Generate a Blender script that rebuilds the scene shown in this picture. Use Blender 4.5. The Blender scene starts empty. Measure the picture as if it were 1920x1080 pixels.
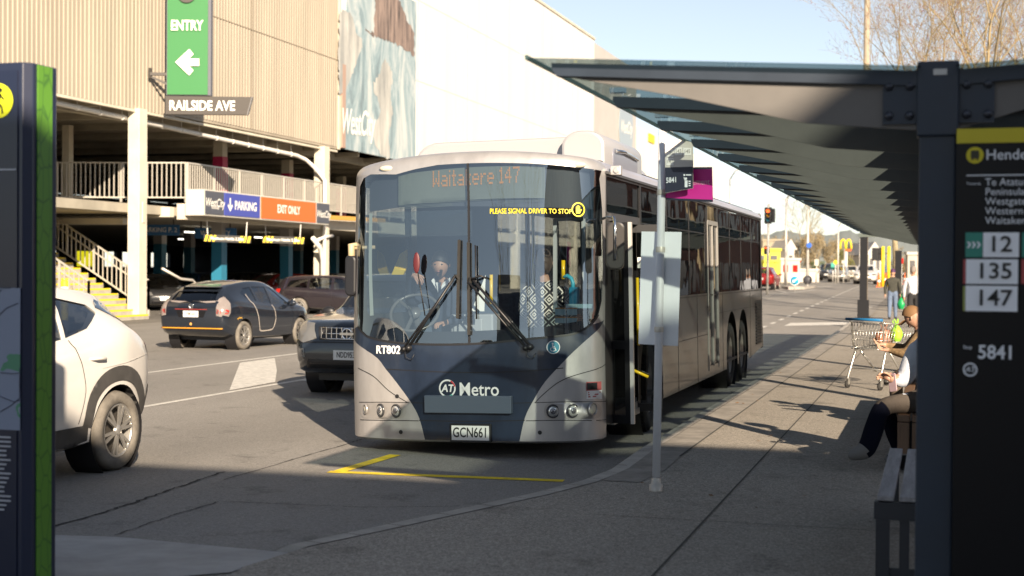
import bpy, bmesh, math, random
from math import sin, cos, pi, radians, sqrt, atan2, atan, acos, asin, tan, floor, ceil
from mathutils import Vector, Matrix
from mathutils.geometry import delaunay_2d_cdt, intersect_line_line_2d
from mathutils.bvhtree import BVHTree
SC = bpy.context.scene
COL = SC.collection
random.seed(7)

# ------------------------------------------------------------------ camera, sky, sun, exposure
CAM_H = 1.76
FPX = 2667.0
YAW = atan(795.0/FPX); PIT = 35.5/FPX; ROLL = 0.007
_fw = Vector((-sin(YAW)*cos(PIT), cos(YAW)*cos(PIT), -sin(PIT)))
_r0 = Vector((cos(YAW), sin(YAW), 0)); _u0 = _r0.cross(_fw)
_R = _r0*cos(ROLL)+_u0*sin(ROLL); _U = _u0*cos(ROLL)-_r0*sin(ROLL)
CAMP = Vector((0, 0, CAM_H))
cam_d = bpy.data.cameras.new('camera'); cam = bpy.data.objects.new('camera', cam_d); COL.objects.link(cam)
cam_d.sensor_width = 36.0; cam_d.lens = FPX/1920.0*36.0
cam_d.clip_start = 0.1; cam_d.clip_end = 6000
cam.matrix_world = Matrix(((_R.x, _U.x, -_fw.x, 0), (_R.y, _U.y, -_fw.y, 0), (_R.z, _U.z, -_fw.z, CAM_H), (0, 0, 0, 1)))
cam_d.dof.use_dof = True; cam_d.dof.focus_distance = 14.0; cam_d.dof.aperture_fstop = 2.4
SC.camera = cam

SUN_EL = 22.3; SUN_AZ = 146.6            # azimuth clockwise from +Y
world = bpy.data.worlds.new("World"); SC.world = world; world.use_nodes = True
wn = world.node_tree; wn.nodes.clear()
wo = wn.nodes.new('ShaderNodeOutputWorld'); wb = wn.nodes.new('ShaderNodeBackground'); ws = wn.nodes.new('ShaderNodeTexSky')
ws.sky_type = 'NISHITA'; ws.sun_disc = False; ws.sun_elevation = radians(SUN_EL); ws.sun_rotation = radians(SUN_AZ)
ws.altitude = 1200; ws.air_density = 1.0; ws.dust_density = 0.9; ws.ozone_density = 1.0
wb.inputs['Strength'].default_value = 0.060
wh = wn.nodes.new('ShaderNodeHueSaturation'); wh.inputs['Saturation'].default_value = 0.60
wn.links.new(ws.outputs[0], wh.inputs['Color']); wn.links.new(wh.outputs[0], wb.inputs[0]); wn.links.new(wb.outputs[0], wo.inputs[0])
sun_d = bpy.data.lights.new('sun', 'SUN'); sun = bpy.data.objects.new('sun', sun_d); COL.objects.link(sun)
sun_d.energy = 5.0; sun_d.angle = radians(0.5); sun_d.color = (1.0, 0.83, 0.63)
_sd = Vector((sin(radians(SUN_AZ))*cos(radians(SUN_EL)), cos(radians(SUN_AZ))*cos(radians(SUN_EL)), sin(radians(SUN_EL))))
sun.rotation_euler = _sd.to_track_quat('Z', 'Y').to_euler()
SC.view_settings.view_transform = 'Standard'; SC.view_settings.look = 'None'
SC.view_settings.exposure = 1.30; SC.view_settings.gamma = 1.0
SC.cycles.max_bounces = 8; SC.cycles.transparent_max_bounces = 24; SC.cycles.transmission_bounces = 6
SC.cycles.caustics_reflective = False; SC.cycles.caustics_refractive = False

# ------------------------------------------------------------------ measuring: rays through points of the photograph (1920 x 1080)
def ray(px, py): return _fw + _R*((px-960)/FPX) - _U*((py-540)/FPX)
def onz(px, py, z=0.0): d = ray(px, py); return CAMP + d*((z-CAM_H)/d.z)
def onX(px, py, X): d = ray(px, py); return CAMP + d*(X/d.x)
def onY(px, py, Y): d = ray(px, py); return CAMP + d*(Y/d.y)
def at(px, py, D): return CAMP + ray(px, py)*D
def gz(Y):                                              # the street climbs gently in the distance
    if Y < 45: return 0.0
    if Y < 95: return 0.0133*(Y-45)
    if Y < 300: return 0.665+0.004*(Y-95)
    return 1.485
def ong(px, py, dz=0.0):
    d = ray(px, py); lo, hi = 1.0, 900.0
    t = 1.0; p = CAMP
    while t < 900:
        p = CAMP + d*t
        if p.z <= gz(p.y)+dz: break
        t *= 1.01
    return Vector((p.x, p.y, gz(p.y)+dz))

# ------------------------------------------------------------------ object helpers
def tag(o, label=None, cat=None, group=None, kind=None):
    if label: o['label'] = label
    if cat: o['category'] = cat
    if group: o['group'] = group
    if kind: o['kind'] = kind
    return o
def thing(name, label, cat, loc=(0, 0, 0), rz=0.0, group=None):
    o = bpy.data.objects.new(name, None); COL.objects.link(o)
    o.empty_display_size = 0.2
    o.location = loc; o.rotation_euler = (0, 0, rz)
    return tag(o, label, cat, group)
def rootmat(o):
    while o.parent: o = o.parent
    return Matrix.Translation(o.location) @ o.rotation_euler.to_matrix().to_4x4()
def dup(root, loc=None, rz=None, label=None, group=None):
    def rec(o, par):
        c = o.copy(); COL.objects.link(c); c.parent = par
        for ch in list(o.children): rec(ch, c)
        return c
    c = rec(root, None)
    if loc is not None: c.location = loc
    if rz is not None: c.rotation_euler = (0, 0, rz)
    if label: c['label'] = label
    if group: c['group'] = group
    return c

class MB:
    def __init__(s): s.v = []; s.f = []; s.m = []; s.s = []; s.T = None
    def add(s, vs, fs, mi=0, sm=False):
        b = len(s.v)
        if s.T is not None: vs = [s.T @ Vector(p) for p in vs]
        s.v.extend([tuple(p) for p in vs])
        for f in fs: s.f.append(tuple(i+b for i in f)); s.m.append(mi); s.s.append(sm)
        return s
    def box(s, x0, x1, y0, y1, z0, z1, mi=0):
        vs = [(x, y, z) for z in (z0, z1) for y in (y0, y1) for x in (x0, x1)]
        return s.add(vs, [(0, 2, 3, 1), (4, 5, 7, 6), (0, 1, 5, 4), (2, 6, 7, 3), (0, 4, 6, 2), (1, 3, 7, 5)], mi)
    def obox(s, c, ax, ay, az, mi=0):                   # oriented box, half-axis vectors
        c = Vector(c); ax = Vector(ax); ay = Vector(ay); az = Vector(az)
        vs = [c+ax*i+ay*j+az*k for k in (-1, 1) for j in (-1, 1) for i in (-1, 1)]
        return s.add(vs, [(0, 2, 3, 1), (4, 5, 7, 6), (0, 1, 5, 4), (2, 6, 7, 3), (0, 4, 6, 2), (1, 3, 7, 5)], mi)
    def bar(s, p, q, w, h=None, mi=0, up=(0, 0, 1)):     # rectangular bar from p to q
        p = Vector(p); q = Vector(q); d = (q-p); L = d.length; d.normalize()
        u = Vector(up)
        if abs(d.dot(u)) > .98: u = Vector((0, 1, 0))
        r = d.cross(u).normalized(); u = r.cross(d)
        h = w if h is None else h
        return s.obox((p+q)/2, r*w/2, d*L/2, u*h/2, mi)
    def tube(s, pts, r, n=8, mi=0, cap=True, closed=False):
        pts = [Vector(p) for p in pts]; N = len(pts)
        rr = r if isinstance(r, (list, tuple)) else [r]*N
        vs = []; fs = []; prev = None
        for i, p in enumerate(pts):
            if closed: d = pts[(i+1) % N]-pts[i-1]
            else: d = pts[min(i+1, N-1)]-pts[max(i-1, 0)]
            if d.length < 1e-9: d = Vector((0, 0, 1))
            d.normalize()
            if prev is None:
                a = Vector((0, 0, 1)) if abs(d.z) < .9 else Vector((1, 0, 0))
                u = d.cross(a).normalized()
            else:
                u = prev - d*prev.dot(d)
                if u.length < 1e-6: u = d.orthogonal()
                u.normalize()
            prev = u; w = d.cross(u)
            for k in range(n):
                t = 2*pi*k/n; vs.append(p+(u*cos(t)+w*sin(t))*rr[i])
        M_ = N if closed else N-1
        for i in range(M_):
            for k in range(n):
                a = i*n+k; b = i*n+(k+1) % n; j = (i+1) % N
                fs.append((a, b, j*n+(k+1) % n, j*n+k))
        s.add(vs, fs, mi, True)
        if cap and not closed:
            b = len(s.v)-len(vs)
            s.f.append(tuple(b+k for k in range(n-1, -1, -1))); s.m.append(mi); s.s.append(False)
            s.f.append(tuple(b+(N-1)*n+k for k in range(n))); s.m.append(mi); s.s.append(False)
        return s
    def cyl(s, p, q, r0, r1=None, n=16, mi=0, cap=True):
        return s.tube([p, q], [r0, r0 if r1 is None else r1], n, mi, cap)
    def lathe(s, prof, c=(0, 0, 0), ax=(0, 0, 1), n=24, mi=0, sm=True):   # profile (radius, height along axis)
        ax = Vector(ax).normalized(); u = ax.orthogonal().normalized(); w = ax.cross(u); c = Vector(c)
        vs = []; fs = []
        for r, h in prof:
            for k in range(n):
                t = 2*pi*k/n; vs.append(c+ax*h+(u*cos(t)+w*sin(t))*r)
        for i in range(len(prof)-1):
            for k in range(n): fs.append((i*n+k, i*n+(k+1) % n, (i+1)*n+(k+1) % n, (i+1)*n+k))
        s.add(vs, fs, mi, sm)
        return s
    def prism(s, poly, o, ex, ey, ez, mi=0, sm=False):    # 2D polygon on (ex, ey) at o, extruded by vector ez
        o = Vector(o); ex = Vector(ex); ey = Vector(ey); ez = Vector(ez); n = len(poly)
        a = [o+ex*x+ey*y for x, y in poly]; b = [p+ez for p in a]
        s.add(a+b, [], mi)
        base = len(s.v)-2*n
        s.f.append(tuple(base+i for i in range(n-1, -1, -1))); s.m.append(mi); s.s.append(False)
        s.f.append(tuple(base+n+i for i in range(n))); s.m.append(mi); s.s.append(False)
        for i in range(n):
            j = (i+1) % n; s.f.append((base+i, base+j, base+n+j, base+n+i)); s.m.append(mi); s.s.append(sm)
        return s
    def quad(s, a, b, c, d, mi=0): return s.add([a, b, c, d], [(0, 1, 2, 3)], mi)
    def grid(s, P, nu, nv, mi=0, sm=True, wrap=False):    # P[i*nv+j]
        fs = []
        for i in range(nu if wrap else nu-1):
            for j in range(nv-1):
                a = i*nv+j; b = ((i+1) % nu)*nv+j; fs.append((a, b, b+1, a+1))
        return s.add(P, fs, mi, sm)
    def ball(s, c, r, n=10, mi=0):
        rx, ry, rz = r if isinstance(r, (tuple, list)) else (r, r, r)
        vs = []; fs = []
        for i in range(n+1):
            a = pi*i/n
            for k in range(2*n):
                t = pi*k/n; vs.append((c[0]+rx*sin(a)*cos(t), c[1]+ry*sin(a)*sin(t), c[2]+rz*cos(a)))
        for i in range(n):
            for k in range(2*n): fs.append((i*2*n+k, (i+1)*2*n+k, (i+1)*2*n+(k+1) % (2*n), i*2*n+(k+1) % (2*n)))
        return s.add(vs, fs, mi, True)
    def text(s, st, o, ex, ey, size, mi=0, bold=0.0, align='C', depth=0.0, sx=1.0, shear=0.0, space=1.0):
        vs, fs = text_geo(st, bold, align, shear, space)
        o = Vector(o); ex = Vector(ex).normalized(); ey = Vector(ey).normalized()
        return s.add([o+ex*(x*size*sx)+ey*(y*size) for x, y in vs], fs, mi)
    def disc(s, c, ex, ey, r, n=24, mi=0, r_in=0.0):
        c = Vector(c); ex = Vector(ex).normalized(); ey = Vector(ey).normalized()
        o = [c+(ex*cos(2*pi*k/n)+ey*sin(2*pi*k/n))*r for k in range(n)]
        if r_in <= 0: return s.add(o, [tuple(range(n))], mi)
        i_ = [c+(ex*cos(2*pi*k/n)+ey*sin(2*pi*k/n))*r_in for k in range(n)]
        return s.add(o+i_, [(k, (k+1) % n, n+(k+1) % n, n+k) for k in range(n)], mi)
    def mesh(s, name, mats):
        me = bpy.data.meshes.new(name); me.from_pydata(s.v, [], s.f)
        for m in (mats if isinstance(mats, (list, tuple)) else [mats]): me.materials.append(m)
        me.polygons.foreach_set('material_index', s.m); me.polygons.foreach_set('use_smooth', s.s)
        me.validate(); me.update(); return me
    def build(s, name, mats, parent=None, local=False, bevel=0.0, split=False):
        me = s.mesh(name, mats)
        if parent is not None and not local: me.transform(rootmat(parent).inverted())
        o = bpy.data.objects.new(name, me); COL.objects.link(o)
        if parent is not None: o.parent = parent
        if bevel:
            b = o.modifiers.new('bevel', 'BEVEL'); b.width = bevel; b.segments = 2; b.limit_method = 'ANGLE'; b.angle_limit = radians(40)
        if split:
            e = o.modifiers.new('split', 'EDGE_SPLIT'); e.split_angle = radians(35)
        return o

_tc = {}
def text_geo(st, bold=0.0, align='C', shear=0.0, space=1.0):
    k = (st, bold, align, shear, space)
    if k in _tc: return _tc[k]
    cu = bpy.data.curves.new('txt', 'FONT'); cu.body = st; cu.size = 1.0; cu.offset = bold; cu.shear = shear
    cu.align_x = {'C': 'CENTER', 'L': 'LEFT', 'R': 'RIGHT'}[align]; cu.align_y = 'CENTER'; cu.space_character = space
    cu.resolution_u = 3; cu.fill_mode = 'FRONT'
    o = bpy.data.objects.new('txt', cu)
    me = o.to_mesh()
    vs = [(v.co.x, v.co.y) for v in me.vertices]; fs = [tuple(p.vertices) for p in me.polygons]
    o.to_mesh_clear(); bpy.data.objects.remove(o); bpy.data.curves.remove(cu)
    _tc[k] = (vs, fs); return _tc[k]

def inpoly(p, poly):
    x, y = p; c = False; n = len(poly); j = n-1
    for i in range(n):
        xi, yi = poly[i]; xj, yj = poly[j]
        if (yi > y) != (yj > y) and x < (xj-xi)*(y-yi)/(yj-yi)+xi: c = not c
        j = i
    return c
def dens(poly, step):
    out = []
    for i, p in enumerate(poly):
        q = poly[(i+1) % len(poly)]; L = sqrt((q[0]-p[0])**2+(q[1]-p[1])**2); n = max(1, int(ceil(L/step)))
        for k in range(n): out.append((p[0]+(q[0]-p[0])*k/n, p[1]+(q[1]-p[1])*k/n))
    return out
def smooth_poly(pts, n=6, closed=True):                    # Catmull-Rom through points
    out = []; N = len(pts)
    for i in range(N if closed else N-1):
        g = lambda k: pts[k % N] if closed else pts[max(0, min(N-1, k))]
        p0, p1, p2, p3 = g(i-1), g(i), g(i+1), g(i+2)
        for k in range(n):
            t = k/n
            out.append(tuple(.5*((2*p1[a])+(-p0[a]+p2[a])*t+(2*p0[a]-5*p1[a]+4*p2[a]-p3[a])*t*t+(-p0[a]+3*p1[a]-3*p2[a]+p3[a])*t**3) for a in range(len(p1))))
    if not closed: out.append(tuple(pts[-1]))
    return out
def rrect(x0, x1, y0, y1, r, n=4):
    o = []
    for cx, cy, a in ((x1-r, y1-r, 0), (x0+r, y1-r, 90), (x0+r, y0+r, 180), (x1-r, y0+r, 270)):
        for k in range(n+1): t = radians(a+90*k/n); o.append((cx+r*cos(t), cy+r*sin(t)))
    return o
def patch2d(outer, holes=(), step=.1, dstep=None):
    ds = dstep or step
    loops = [dens(outer, ds)]+[dens(h, ds) for h in holes]
    vs = []; es = []
    for lp in loops:
        b = len(vs); n = len(lp)
        vs.extend(lp); es.extend((b+i, b+(i+1) % n) for i in range(n))
    xs = [p[0] for p in loops[0]]; ys = [p[1] for p in loops[0]]
    x = min(xs)+step*.53
    while x < max(xs):
        y = min(ys)+step*.47
        while y < max(ys):
            if inpoly((x, y), loops[0]) and not any(inpoly((x, y), h) for h in loops[1:]): vs.append((x, y))
            y += step
        x += step
    v2, e2, f2, _, _, _ = delaunay_2d_cdt([Vector(p) for p in vs], es, [], 0, 1e-5)
    v2 = [(p.x, p.y) for p in v2]; out = []
    for f in f2:
        c = (sum(v2[i][0] for i in f)/len(f), sum(v2[i][1] for i in f)/len(f))
        if inpoly(c, loops[0]) and not any(inpoly(c, h) for h in loops[1:]): out.append(tuple(f))
    return v2, out

# ------------------------------------------------------------------ materials
MATS = {}
def M(name, col=(.5, .5, .5), rough=.6, metal=0.0, nscale=0.0, namt=0.0, bump=0.0, bscale=None, coat=0.0, spec=.5, emit=None, estr=1.0, stretch=(1, 1, 1), ramp2=None, trans=0.0, alpha=1.0):
    if name in MATS: return MATS[name]
    m = bpy.data.materials.new(name); m.use_nodes = True; nt = m.node_tree; b = nt.nodes['Principled BSDF']
    b.inputs['Base Color'].default_value = (*col, 1); b.inputs['Roughness'].default_value = rough; b.inputs['Metallic'].default_value = metal
    b.inputs['Specular IOR Level'].default_value = spec; b.inputs['Coat Weight'].default_value = coat; b.inputs['Coat Roughness'].default_value = .06
    b.inputs['Transmission Weight'].default_value = trans; b.inputs['Alpha'].default_value = alpha
    if emit: b.inputs['Emission Color'].default_value = (*emit, 1); b.inputs['Emission Strength'].default_value = estr
    if nscale:
        tc = nt.nodes.new('ShaderNodeTexCoord'); mp = nt.nodes.new('ShaderNodeMapping'); mp.inputs['Scale'].default_value = stretch
        nt.links.new(tc.outputs['Object'], mp.inputs[0])
        n1 = nt.nodes.new('ShaderNodeTexNoise'); n1.inputs['Scale'].default_value = nscale; n1.inputs['Detail'].default_value = 6; n1.inputs['Roughness'].default_value = .65
        nt.links.new(mp.outputs[0], n1.inputs['Vector'])
        if namt:
            r = nt.nodes.new('ShaderNodeValToRGB'); r.color_ramp.elements[0].position = .32; r.color_ramp.elements[1].position = .68
            lo = tuple(max(0, c*(1-namt)) for c in col); hi = ramp2 or tuple(min(1, c*(1+namt)) for c in col)
            r.color_ramp.elements[0].color = (*lo, 1); r.color_ramp.elements[1].color = (*hi, 1)
            nt.links.new(n1.outputs[0], r.inputs[0]); nt.links.new(r.outputs[0], b.inputs['Base Color'])
            mr = nt.nodes.new('ShaderNodeMapRange'); mr.inputs[3].default_value = max(0.02, rough-.1); mr.inputs[4].default_value = min(1, rough+.12)
            nt.links.new(n1.outputs[0], mr.inputs[0]); nt.links.new(mr.outputs[0], b.inputs['Roughness'])
        if bump:
            n2 = nt.nodes.new('ShaderNodeTexNoise'); n2.inputs['Scale'].default_value = bscale or nscale*4; n2.inputs['Detail'].default_value = 3
            nt.links.new(mp.outputs[0], n2.inputs['Vector'])
            bp = nt.nodes.new('ShaderNodeBump'); bp.inputs['Strength'].default_value = bump; bp.inputs['Distance'].default_value = .02
            nt.links.new(n2.outputs[0], bp.inputs['Height']); nt.links.new(bp.outputs[0], b.inputs['Normal'])
    MATS[name] = m; return m
def glass(name, tint=(.8, .85, .85), fac=.1, rough=.0, gcol=(1, 1, 1), fmax=.9, wav=0.0):
    if name in MATS: return MATS[name]
    m = bpy.data.materials.new(name); m.use_nodes = True; nt = m.node_tree; nt.nodes.clear()
    o = nt.nodes.new('ShaderNodeOutputMaterial'); mx = nt.nodes.new('ShaderNodeMixShader'); t = nt.nodes.new('ShaderNodeBsdfTransparent'); g = nt.nodes.new('ShaderNodeBsdfGlossy')
    t.inputs[0].default_value = (*tint, 1); g.inputs['Roughness'].default_value = rough; g.inputs['Color'].default_value = (*gcol, 1)
    lw = nt.nodes.new('ShaderNodeLayerWeight'); lw.inputs[0].default_value = .5
    pw = nt.nodes.new('ShaderNodeMath'); pw.operation = 'POWER'; pw.inputs[1].default_value = 3.0
    mr = nt.nodes.new('ShaderNodeMapRange'); mr.inputs[3].default_value = fac; mr.inputs[4].default_value = fmax
    nt.links.new(lw.outputs['Facing'], pw.inputs[0]); nt.links.new(pw.outputs[0], mr.inputs[0])
    if wav:
        tc = nt.nodes.new('ShaderNodeTexCoord'); nz = nt.nodes.new('ShaderNodeTexNoise'); nz.inputs['Scale'].default_value = 1.1; nz.inputs['Detail'].default_value = 1.5; bp = nt.nodes.new('ShaderNodeBump'); bp.inputs['Strength'].default_value = wav; bp.inputs['Distance'].default_value = .05
        nt.links.new(tc.outputs['Object'], nz.inputs['Vector']); nt.links.new(nz.outputs[0], bp.inputs['Height']); nt.links.new(bp.outputs[0], g.inputs['Normal'])
    nt.links.new(mr.outputs[0], mx.inputs[0]); nt.links.new(t.outputs[0], mx.inputs[1]); nt.links.new(g.outputs[0], mx.inputs[2]); nt.links.new(mx.outputs[0], o.inputs[0])
    MATS[name] = m; return m
def asphalt(name, base, agg=0.25, scale=220, patch=.12, dark=None, rough=.85, gum=1.0):
    if name in MATS: return MATS[name]
    m = bpy.data.materials.new(name); m.use_nodes = True; nt = m.node_tree; b = nt.nodes['Principled BSDF']
    L = nt.links.new; N = nt.nodes.new
    tc = N('ShaderNodeTexCoord')
    big = N('ShaderNodeTexNoise'); big.inputs['Scale'].default_value = .35; big.inputs['Detail'].default_value = 7; big.inputs['Roughness'].default_value = .6
    mp = N('ShaderNodeMapping'); mp.inputs['Scale'].default_value = (1.0, .25, 1); L(tc.outputs['Object'], mp.inputs[0]); L(mp.outputs[0], big.inputs['Vector'])
    fine = N('ShaderNodeTexVoronoi'); fine.inputs['Scale'].default_value = scale*.35; L(tc.outputs['Object'], fine.inputs['Vector'])
    fn = N('ShaderNodeTexNoise'); fn.inputs['Scale'].default_value = scale*.12; fn.inputs['Detail'].default_value = 8; fn.inputs['Roughness'].default_value = .8; L(tc.outputs['Object'], fn.inputs['Vector'])
    r1 = N('ShaderNodeMapRange'); r1.inputs[1].default_value = .3; r1.inputs[2].default_value = .7; r1.inputs[3].default_value = 1-patch; r1.inputs[4].default_value = 1+patch; L(big.outputs[0], r1.inputs[0])
    r2 = N('ShaderNodeMapRange'); r2.inputs[3].default_value = 1-agg; r2.inputs[4].default_value = 1+agg; L(fine.outputs['Color'], r2.inputs[0])
    r3 = N('ShaderNodeMapRange'); r3.inputs[1].default_value = .3; r3.inputs[2].default_value = .7; r3.inputs[3].default_value = 1-agg*.8; r3.inputs[4].default_value = 1+agg*.8; L(fn.outputs[0], r3.inputs[0])
    m1 = N('ShaderNodeMath'); m1.operation = 'MULTIPLY'; L(r1.outputs[0], m1.inputs[0]); L(r2.outputs[0], m1.inputs[1])
    m2a = N('ShaderNodeMath'); m2a.operation = 'MULTIPLY'; L(m1.outputs[0], m2a.inputs[0]); L(r3.outputs[0], m2a.inputs[1])
    sn = N('ShaderNodeTexNoise'); sn.inputs['Scale'].default_value = 1.7; sn.inputs['Detail'].default_value = 8; sn.inputs['Roughness'].default_value = .7; L(tc.outputs['Object'], sn.inputs['Vector'])
    sr = N('ShaderNodeMapRange'); sr.inputs[1].default_value = .56; sr.inputs[2].default_value = .70; sr.inputs[3].default_value = 1.0; sr.inputs[4].default_value = .60; L(sn.outputs[0], sr.inputs[0])
    gv = N('ShaderNodeTexVoronoi'); gv.inputs['Scale'].default_value = 2.3; L(tc.outputs['Object'], gv.inputs['Vector'])
    gr = N('ShaderNodeMapRange'); gr.inputs[1].default_value = .045; gr.inputs[2].default_value = .06; gr.inputs[3].default_value = gum; gr.inputs[4].default_value = 1.0; L(gv.outputs['Distance'], gr.inputs[0])
    m2b = N('ShaderNodeMath'); m2b.operation = 'MULTIPLY'; L(m2a.outputs[0], m2b.inputs[0]); L(sr.outputs[0], m2b.inputs[1])
    m2 = N('ShaderNodeMath'); m2.operation = 'MULTIPLY'; L(m2b.outputs[0], m2.inputs[0]); L(gr.outputs[0], m2.inputs[1])
    vm = N('ShaderNodeVectorMath'); vm.operation = 'SCALE'; vm.inputs[0].default_value = base; L(m2.outputs[0], vm.inputs['Scale'])
    L(vm.outputs[0], b.inputs['Base Color']); b.inputs['Roughness'].default_value = rough; b.inputs['Specular IOR Level'].default_value = .3
    bp = N('ShaderNodeBump'); bp.inputs['Strength'].default_value = .35; bp.inputs['Distance'].default_value = .008; L(fine.outputs['Distance'], bp.inputs['Height']); L(bp.outputs[0], b.inputs['Normal'])
    MATS[name] = m; return m
# ------------------------------------------------------------------ ground, road, pavement, markings
m_ground = asphalt('ground_asphalt', (.16, .15, .138), agg=.3, scale=140)
m_road = asphalt('road_asphalt', (.238, .224, .206), agg=.26, scale=260, patch=.18)
m_pave = asphalt('pavement_aggregate', (.285, .258, .222), agg=.46, scale=300, patch=.16, gum=.66)
m_conc = M('kerb_concrete', (.36, .335, .30), .85, nscale=3, namt=.28, bump=.15, bscale=60)
m_mark = M('road_white_paint', (.55, .53, .49), .7, nscale=9, namt=.25)
m_yel = M('road_yellow_paint', (.78, .56, .02), .7, nscale=6, namt=.35)
m_crack = M('crack_dark', (.02, .02, .02), .9)
YS = [-60, 0, 45, 95, 150, 300, 600, 1500, 4000]
def sheet(name, pts_fn, mat, dz):
    mb = MB(); 
    for i in range(len(YS)-1):
        a = pts_fn(YS[i]); b = pts_fn(YS[i+1])
        if a is None or b is None: continue
        mb.quad((a[0], YS[i], gz(YS[i])+dz), (a[1], YS[i], gz(YS[i])+dz), (b[1], YS[i+1], gz(YS[i+1])+dz), (b[0], YS[i+1], gz(YS[i+1])+dz))
    return tag(mb.build(name, mat), kind='structure')
sheet('ground', lambda Y: (-2500, 2500), m_ground, -.012)
sheet('road', lambda Y: (-23.5, -2.45) if Y <= 300 else None, m_road, 0.0)
KX = -2.61
KERB = [(-2.61, 60.0), (-2.61, 40.0), (-2.61, 28.0), (-2.61, 17.0), (-2.6, 12.9), (-2.56, 11.4), (-2.64, 10.65), (-2.83, 9.95), (-3.10, 9.18), (-3.43, 8.24), (-3.66, 7.62), (-3.95, 7.62)]
mb = MB()                                                  # footpath slab, with the kerb as its edge
inner = [(x+.16, y-.03) for x, y in KERB]
out = inner[:-1] + [(-3.62, 6.85), (-4.0, 6.5), (-9.0, 6.1), (-14, 4.0), (-14, -30), (30, -30), (30, 60)]
v2, f2 = patch2d(out, (), 3.0, 3.0)
mb.add([(x, y, .13+gz(y)) for x, y in v2], f2)
tag(mb.build('pavement', m_pave), kind='structure')
mb = MB(); n = len(KERB)
P = []
for i_, ((x, y), (xi, yi)) in enumerate(zip(KERB, inner)):
    g = gz(y); q = .06 if i_ == n-1 else 1.0; P += [(x, y, -.02+g), (x+.005, y, .095*q+g), (x+.018, y, .122*q+g), (x+.04, y, .133*q+g), (xi, yi, .134*q+g)]
mb.grid(P, n, 5, 0, False)
tag(mb.build('kerb', m_conc, split=True), kind='structure')
mb = MB()                                                  # paler concrete band behind the kerb
for y0 in [8.6+.0*i for i in range(1)]:
    pass
band = [(-2.44, y) for y in (60, 40, 28, 17, 12.9)]+[(-2.40, 11.45), (-2.46, 10.7)]
P = []
for x, y in band: P += [(x, y, .1345+gz(y)), (x+.30, y, .1345+gz(y))]
mb.grid(P, len(band), 2, 0, False)
tag(mb.build('kerb_band', M('band_concrete', (.24, .22, .195), .85, nscale=4, namt=.3, bump=.2, bscale=90)), kind='structure')
mb = MB()                                                  # pram ramp of smooth concrete at the crossing
rp = [(-9.0, 8.0, .004), (-5.52, 8.02, .004), (-5.09, 8.10, .004), (-3.92, 7.95, .004), (-3.60, 7.55, .10), (-3.58, 6.80, .138), (-4.0, 6.44, .138), (-9.0, 6.0, .138)]
mb.add(rp, [(0, 7, 6, 1), (1, 6, 5, 2), (2, 5, 4, 3)])
tag(mb.build('crossing_ramp', M('ramp_concrete', (.34, .335, .325), .8, nscale=2.5, namt=.2, bump=.1, bscale=70)), kind='structure')
def stripe(pts, w, mat, name='lane_marking', dz=.004, mb=None):
    own = mb is None
    mb = mb or MB()
    for (a, b) in zip(pts[:-1], pts[1:]):
        a = Vector(a); b = Vector(b); d = (b-a); d.z = 0; d.normalize(); nrm = Vector((-d.y, d.x, 0))*w/2
        mb.quad(a-nrm, b-nrm, b+nrm, a+nrm)
    if own: tag(mb.build(name, mat), kind='structure')
def L3(x, y, dz=.004): return (x, y, gz(y)+dz)
mb = MB()
for X in (-12.5, -9.5):                                     # flush median edge lines
    stripe([L3(X, 2), L3(X, 45), L3(X, 66)], .11, m_mark, mb=mb)
arc = [onz(450, 681), onz(515, 672), onz(519, 695), onz(516, 717), onz(430, 733)]
mb.add([(p.x, p.y, .008) for p in arc], [(0, 4, 3, 2, 1)])
stripe([L3(-9.35, 20.2, .006), L3(-9.35, 21.2, .006)], .2, m_mark, mb=mb)
y = 34.0
while y < 130:                                             # dashed line beyond the bus
    stripe([L3(-5.15, y), L3(-5.15, min(y+1.1, y+2))], .13, m_mark, mb=mb); y += 2.6
p1, p2, p3, p4 = ong(1482, 606), ong(1598, 604), ong(1604, 610), ong(1470, 612.5)
mb.add([(p.x, p.y, gz(p.y)+.006) for p in (p1, p4, p3, p2)], [(0, 1, 2, 3)])
for a, b, w in (((1436, 555), (1530, 543), .14), ((1434, 551), (1478, 549), .14), ((1440, 546), (1478, 541), .12), ((1530, 538), (1560, 537), .3), ((1475, 549), (1450, 543), .12)):
    stripe([ong(*a, .006), ong(*b, .006)], w, m_mark, mb=mb)
tag(mb.build('lane_marking', m_mark), kind='structure')
mb = MB()
stripe([(-5.0, 11.28, .004), (-2.95, 11.44, .004)], .12, m_yel, mb=mb)
stripe([(-4.92, 11.30, .006), (-4.86, 12.5, .006)], .12, m_yel, mb=mb)
tag(mb.build('bay_marking', m_yel), kind='structure')
mb = MB(); rnd = random.Random(3)                           # joints and cracks
def crack(pts, w, jit=.02, dz=.005, n=14):
    for a, b in zip(pts[:-1], pts[1:]):
        prev = None
        for k in range(n+1):
            t = k/n; p = (a[0]+(b[0]-a[0])*t+rnd.uniform(-jit, jit), a[1]+(b[1]-a[1])*t+rnd.uniform(-jit, jit))
            if prev: stripe([(prev[0], prev[1], dz), (p[0], p[1], dz)], w*rnd.uniform(.5, 1.4), m_crack, mb=mb)
            prev = p
a = [onz(96, 990), onz(230, 950), onz(330, 915), onz(420, 885)]
crack([(p.x, p.y) for p in a], .022)
a = [onz(420, 900), onz(660, 830), onz(680, 823)]
crack([(p.x, p.y) for p in a], .012, .015)
a = [onz(215, 1005), onz(330, 965), onz(415, 940)]
crack([(p.x, p.y) for p in a], .01, .015)
a = [onz(415, 941), onz(680, 952), onz(860, 950)]
crack([(p.x, p.y) for p in a], .008, .01)
tag(mb.build('road_crack', m_crack), kind='structure')
mb = MB(); rl = random.Random(23)
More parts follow.
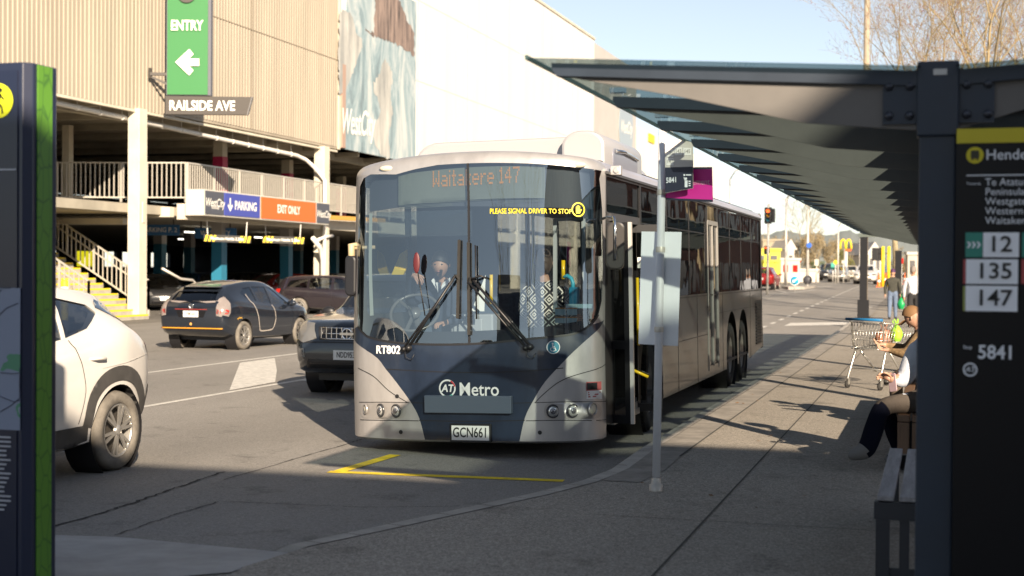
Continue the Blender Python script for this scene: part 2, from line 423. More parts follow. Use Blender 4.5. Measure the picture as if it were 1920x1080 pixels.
for i in range(150):
    if i % 3: x, y, z = rl.uniform(-2.5, .8), rl.uniform(8.5, 30), .142
    else: x, y, z = rl.uniform(-2.8, -2.64), rl.uniform(11.5, 34), .008
    a_ = rl.uniform(0, 6.28); s_ = rl.uniform(.012, .032); u_ = Vector((cos(a_), sin(a_), rl.uniform(-.2, .2)))*s_; v_ = Vector((-sin(a_), cos(a_), rl.uniform(-.1, .4)))*s_*.55; c_ = Vector((x, y, z+.004))
    mb.add([c_-u_, c_-v_*.8, c_+u_, c_+v_], [(0, 1, 2, 3)])
tag(mb.build('fallen_leaves', M('leaf_brown', (.16, .085, .035), .85, nscale=3, namt=.5)), 'small dry brown leaves scattered over the footpath and along the gutter', 'leaves', None, 'stuff')
mb = MB()
stripe([(-1.43, 3, .1345), (-1.43, 45, .1345)], .014, m_crack, mb=mb)
for y in (9.2, 13.0, 16.8, 20.6, 24.4, 28.2):
    stripe([(-2.12, y, .135), (2.5, y, .135)], .008, m_crack, mb=mb)
for y in (12.9, 14.6, 16.3, 18.0, 19.7, 21.4, 23.1):
    stripe([(-2.6, y, .1365), (-2.14, y, .1365)], .008, m_crack, mb=mb)
stripe([(-2.13, 12.3, .136), (-2.13, 45, .136)], .02, m_crack, mb=mb)
for (a, b), (c_, d) in zip(KERB, inner):
    pass
kk = [(KX, 11.6+1.0*i) for i in range(26)]
for x, y in kk: stripe([(x+.03, y, .1345), (x+.16, y, .1352)], .008, m_crack, mb=mb)
for i in range(5, 10):
    for f_ in (.3, .8):
        a = Vector((*KERB[i], .1355)).lerp(Vector((*KERB[i+1], .1355)), f_); b = Vector((*inner[i], .136)).lerp(Vector((*inner[i+1], .136)), f_); stripe([tuple(a+(b-a)*.25), tuple(b)], .008, m_crack, mb=mb)
tag(mb.build('pavement_joint', M('joint_grey', (.05, .047, .042), .9)), kind='structure')
# ------------------------------------------------------------------ car-park building on the far side of the street
FXX = -25.4
m_clad = M('cream_cladding', (.34, .295, .232), .6, nscale=.9, namt=.12, stretch=(1, 1.2, .12))
m_cream = M('cream_paint', (.56, .515, .42), .6, nscale=1.2, namt=.10)
m_white = M('white_wall_paint', (.66, .635, .60), .7, nscale=.5, namt=.07, stretch=(1, 1.6, .10))
m_greyw = M('grey_paint_and_wall_shade', (.42, .405, .39), .7, nscale=.4, namt=.06)
m_soff = M('soffit_grey', (.34, .31, .25), .8, nscale=.8, namt=.2)
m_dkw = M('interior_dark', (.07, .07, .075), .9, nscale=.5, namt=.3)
m_gal = M('rail_grey_steel', (.50, .47, .42), .45, .3)
m_blue = M('column_blue', (.02, .16, .26), .5)
m_red = M('column_magenta', (.42, .015, .08), .5)
m_yelp = M('yellow_paint', (.75, .55, .02), .55)
m_step = M('stair_concrete', (.36, .33, .28), .85, nscale=3, namt=.2)
m_pipe = M('pvc_pipe', (.66, .64, .60), .45)
m_dkbr = M('sign_charcoal', (.055, .048, .043), .5)
m_signw = M('sign_white', (.80, .78, .72), .5)
m_green = M('sign_green', (.03, .17, .05), .45)
PB = thing('parking_building', 'cream clad open-sided parking building across the street with white columns and railings', 'building', (FXX, 45, 0))
# ribbed cladding with its ribs modelled
mb = MB(); y = 18.0; P = []
prof = []
while y < 58.0:
    prof += [(y, 0), (y+.10, 0), (y+.125, .022), (y+.20, .022), (y+.225, 0)]; y += .225
for (yy, d) in prof:
    zb = 6.95 if yy < 44.2 else 7.1
    P += [(FXX+d, yy, zb), (FXX+d, yy, 15.0)]
mb.grid(P, len(prof), 2, 0, False)
mb.box(FXX-.16, FXX-.01, 18, 58.1, 7.0, 15.0, 0)
mb.build('cladding', m_clad, PB)
mb = MB(); mb.box(FXX+.022, FXX+.026, 18, 58.05, 10.9, 10.93)
for yy in (24.6, 33.0, 41.4, 49.8): mb.box(FXX+.022, FXX+.027, yy, yy+.02, 7.1, 15)
mb.build('cladding_lap', M('lap_line_tan', (.20, .165, .12), .7), PB)  # darker tan strips along the sheet laps
mb = MB(); mb.box(FXX-.2, FXX+.04, 58.10, 58.30, 7.0, 15, 0); mb.box(FXX-.12, FXX+.03, 17.9, 58.0, 6.86, 6.94, 0)
mb.build('flashing', m_cream, PB)
mb = MB(); mb.box(-62, FXX-.2, 10, 110, 7.12, 7.3, 0)
for y in [12+3.5*i for i in range(28)]: mb.box(-60, FXX-.25, y, y+.16, 6.9, 7.115, 0)
mb.box(FXX-1.6, FXX-1.4, 10, 110, 6.75, 7.115, 0)
mb.build('soffit', m_soff, PB)
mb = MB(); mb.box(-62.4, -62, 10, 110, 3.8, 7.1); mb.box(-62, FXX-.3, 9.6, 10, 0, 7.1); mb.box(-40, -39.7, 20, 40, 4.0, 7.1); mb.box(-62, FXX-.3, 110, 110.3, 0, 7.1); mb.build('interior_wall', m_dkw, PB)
# deck
mb = MB(); mb.box(-62, FXX-.25, 10, 110, 3.55, 3.85); mb.build('deck', m_soff, PB)
mb = MB(); mb.box(FXX-.22, FXX+.1, 44.6, 110, 3.42, 3.98); mb.box(-36, FXX+.08, 43.6, 43.9, 3.47, 3.82); mb.box(-31.5, FXX-1.0, 42.4, 43.55, 3.2, 3.4)
mb.build('edge_beam', m_cream, PB, bevel=.01)
mb = MB(); mb.box(-33.0, -30.2, 43.0, 43.4, 2.7, 3.46); mb.build('bracket', m_cream, PB)
cols = []
for i, (y, w) in enumerate(((41.72, .25), (56.5, .28), (71.3, .28), (86.0, .28), (101, .28), (27.0, .25))):
    mb = MB(); mb.box(FXX-w, FXX+w*.75, y-w, y+w, 0, 6.98)
    mb.box(FXX-w, FXX+w*.75+.03, y-w*.3, y+w*.3, 3.2, 3.9)
    mb.build('column', m_cream, PB, bevel=.02)
for (px, D, w) in ((411, 56.0, .34), (537, 66.0, .34), (627, 80.0, .3), (300, 62, .3), (560, 84, .3), (355, 72, .3)):
    p = at(px, 480, D)
    mb = MB(); mb.box(p.x-w/2-.06, p.x+w/2+.06, p.y-w/2-.06, p.y+w/2+.06, 0, 1.22, 1); mb.box(p.x-w/2-.05, p.x+w/2+.05, p.y-w/2-.05, p.y+w/2+.05, 1.22, 2.75, 0); mb.box(p.x-w/2-.06, p.x+w/2+.06, p.y-w/2-.06, p.y+w/2+.06, 2.75, 3.54, 1)
    mb.build('inner_column', [m_blue, m_greyw], PB)
for (px, D) in ((413, 58.0), (539, 68.0), (640, 80.0)):
    p = at(px, 300, D)
    mb = MB(); mb.box(p.x-.22, p.x+.22, p.y-.22, p.y+.22, 3.86, 6.25, 0); mb.box(p.x-.21, p.x+.21, p.y-.21, p.y+.21, 6.25, 6.9, 1)
    mb.build('upper_column', [m_red, m_cream], PB)
mb = MB(); p = at(127, 300, 52); mb.box(p.x-.14, p.x+.14, p.y-.14, p.y+.14, 3.86, 6.9); mb.build('upper_column', m_cream, PB)
# railings
def railing(pts, z0, z1, sp=.13, name='railing', mat=None, post=1.8):
    mb = MB()
    for a, b in zip(pts[:-1], pts[1:]):
        a = Vector((a[0], a[1], a[2] if len(a) > 2 else 0)); b = Vector((b[0], b[1], b[2] if len(b) > 2 else 0)); L = (b-a).length; n = int(L/sp)
        up = Vector((0, 0, 1))
        mb.bar(a+up*z1, b+up*z1, .05); mb.bar(a+up*(z0+.05), b+up*(z0+.05), .05)
        for k in range(n+1):
            p = a+(b-a)*(k/n); mb.bar(p+up*(z0+.07), p+up*(z1-.02), .034, .034)
        m = max(1, int(L/post))
        for k in range(m+1):
            p = a+(b-a)*(k/m); mb.bar(p+up*(z0-.12), p+up*(z1+.02), .065)
    return mb.build(name, mat or m_gal, PB)
railing([(-25.3, 44.8), (-25.3, 60.2)], 4.2, 5.42, sp=.165)
railing([(-25.3, 60.4), (-25.3, 110)], 4.2, 5.42, sp=.2)
railing([(-25.35, 44.75), (-29.9, 43.75)], 4.15, 5.42, sp=.17)
railing([(-30.1, 43.7), (-36.5, 42.5)], 4.15, 5.40, sp=.17)
# drain pipe under the soffit
mb = MB(); mb.tube([(FXX-.35, 30, 6.9), (FXX-.35, 37, 6.74), (FXX-.35, 54.6, 6.46), (FXX-.3, 55.4, 6.35), (FXX-.1, 55.7, 6.1), (FXX+.05, 56.05, 5.8), (FXX+.28, 56.1, 5.5), (FXX+.28, 56.1, 0.2)], .085, 10)
for k in range(14): y = 37.4+k*1.28; mb.tube([(FXX-.35, y, 6.735-.0159*(y-37)), (FXX-.35, y+.1, 6.735-.0159*(y-37))], .10, 10); mb.bar((FXX-.35, y+.05, 6.75-.0159*(y-37)), (FXX-.35, y+.05, 7.1), .02)
mb.build('drain_pipe', m_pipe, PB)
mb = MB(); mb.tube([(FXX+.3, 54.9, 3.0), (FXX+.3, 55.6, 2.6), (FXX+.24, 56.0, 2.1), (FXX+.24, 56.05, .1)], .10, 10); mb.tube([(FXX+.3, 56.9, 3.15), (FXX+.3, 56.3, 3.1), (FXX+.3, 55.4, 2.95)], .07, 8); mb.build('drain_pipe', m_pipe, PB)
# stair: climbs away from the street (-X), treads run along Y
mb = MB(); ms = MB()
for k in range(20):
    z = .17*(k+1); x = -25.15-.29*k
    mb.box(x-.29 if k < 19 else x-1.6, x, 38.6, 42.0, max(0, z-.34), z, 0)
    ms.box(x-.07, x+.004, 38.65, 41.95, z-.05, z+.004, 0)
st = mb.build('stair', m_step, PB)
ms.build('step_nosing', m_yelp, st)
def stair_rail(y, x0, x1, base0, name):
    mb = MB(); s = .17/.29
    f = lambda x, dz: Vector((x, y, base0+(-25.15-x)*s+dz))
    mb.bar(f(x0, 1.1), f(x1, 1.1), .05); mb.bar(f(x0, .12), f(x1, .12), .05); mb.bar(f(x0, .82), f(x1, .82), .045)
    n = int((x0-x1)/.17)
    for k in range(n+1): x = x0+(x1-x0)*k/n; mb.bar(f(x, .12), f(x, 1.1), .03 if k % 6 else .06)
    mb.bar(f(x1, 1.1), f(x1, 1.1)+Vector((-1.4, 0, 0)), .05); mb.bar(f(x1, .12), f(x1, .12)+Vector((-1.4, 0, 0)), .05)
    for k in range(9): mb.bar(f(x1, .12)+Vector((-.16*k, 0, 0)), f(x1, 1.1)+Vector((-.16*k, 0, 0)), .03)
    mb.bar(f(x0, 1.1), f(x0, -.1), .06)
    mb.build(name, m_gal, PB)
stair_rail(42.05, -25.2, -30.6, .17, 'stair_railing')
stair_rail(38.55, -25.2, -30.6, .17, 'stair_railing')
mb = MB()
mb.tube([(-24.9, 42.4, 1.7), (-24.6, 43.1, 1.35), (-24.6, 43.9, 1.3), (-24.6, 44.1, 1.2), (-24.6, 44.1, .55), (-24.6, 43.9, .45), (-24.7, 42.2, .45)], .045, 8)
mb.build('loop_rail', m_gal, PB)
# back wall of the ground floor with bright openings
mb = MB(); yy = 40.0; rnd = random.Random(5); holes = []
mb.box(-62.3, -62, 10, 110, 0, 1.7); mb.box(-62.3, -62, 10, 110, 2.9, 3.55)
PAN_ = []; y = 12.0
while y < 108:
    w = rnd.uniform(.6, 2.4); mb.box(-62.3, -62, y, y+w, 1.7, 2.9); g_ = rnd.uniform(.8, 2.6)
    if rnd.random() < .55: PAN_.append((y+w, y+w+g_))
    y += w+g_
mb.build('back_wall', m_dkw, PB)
tr = bpy.data.materials.new('translucent_yellow'); tr.use_nodes = True; tr.node_tree.nodes.clear(); _o = tr.node_tree.nodes.new('ShaderNodeOutputMaterial'); _t = tr.node_tree.nodes.new('ShaderNodeBsdfTransparent'); _t.inputs[0].default_value = (.75, .72, .12, 1); tr.node_tree.links.new(_t.outputs[0], _o.inputs[0])
for a_, b_ in PAN_: mb = MB(); mb.box(-62.2, -62.18, a_, b_, 1.7, 2.9); mb.build('added_tint_sheet', tr, PB)  # added sheets colour the sky yellow, standing in for bright light outside
mb = MB()
for (px, y0, y1, D) in ((350, 336+0, 352, 60),):
    pass
for (px, py, D) in ((347, 450, 62), (378, 460, 64), (478, 458, 72), (335, 450, 78), (505, 452, 86)):
    p = at(px, py, D); mb = MB(); mb.box(p.x-.03, p.x+.03, p.y-.02, p.y+1.7, 3.25, 3.31); mb.build('ceiling_lamp', M('fluorescent', (.9, .9, .85), .5, emit=(1, .95, .8), estr=1.6), PB)

# mall wall beyond the cladding: tall, white
ML = thing('mall_building', 'tall plain white mall wall rising behind the bus', 'building', (FXX, 85, 0))
mb = MB(); mb.box(-60, FXX-.02, 58.32, 107.05, 7.12, 19.45); mb.build('wall', m_white, ML)
mb = MB(); mb.box(-60, FXX+.06, 58.3, 107.1, 19.45, 19.62); mb.build('parapet_cap', m_cream, ML)
mb = MB()
for yy in (68.2, 76.2, 84.2, 92.2, 100.2): mb.box(FXX-.02, FXX-.014, yy, yy+.03, 7.2, 19.4)
for zz in (11.3, 15.4): mb.box(FXX-.02, FXX-.015, 58.4, 107, zz, zz+.03)
mb.build('panel_joint', M('joint_shadow_grey', (.40, .37, .33), .8), ML)  # grey strips marking the wall panel joints
mb = MB(); mb.prism([(107.07, 7.12), (124.5, 7.12), (124.5, 19.45), (107.07, 19.45)], (-60, 0, 0), (0, 1, 0), (0, 0, 1), (34.3, 0, 0)); mb.build('end_wall', m_greyw, ML)  # white wall continues; the greyer colour stands in for shade on this face
mb = MB(); mb.box(-60, FXX-.4, 124.6, 175, 0, 14.6); mb.build('lower_wall', m_white, ML)
mb = MB(); mb.box(FXX-.35, FXX-.3, 130.4, 133.2, 13.7, 14.5); mb.build('safety_sign', m_yelp, ML)
# round logo sign on the end wall
RS = thing('round_sign', 'round blue-grey shop sign with white script high on the mall end wall', 'sign', (FXX-.6, 118, 13.5))
c = onX(1168, 240, FXX-.55)
mb = MB(); mb.cyl((c.x-.3, c.y, c.z), (c.x+.25, c.y, c.z), 3.05, n=40); mb.build('rim', m_cream, RS)
mb = MB(); mb.cyl((c.x+.26, c.y, c.z), (c.x+.30, c.y, c.z), 2.85, n=40); mb.build('face', M('sign_bluegrey', (.30, .36, .42), .5), RS)
mb = MB(); mb.text('WestCity', (c.x+.32, c.y, c.z), (0, 1, .04), (0, 0, 1), 1.5, bold=.02, shear=.25, sx=.8); mb.build('lettering', m_signw, RS)
# poster
pm = bpy.data.materials.new('poster_print'); pm.use_nodes = True; nt = pm.node_tree; b = nt.nodes['Principled BSDF']; b.inputs['Roughness'].default_value = .6
tc = nt.nodes.new('ShaderNodeTexCoord'); mp = nt.nodes.new('ShaderNodeMapping'); mp.inputs['Scale'].default_value = (1, .42, .13); mp.inputs['Rotation'].default_value = (radians(28), 0, 0)
n1 = nt.nodes.new('ShaderNodeTexNoise'); n1.inputs['Scale'].default_value = 1.3; n1.inputs['Detail'].default_value = 12; n1.inputs['Roughness'].default_value = .72; n1.inputs['Distortion'].default_value = 1.2
r = nt.nodes.new('ShaderNodeValToRGB'); cr = r.color_ramp
cr.elements[0].position = .36; cr.elements[0].color = (.15, .20, .225, 1); cr.elements[1].position = .66; cr.elements[1].color = (.54, .54, .52, 1)
e = cr.elements.new(.46); e.color = (.23, .31, .345, 1); e = cr.elements.new(.53); e.color = (.35, .415, .44, 1); e = cr.elements.new(.58); e.color = (.44, .475, .48, 1)
nt.links.new(tc.outputs['Object'], mp.inputs[0]); nt.links.new(mp.outputs[0], n1.inputs['Vector']); nt.links.new(n1.outputs[0], r.inputs[0]); nt.links.new(r.outputs[0], b.inputs['Base Color'])
PO = thing('wall_poster', 'tall printed banner of pale surf and brown rock on the wall above the bus', 'poster', (FXX, 63, 7))
X1 = FXX+.10
mb = MB(); mb.box(FXX-.02, X1, 58.75, 67.6, 7.06, 15.2); mb.build('banner', pm, PO)
mb = MB(); mb.box(FXX-.02, X1+.01, 58.35, 58.72, 7.1, 10.8); mb.build('edge_strip', M('poster_pink', (.36, .25, .20), .6), PO)
def pz(px, py): q = onX(px, py, X1+.012); return (q.y, q.z)
rj = random.Random(17)
def jag(poly, st=.22, a=.10): return [(p[0]+rj.uniform(-a, a), p[1]+rj.uniform(-a, a)) for p in dens(poly, st)]
rock = [pz(*p) for p in ((704, -40), (703, 30), (700, 60), (690, 62), (684, 52), (693, 66), (712, 72), (742, 82), (760, 92), (777, 105), (777, 62), (765, 40), (752, 10), (740, -20), (738, -40))]
v2, f2 = patch2d(jag(rock), (), .4)
mb = MB(); mb.add([(X1+.012, a_, b_) for a_, b_ in v2], f2); mb.build('rock_print', M('poster_rock', (.17, .14, .14), .7, nscale=1.6, namt=.7, stretch=(1, 2.2, .30), ramp2=(.36, .27, .23)), PO)
foam = [pz(*p) for p in ((640, 20), (660, 30), (668, 60), (680, 75), (672, 110), (652, 160), (644, 172), (636, 170), (636, 60))]
v2, f2 = patch2d(jag(smooth_poly(foam, 4)), (), .4)
mb = MB(); mb.add([(X1+.008, a_, b_) for a_, b_ in v2], f2)
foam = [pz(*p) for p in ((722, 112), (735, 140), (733, 180), (736, 215), (728, 250), (732, 292), (712, 287), (700, 245), (714, 205), (700, 160), (712, 140))]
v2, f2 = patch2d(jag(smooth_poly(foam, 4)), (), .4); mb.add([(X1+.008, a_, b_) for a_, b_ in v2], f2)
mb.build('foam_print', M('poster_foam', (.40, .42, .42), .7, nscale=1.3, namt=.42, stretch=(1, 1.4, .3), ramp2=(.52, .51, .48)), PO)
mb = MB(); y0, z0 = pz(671, 232); mb.text('WestCity', (X1+.03, y0, z0), (0, 1, .06), (0, 0, 1), 1.6, bold=.015, shear=.25, sx=.62)
mb.build('lettering', m_signw, PO); mb = MB(); y1_, z1_ = pz(672, 250); mb.text('WAITAKERE', (X1+.02, y1_, z1_), (0, 1, .03), (0, 0, 1), .3, sx=.8)
mb.build('lettering', m_signw, PO)

# ------------------------------------------------------------------ signs on the car park
ES = thing('entry_sign', 'green hanging sign reading ENTRY with a white left arrow', 'sign', (-24, 42.4, 7.4))
D0 = 47.5; p0 = at(313, 178, D0); p1 = at(389, 178, D0); zt = 12.0
ex = (p1-p0); ex.z = 0; W_ = ex.length; ex.normalize(); nb = Vector((-ex.y, ex.x, 0))     # nb points away from the viewer
if nb.y < 0: nb = -nb
up = Vector((0, 0, 1))
mb = MB(); mb.prism([(-.03, 0), (W_+.1, 0), (W_+.1, zt-p0.z), (-.03, zt-p0.z)], p0+nb*.05, ex, up, nb*.28); mb.build('box', M('sign_slate', (.10, .105, .13), .5), ES)
mb = MB(); mb.prism([(0, .02), (W_, .02), (W_, zt-p0.z), (0, zt-p0.z)], p0+nb*.02, ex, up, nb*.028); mb.build('panel', m_green, ES)
mb = MB(); q = p0-nb*.0
cx = at(351, 49, D0); mb.text('ENTRY', cx-nb*.07, ex, up, .47, bold=.026, sx=.74)
ar = [(-.02-.36, 0), (.0, .42), (.16, .42), (.0, .26-.04), (-.12, .11), (.42, .11), (.42, -.11), (-.12, -.11), (0, -.22), (.16, -.42), (0, -.42)]
ar = [(-.39, 0), (.08, .44), (.22, .27), (.07, .12), (.41, .12), (.41, -.12), (.07, -.12), (.22, -.27), (.08, -.44)]
c = at(351, 117, D0); v2, f2 = patch2d(ar, (), .3); mb.build('lettering', m_signw, ES)
mb = MB(); mb.add([c-nb*.05+ex*x+up*y for x, y in v2], f2); mb.build('arrow', m_signw, ES)
c = at(351, -12, D0); mb = MB(); mb.disc(c-nb*.09, ex, up, .32, 28); mb.build('round_badge', m_dkbr, ES)
c = at(300, 138, D0)
mb = MB(); mb.bar(c-ex*.35-up*.15+nb*.1, c-ex*.35+up*.2+nb*.1, .09); mb.bar(c-ex*.35+nb*.1, c+ex*.3+nb*.15, .12, .1); mb.bar(c-ex*.3-up*.1+nb*.1, c+ex*.25-up*.35+nb*.15, .07); mb.build('bracket', m_dkbr, ES)
RS2 = thing('street_sign', 'dark blade sign reading RAILSIDE AVE with slanted end under the green sign', 'sign', (-24, 42.4, 6.9))
a = at(309, 214, D0); W2 = (at(462, 214, D0)-a).length
mb = MB(); mb.prism([(0, 0), (W2, 0), (W2+.16, .60), (0, .62)], a+nb*.06, ex, up, nb*.16); mb.build('blade', m_dkbr, RS2, bevel=.01)
mb = MB(); mb.prism([(W2-.0, 0), (W2+.03, 0), (W2+.19, .60), (W2+.16, .60)], a+nb*.05, ex, up, nb*.2); mb.build('end_cap', M('sign_grey_edge', (.16, .155, .16), .5), RS2)
mb = MB(); c = at(378, 198.5, D0); mb.text('RAILSIDE AVE', c+nb*.05, ex, up, .46, bold=.022, sx=.80); mb.build('lettering', m_signw, RS2)
# parking / exit-only sign box
PX = -24.5
PS = thing('parking_sign', 'long sign box reading PARKING on blue and EXIT ONLY on orange', 'sign', (PX, 50, 3.6))
def sx_(px): return onX(px, 390, PX).y
za, zb_ = 3.60, 4.45
yA, yB = sx_(384.5), sx_(618)
mb = MB(); mb.box(PX-.75, PX-.02, yA-.04, yB, za-.04, zb_+.03); mb.build('box', M('sign_box_cream', (.52, .50, .45), .5), PS, bevel=.01)
PANCOL = (('logo_panel', 385.3, 419.5, M('panel_slate', (.07, .075, .095), .5)), ('parking_panel', 421, 487, M('panel_blue', (.055, .07, .33), .5)), ('exit_panel', 490, 592, M('panel_orange', (.72, .13, .025), .5)), ('logo_panel', 594.5, 617.5, M('panel_slate')))
PNL = []
for nm, a_, b_, m_ in PANCOL:
    mb = MB(); mb.box(PX-.02, PX+.012, sx_(a_), sx_(b_), za+.02, zb_-.02); PNL.append(mb.build(nm, m_, PS))
ey_ = (0, 1, 0)
def ptxt(k, st, px, z, size, sxx=1, b=.02, sh=0):
    mb = MB(); mb.text(st, (PX+.016, sx_(px), z), ey_, (0, 0, 1), size, bold=b, sx=sxx, shear=sh); mb.build('lettering', m_signw, PNL[k])
ptxt(0, 'WestCity', 402.5, 4.02, .42, .85, .012, .25); ptxt(0, 'WAITAKERE', 403, 3.84, .10, 1)
ptxt(1, 'PARKING', 460.5, 4.00, .44, .95, .03); ptxt(2, 'EXIT ONLY', 541, 4.02, .44, .92, .03); ptxt(3, 'WestCity', 606.5, 3.98, .42, .85, .012, .25)
ya = sx_(431); v2, f2 = patch2d([(-.045, .24), (.045, .24), (.045, -.08), (.14, .02), (.2, -.04), (0, -.26), (-.2, -.04), (-.14, .02), (-.045, -.08)], (), .3)
mb = MB(); mb.add([(PX+.016, ya+x, 4.02+z) for x, z in v2], f2)
mb.build('arrow', m_signw, PNL[1])
mb = MB(); mb.bar((PX-.4, yB+.1, 3.9), (PX-.4, yB+7, 4.0), .28, .18); mb.build('support_beam', M('beam_orange', (.55, .30, .06), .6), PS)
# hanging blue signs and height bars
def hang_sign(pxa, pxb, py0, py1, D, txt, lab):
    a = at(pxa, py1, D); b = at(pxb, py1, D); h = (py1-py0)/FPX*D; e = b-a; e.z = 0; w = e.length; e.normalize(); n_ = Vector((-e.y, e.x, 0))
    if n_.y < 0: n_ = -n_
    t = thing('hanging_sign', lab, 'sign', a, 0, 'blue signs hanging in the car park entry')
    mb = MB(); mb.prism([(0, 0), (w, 0), (w, h), (0, h)], a, e, up, n_*.08); mb.build('panel', M('panel_signblue', (.02, .13, .33), .5), t)
    mb = MB(); mb.bar(a+e*w*.15+up*h+n_*.04, a+e*w*.15+up*(h+.35)+n_*.04, .04); mb.bar(a+e*w*.85+up*h+n_*.04, a+e*w*.85+up*(h+.35)+n_*.04, .04); mb.build('hanger', m_dkbr, t)
    mb = MB(); mb.text(txt, a+e*w*.5+up*h*.5-n_*.012, e, up, h*.62, sx=.9, bold=.01); mb.build('lettering', m_signw, t)
hang_sign(262, 336, 421, 441, 54, 'PARKING P. 2', 'blue hanging sign reading PARKING just right of the near white column')
hang_sign(365, 443, 427, 447, 56, 'WEST CITY', 'blue hanging sign behind the first yellow striped height bar')
def height_bar(pxa, pxb, py0, py1, D, lab):
    a = at(pxa, py0, D); b = at(pxb, py1, D); h = 13/FPX*D; e = (b-a); w = e.length; e.normalize(); n_ = Vector((-e.y, e.x, 0)).normalized()
    if n_.y < 0: n_ = -n_
    t = thing('height_bar', lab, 'barrier', a, 0, 'maximum height bars over the car park lanes')
    uu = Vector((0, 0, 1))
    mb = MB(); mb.prism([(0, 0), (w, 0), (w, h), (0, h)], a, e, uu, n_*.06, 0); mb.build('board', M('bar_black', (.03, .03, .03), .5), t)
    mb = MB()
    for s0 in (0, w-.26*w):
        for k in range(3):
            x0 = s0+.01*w+k*.085*w; sh = .04*w
            mb.add([a+e*(x0)-n_*.01+uu*.01, a+e*(x0+.05*w)-n_*.01+uu*.01, a+e*(x0+.05*w+sh)-n_*.01+uu*(h-.01), a+e*(x0+sh)-n_*.01+uu*(h-.01)], [(0, 1, 2, 3)])
    mb.build('yellow_stripes', m_yelp, t)
    mb = MB(); mb.text('Maximum Height 2.20m', a+e*w*.5+uu*h*.5-n_*.012, e, uu, h*.62, sx=.8, bold=.02); mb.build('lettering', m_signw, t)
    mb = MB(); mb.bar(a+e*w*.08+uu*h+n_*.03, a+e*w*.06+uu*(h+.5)+n_*.03, .03); mb.bar(a+e*w*.9+uu*h+n_*.03, a+e*w*.92+uu*(h+.5)+n_*.03, .03); mb.build('hanger', m_pipe, t)
height_bar(382, 470, 452.5, 456, 51, 'yellow and black maximum height bar left, under the PARKING panel')
height_bar(492, 570, 455, 458, 56, 'yellow and black maximum height bar right, under the EXIT ONLY panel')
# yellow bollard at the stair foot
p = at(121, 525, 38.5); BO = thing('bollard', 'yellow post bollard beyond the white SUV', 'bollard', (p.x, p.y, 0))
mb = MB(); mb.lathe([(.0, 1.38), (.07, 1.38), (.10, 1.35), (.10, 0)], (p.x, p.y, 0), n=16); mb.build('post', m_yelp, BO)
mb = MB(); mb.lathe([(.103, 1.1), (.103, 1.2)], (p.x, p.y, 0), n=16); mb.build('band', m_signw, BO)
# ------------------------------------------------------------------ the bus
BW = 1.25; BL = 13.15; BVT = 2.66; BRR = .12; BB = .5; BN = 2.8
BO_ = Vector((-4.2, 12.55, 0)); BT = Matrix.Translation(BO_) @ Matrix.Rotation(-.024, 4, 'Y'); BTi = BT.inverted()
def sst(a, b, x): t = max(0, min(1, (x-a)/(b-a))); return t*t*(3-2*t)
def lean(v): return .085*max(0, v-1.0)
_NA = 800; _arc = [0.0]; _pp = None
for _i in range(_NA+1):
    _a = pi/2*(_i/_NA)**2.2; _q = (BW*abs(sin(_a))**(2/BN), BB*(1-abs(cos(_a))**(2/BN)))
    if _pp is not None: _arc.append(_arc[-1]+sqrt((_q[0]-_pp[0])**2+(_q[1]-_pp[1])**2))
    _pp = _q
BS = _arc[-1]                                             # half girth of the front, metres; t below is metres along it
import bisect
def th_of(t):
    a = min(abs(t), BS-1e-9); i = max(1, bisect.bisect_left(_arc, a)); f = (a-_arc[i-1])/max(1e-12, _arc[i]-_arc[i-1])
    return pi/2*((i-1+f)/_NA)**2.2*(1 if t >= 0 else -1)
def s_of_x(x):
    a = asin(min(1, (abs(x)/BW)**(BN/2))); u = (a/(pi/2))**(1/2.2)*_NA; i = min(_NA-1, int(u)); return (_arc[i]+(_arc[i+1]-_arc[i])*(u-i))*(1 if x >= 0 else -1)
def bsurf(t, v, off=0.0):
    th = th_of(t); s, c = sin(th), cos(th)
    x = BW*(1 if s >= 0 else -1)*abs(s)**(2/BN); y = BB*(1-abs(c)**(2/BN))
    vv = min(v, BVT); z = vv+.09*(1-(x/BW)**2)*sst(2.0, BVT, vv); y += lean(vv)
    y += .05*(1-sst(.15, .5, v))*0
    if v > BVT:
        a = (v-BVT)/.16*pi/2; d = BRR*(1-cos(a)); x -= d*s; y += d*abs(c); z += BRR*sin(a)
    x += off*s; y -= off*abs(c)
    return Vector((x, y, z))
_vs = []; _n1, _n2 = 121, 60
for i in range(_n1):
    t = -BS+2*BS*i/(_n1-1)
    for j in range(_n2): _vs.append(BT @ bsurf(t, .05+(BVT-.05)*j/(_n2-1)))
_fs = [(i*_n2+j, (i+1)*_n2+j, (i+1)*_n2+j+1, i*_n2+j+1) for i in range(_n1-1) for j in range(_n2-1)]
_bbvh = BVHTree.FromPolygons(_vs, _fs)
def bF(px, py):
    h = _bbvh.ray_cast(CAMP, ray(px, py).normalized())
    if h[0] is None:
        h = _bbvh.find_nearest(CAMP+ray(px, py)*13.4)
    q = BTi @ h[0]; t = s_of_x(q.x)
    v = q.z
    for _ in range(8): v = q.z-.09*(1-(q.x/BW)**2)*sst(2.0, BVT, v)
    return (t, v)
def bP(px, py, off=0.0): t, v = bF(px, py); return BT @ bsurf(t, v, off)
def bpatch(mb, poly, holes=(), off=0.0, step=.09, mi=0, flip=False):
    v2, f2 = patch2d(poly, holes, step)
    mb.add([BT @ bsurf(a, b, off) for a, b in v2], [f[::-1] for f in f2] if flip else f2, mi, True)
def bdecal(mb, polypx, off=.004, mi=0, step=.1):
    bpatch(mb, [bF(*p) for p in polypx], (), off, step, mi)
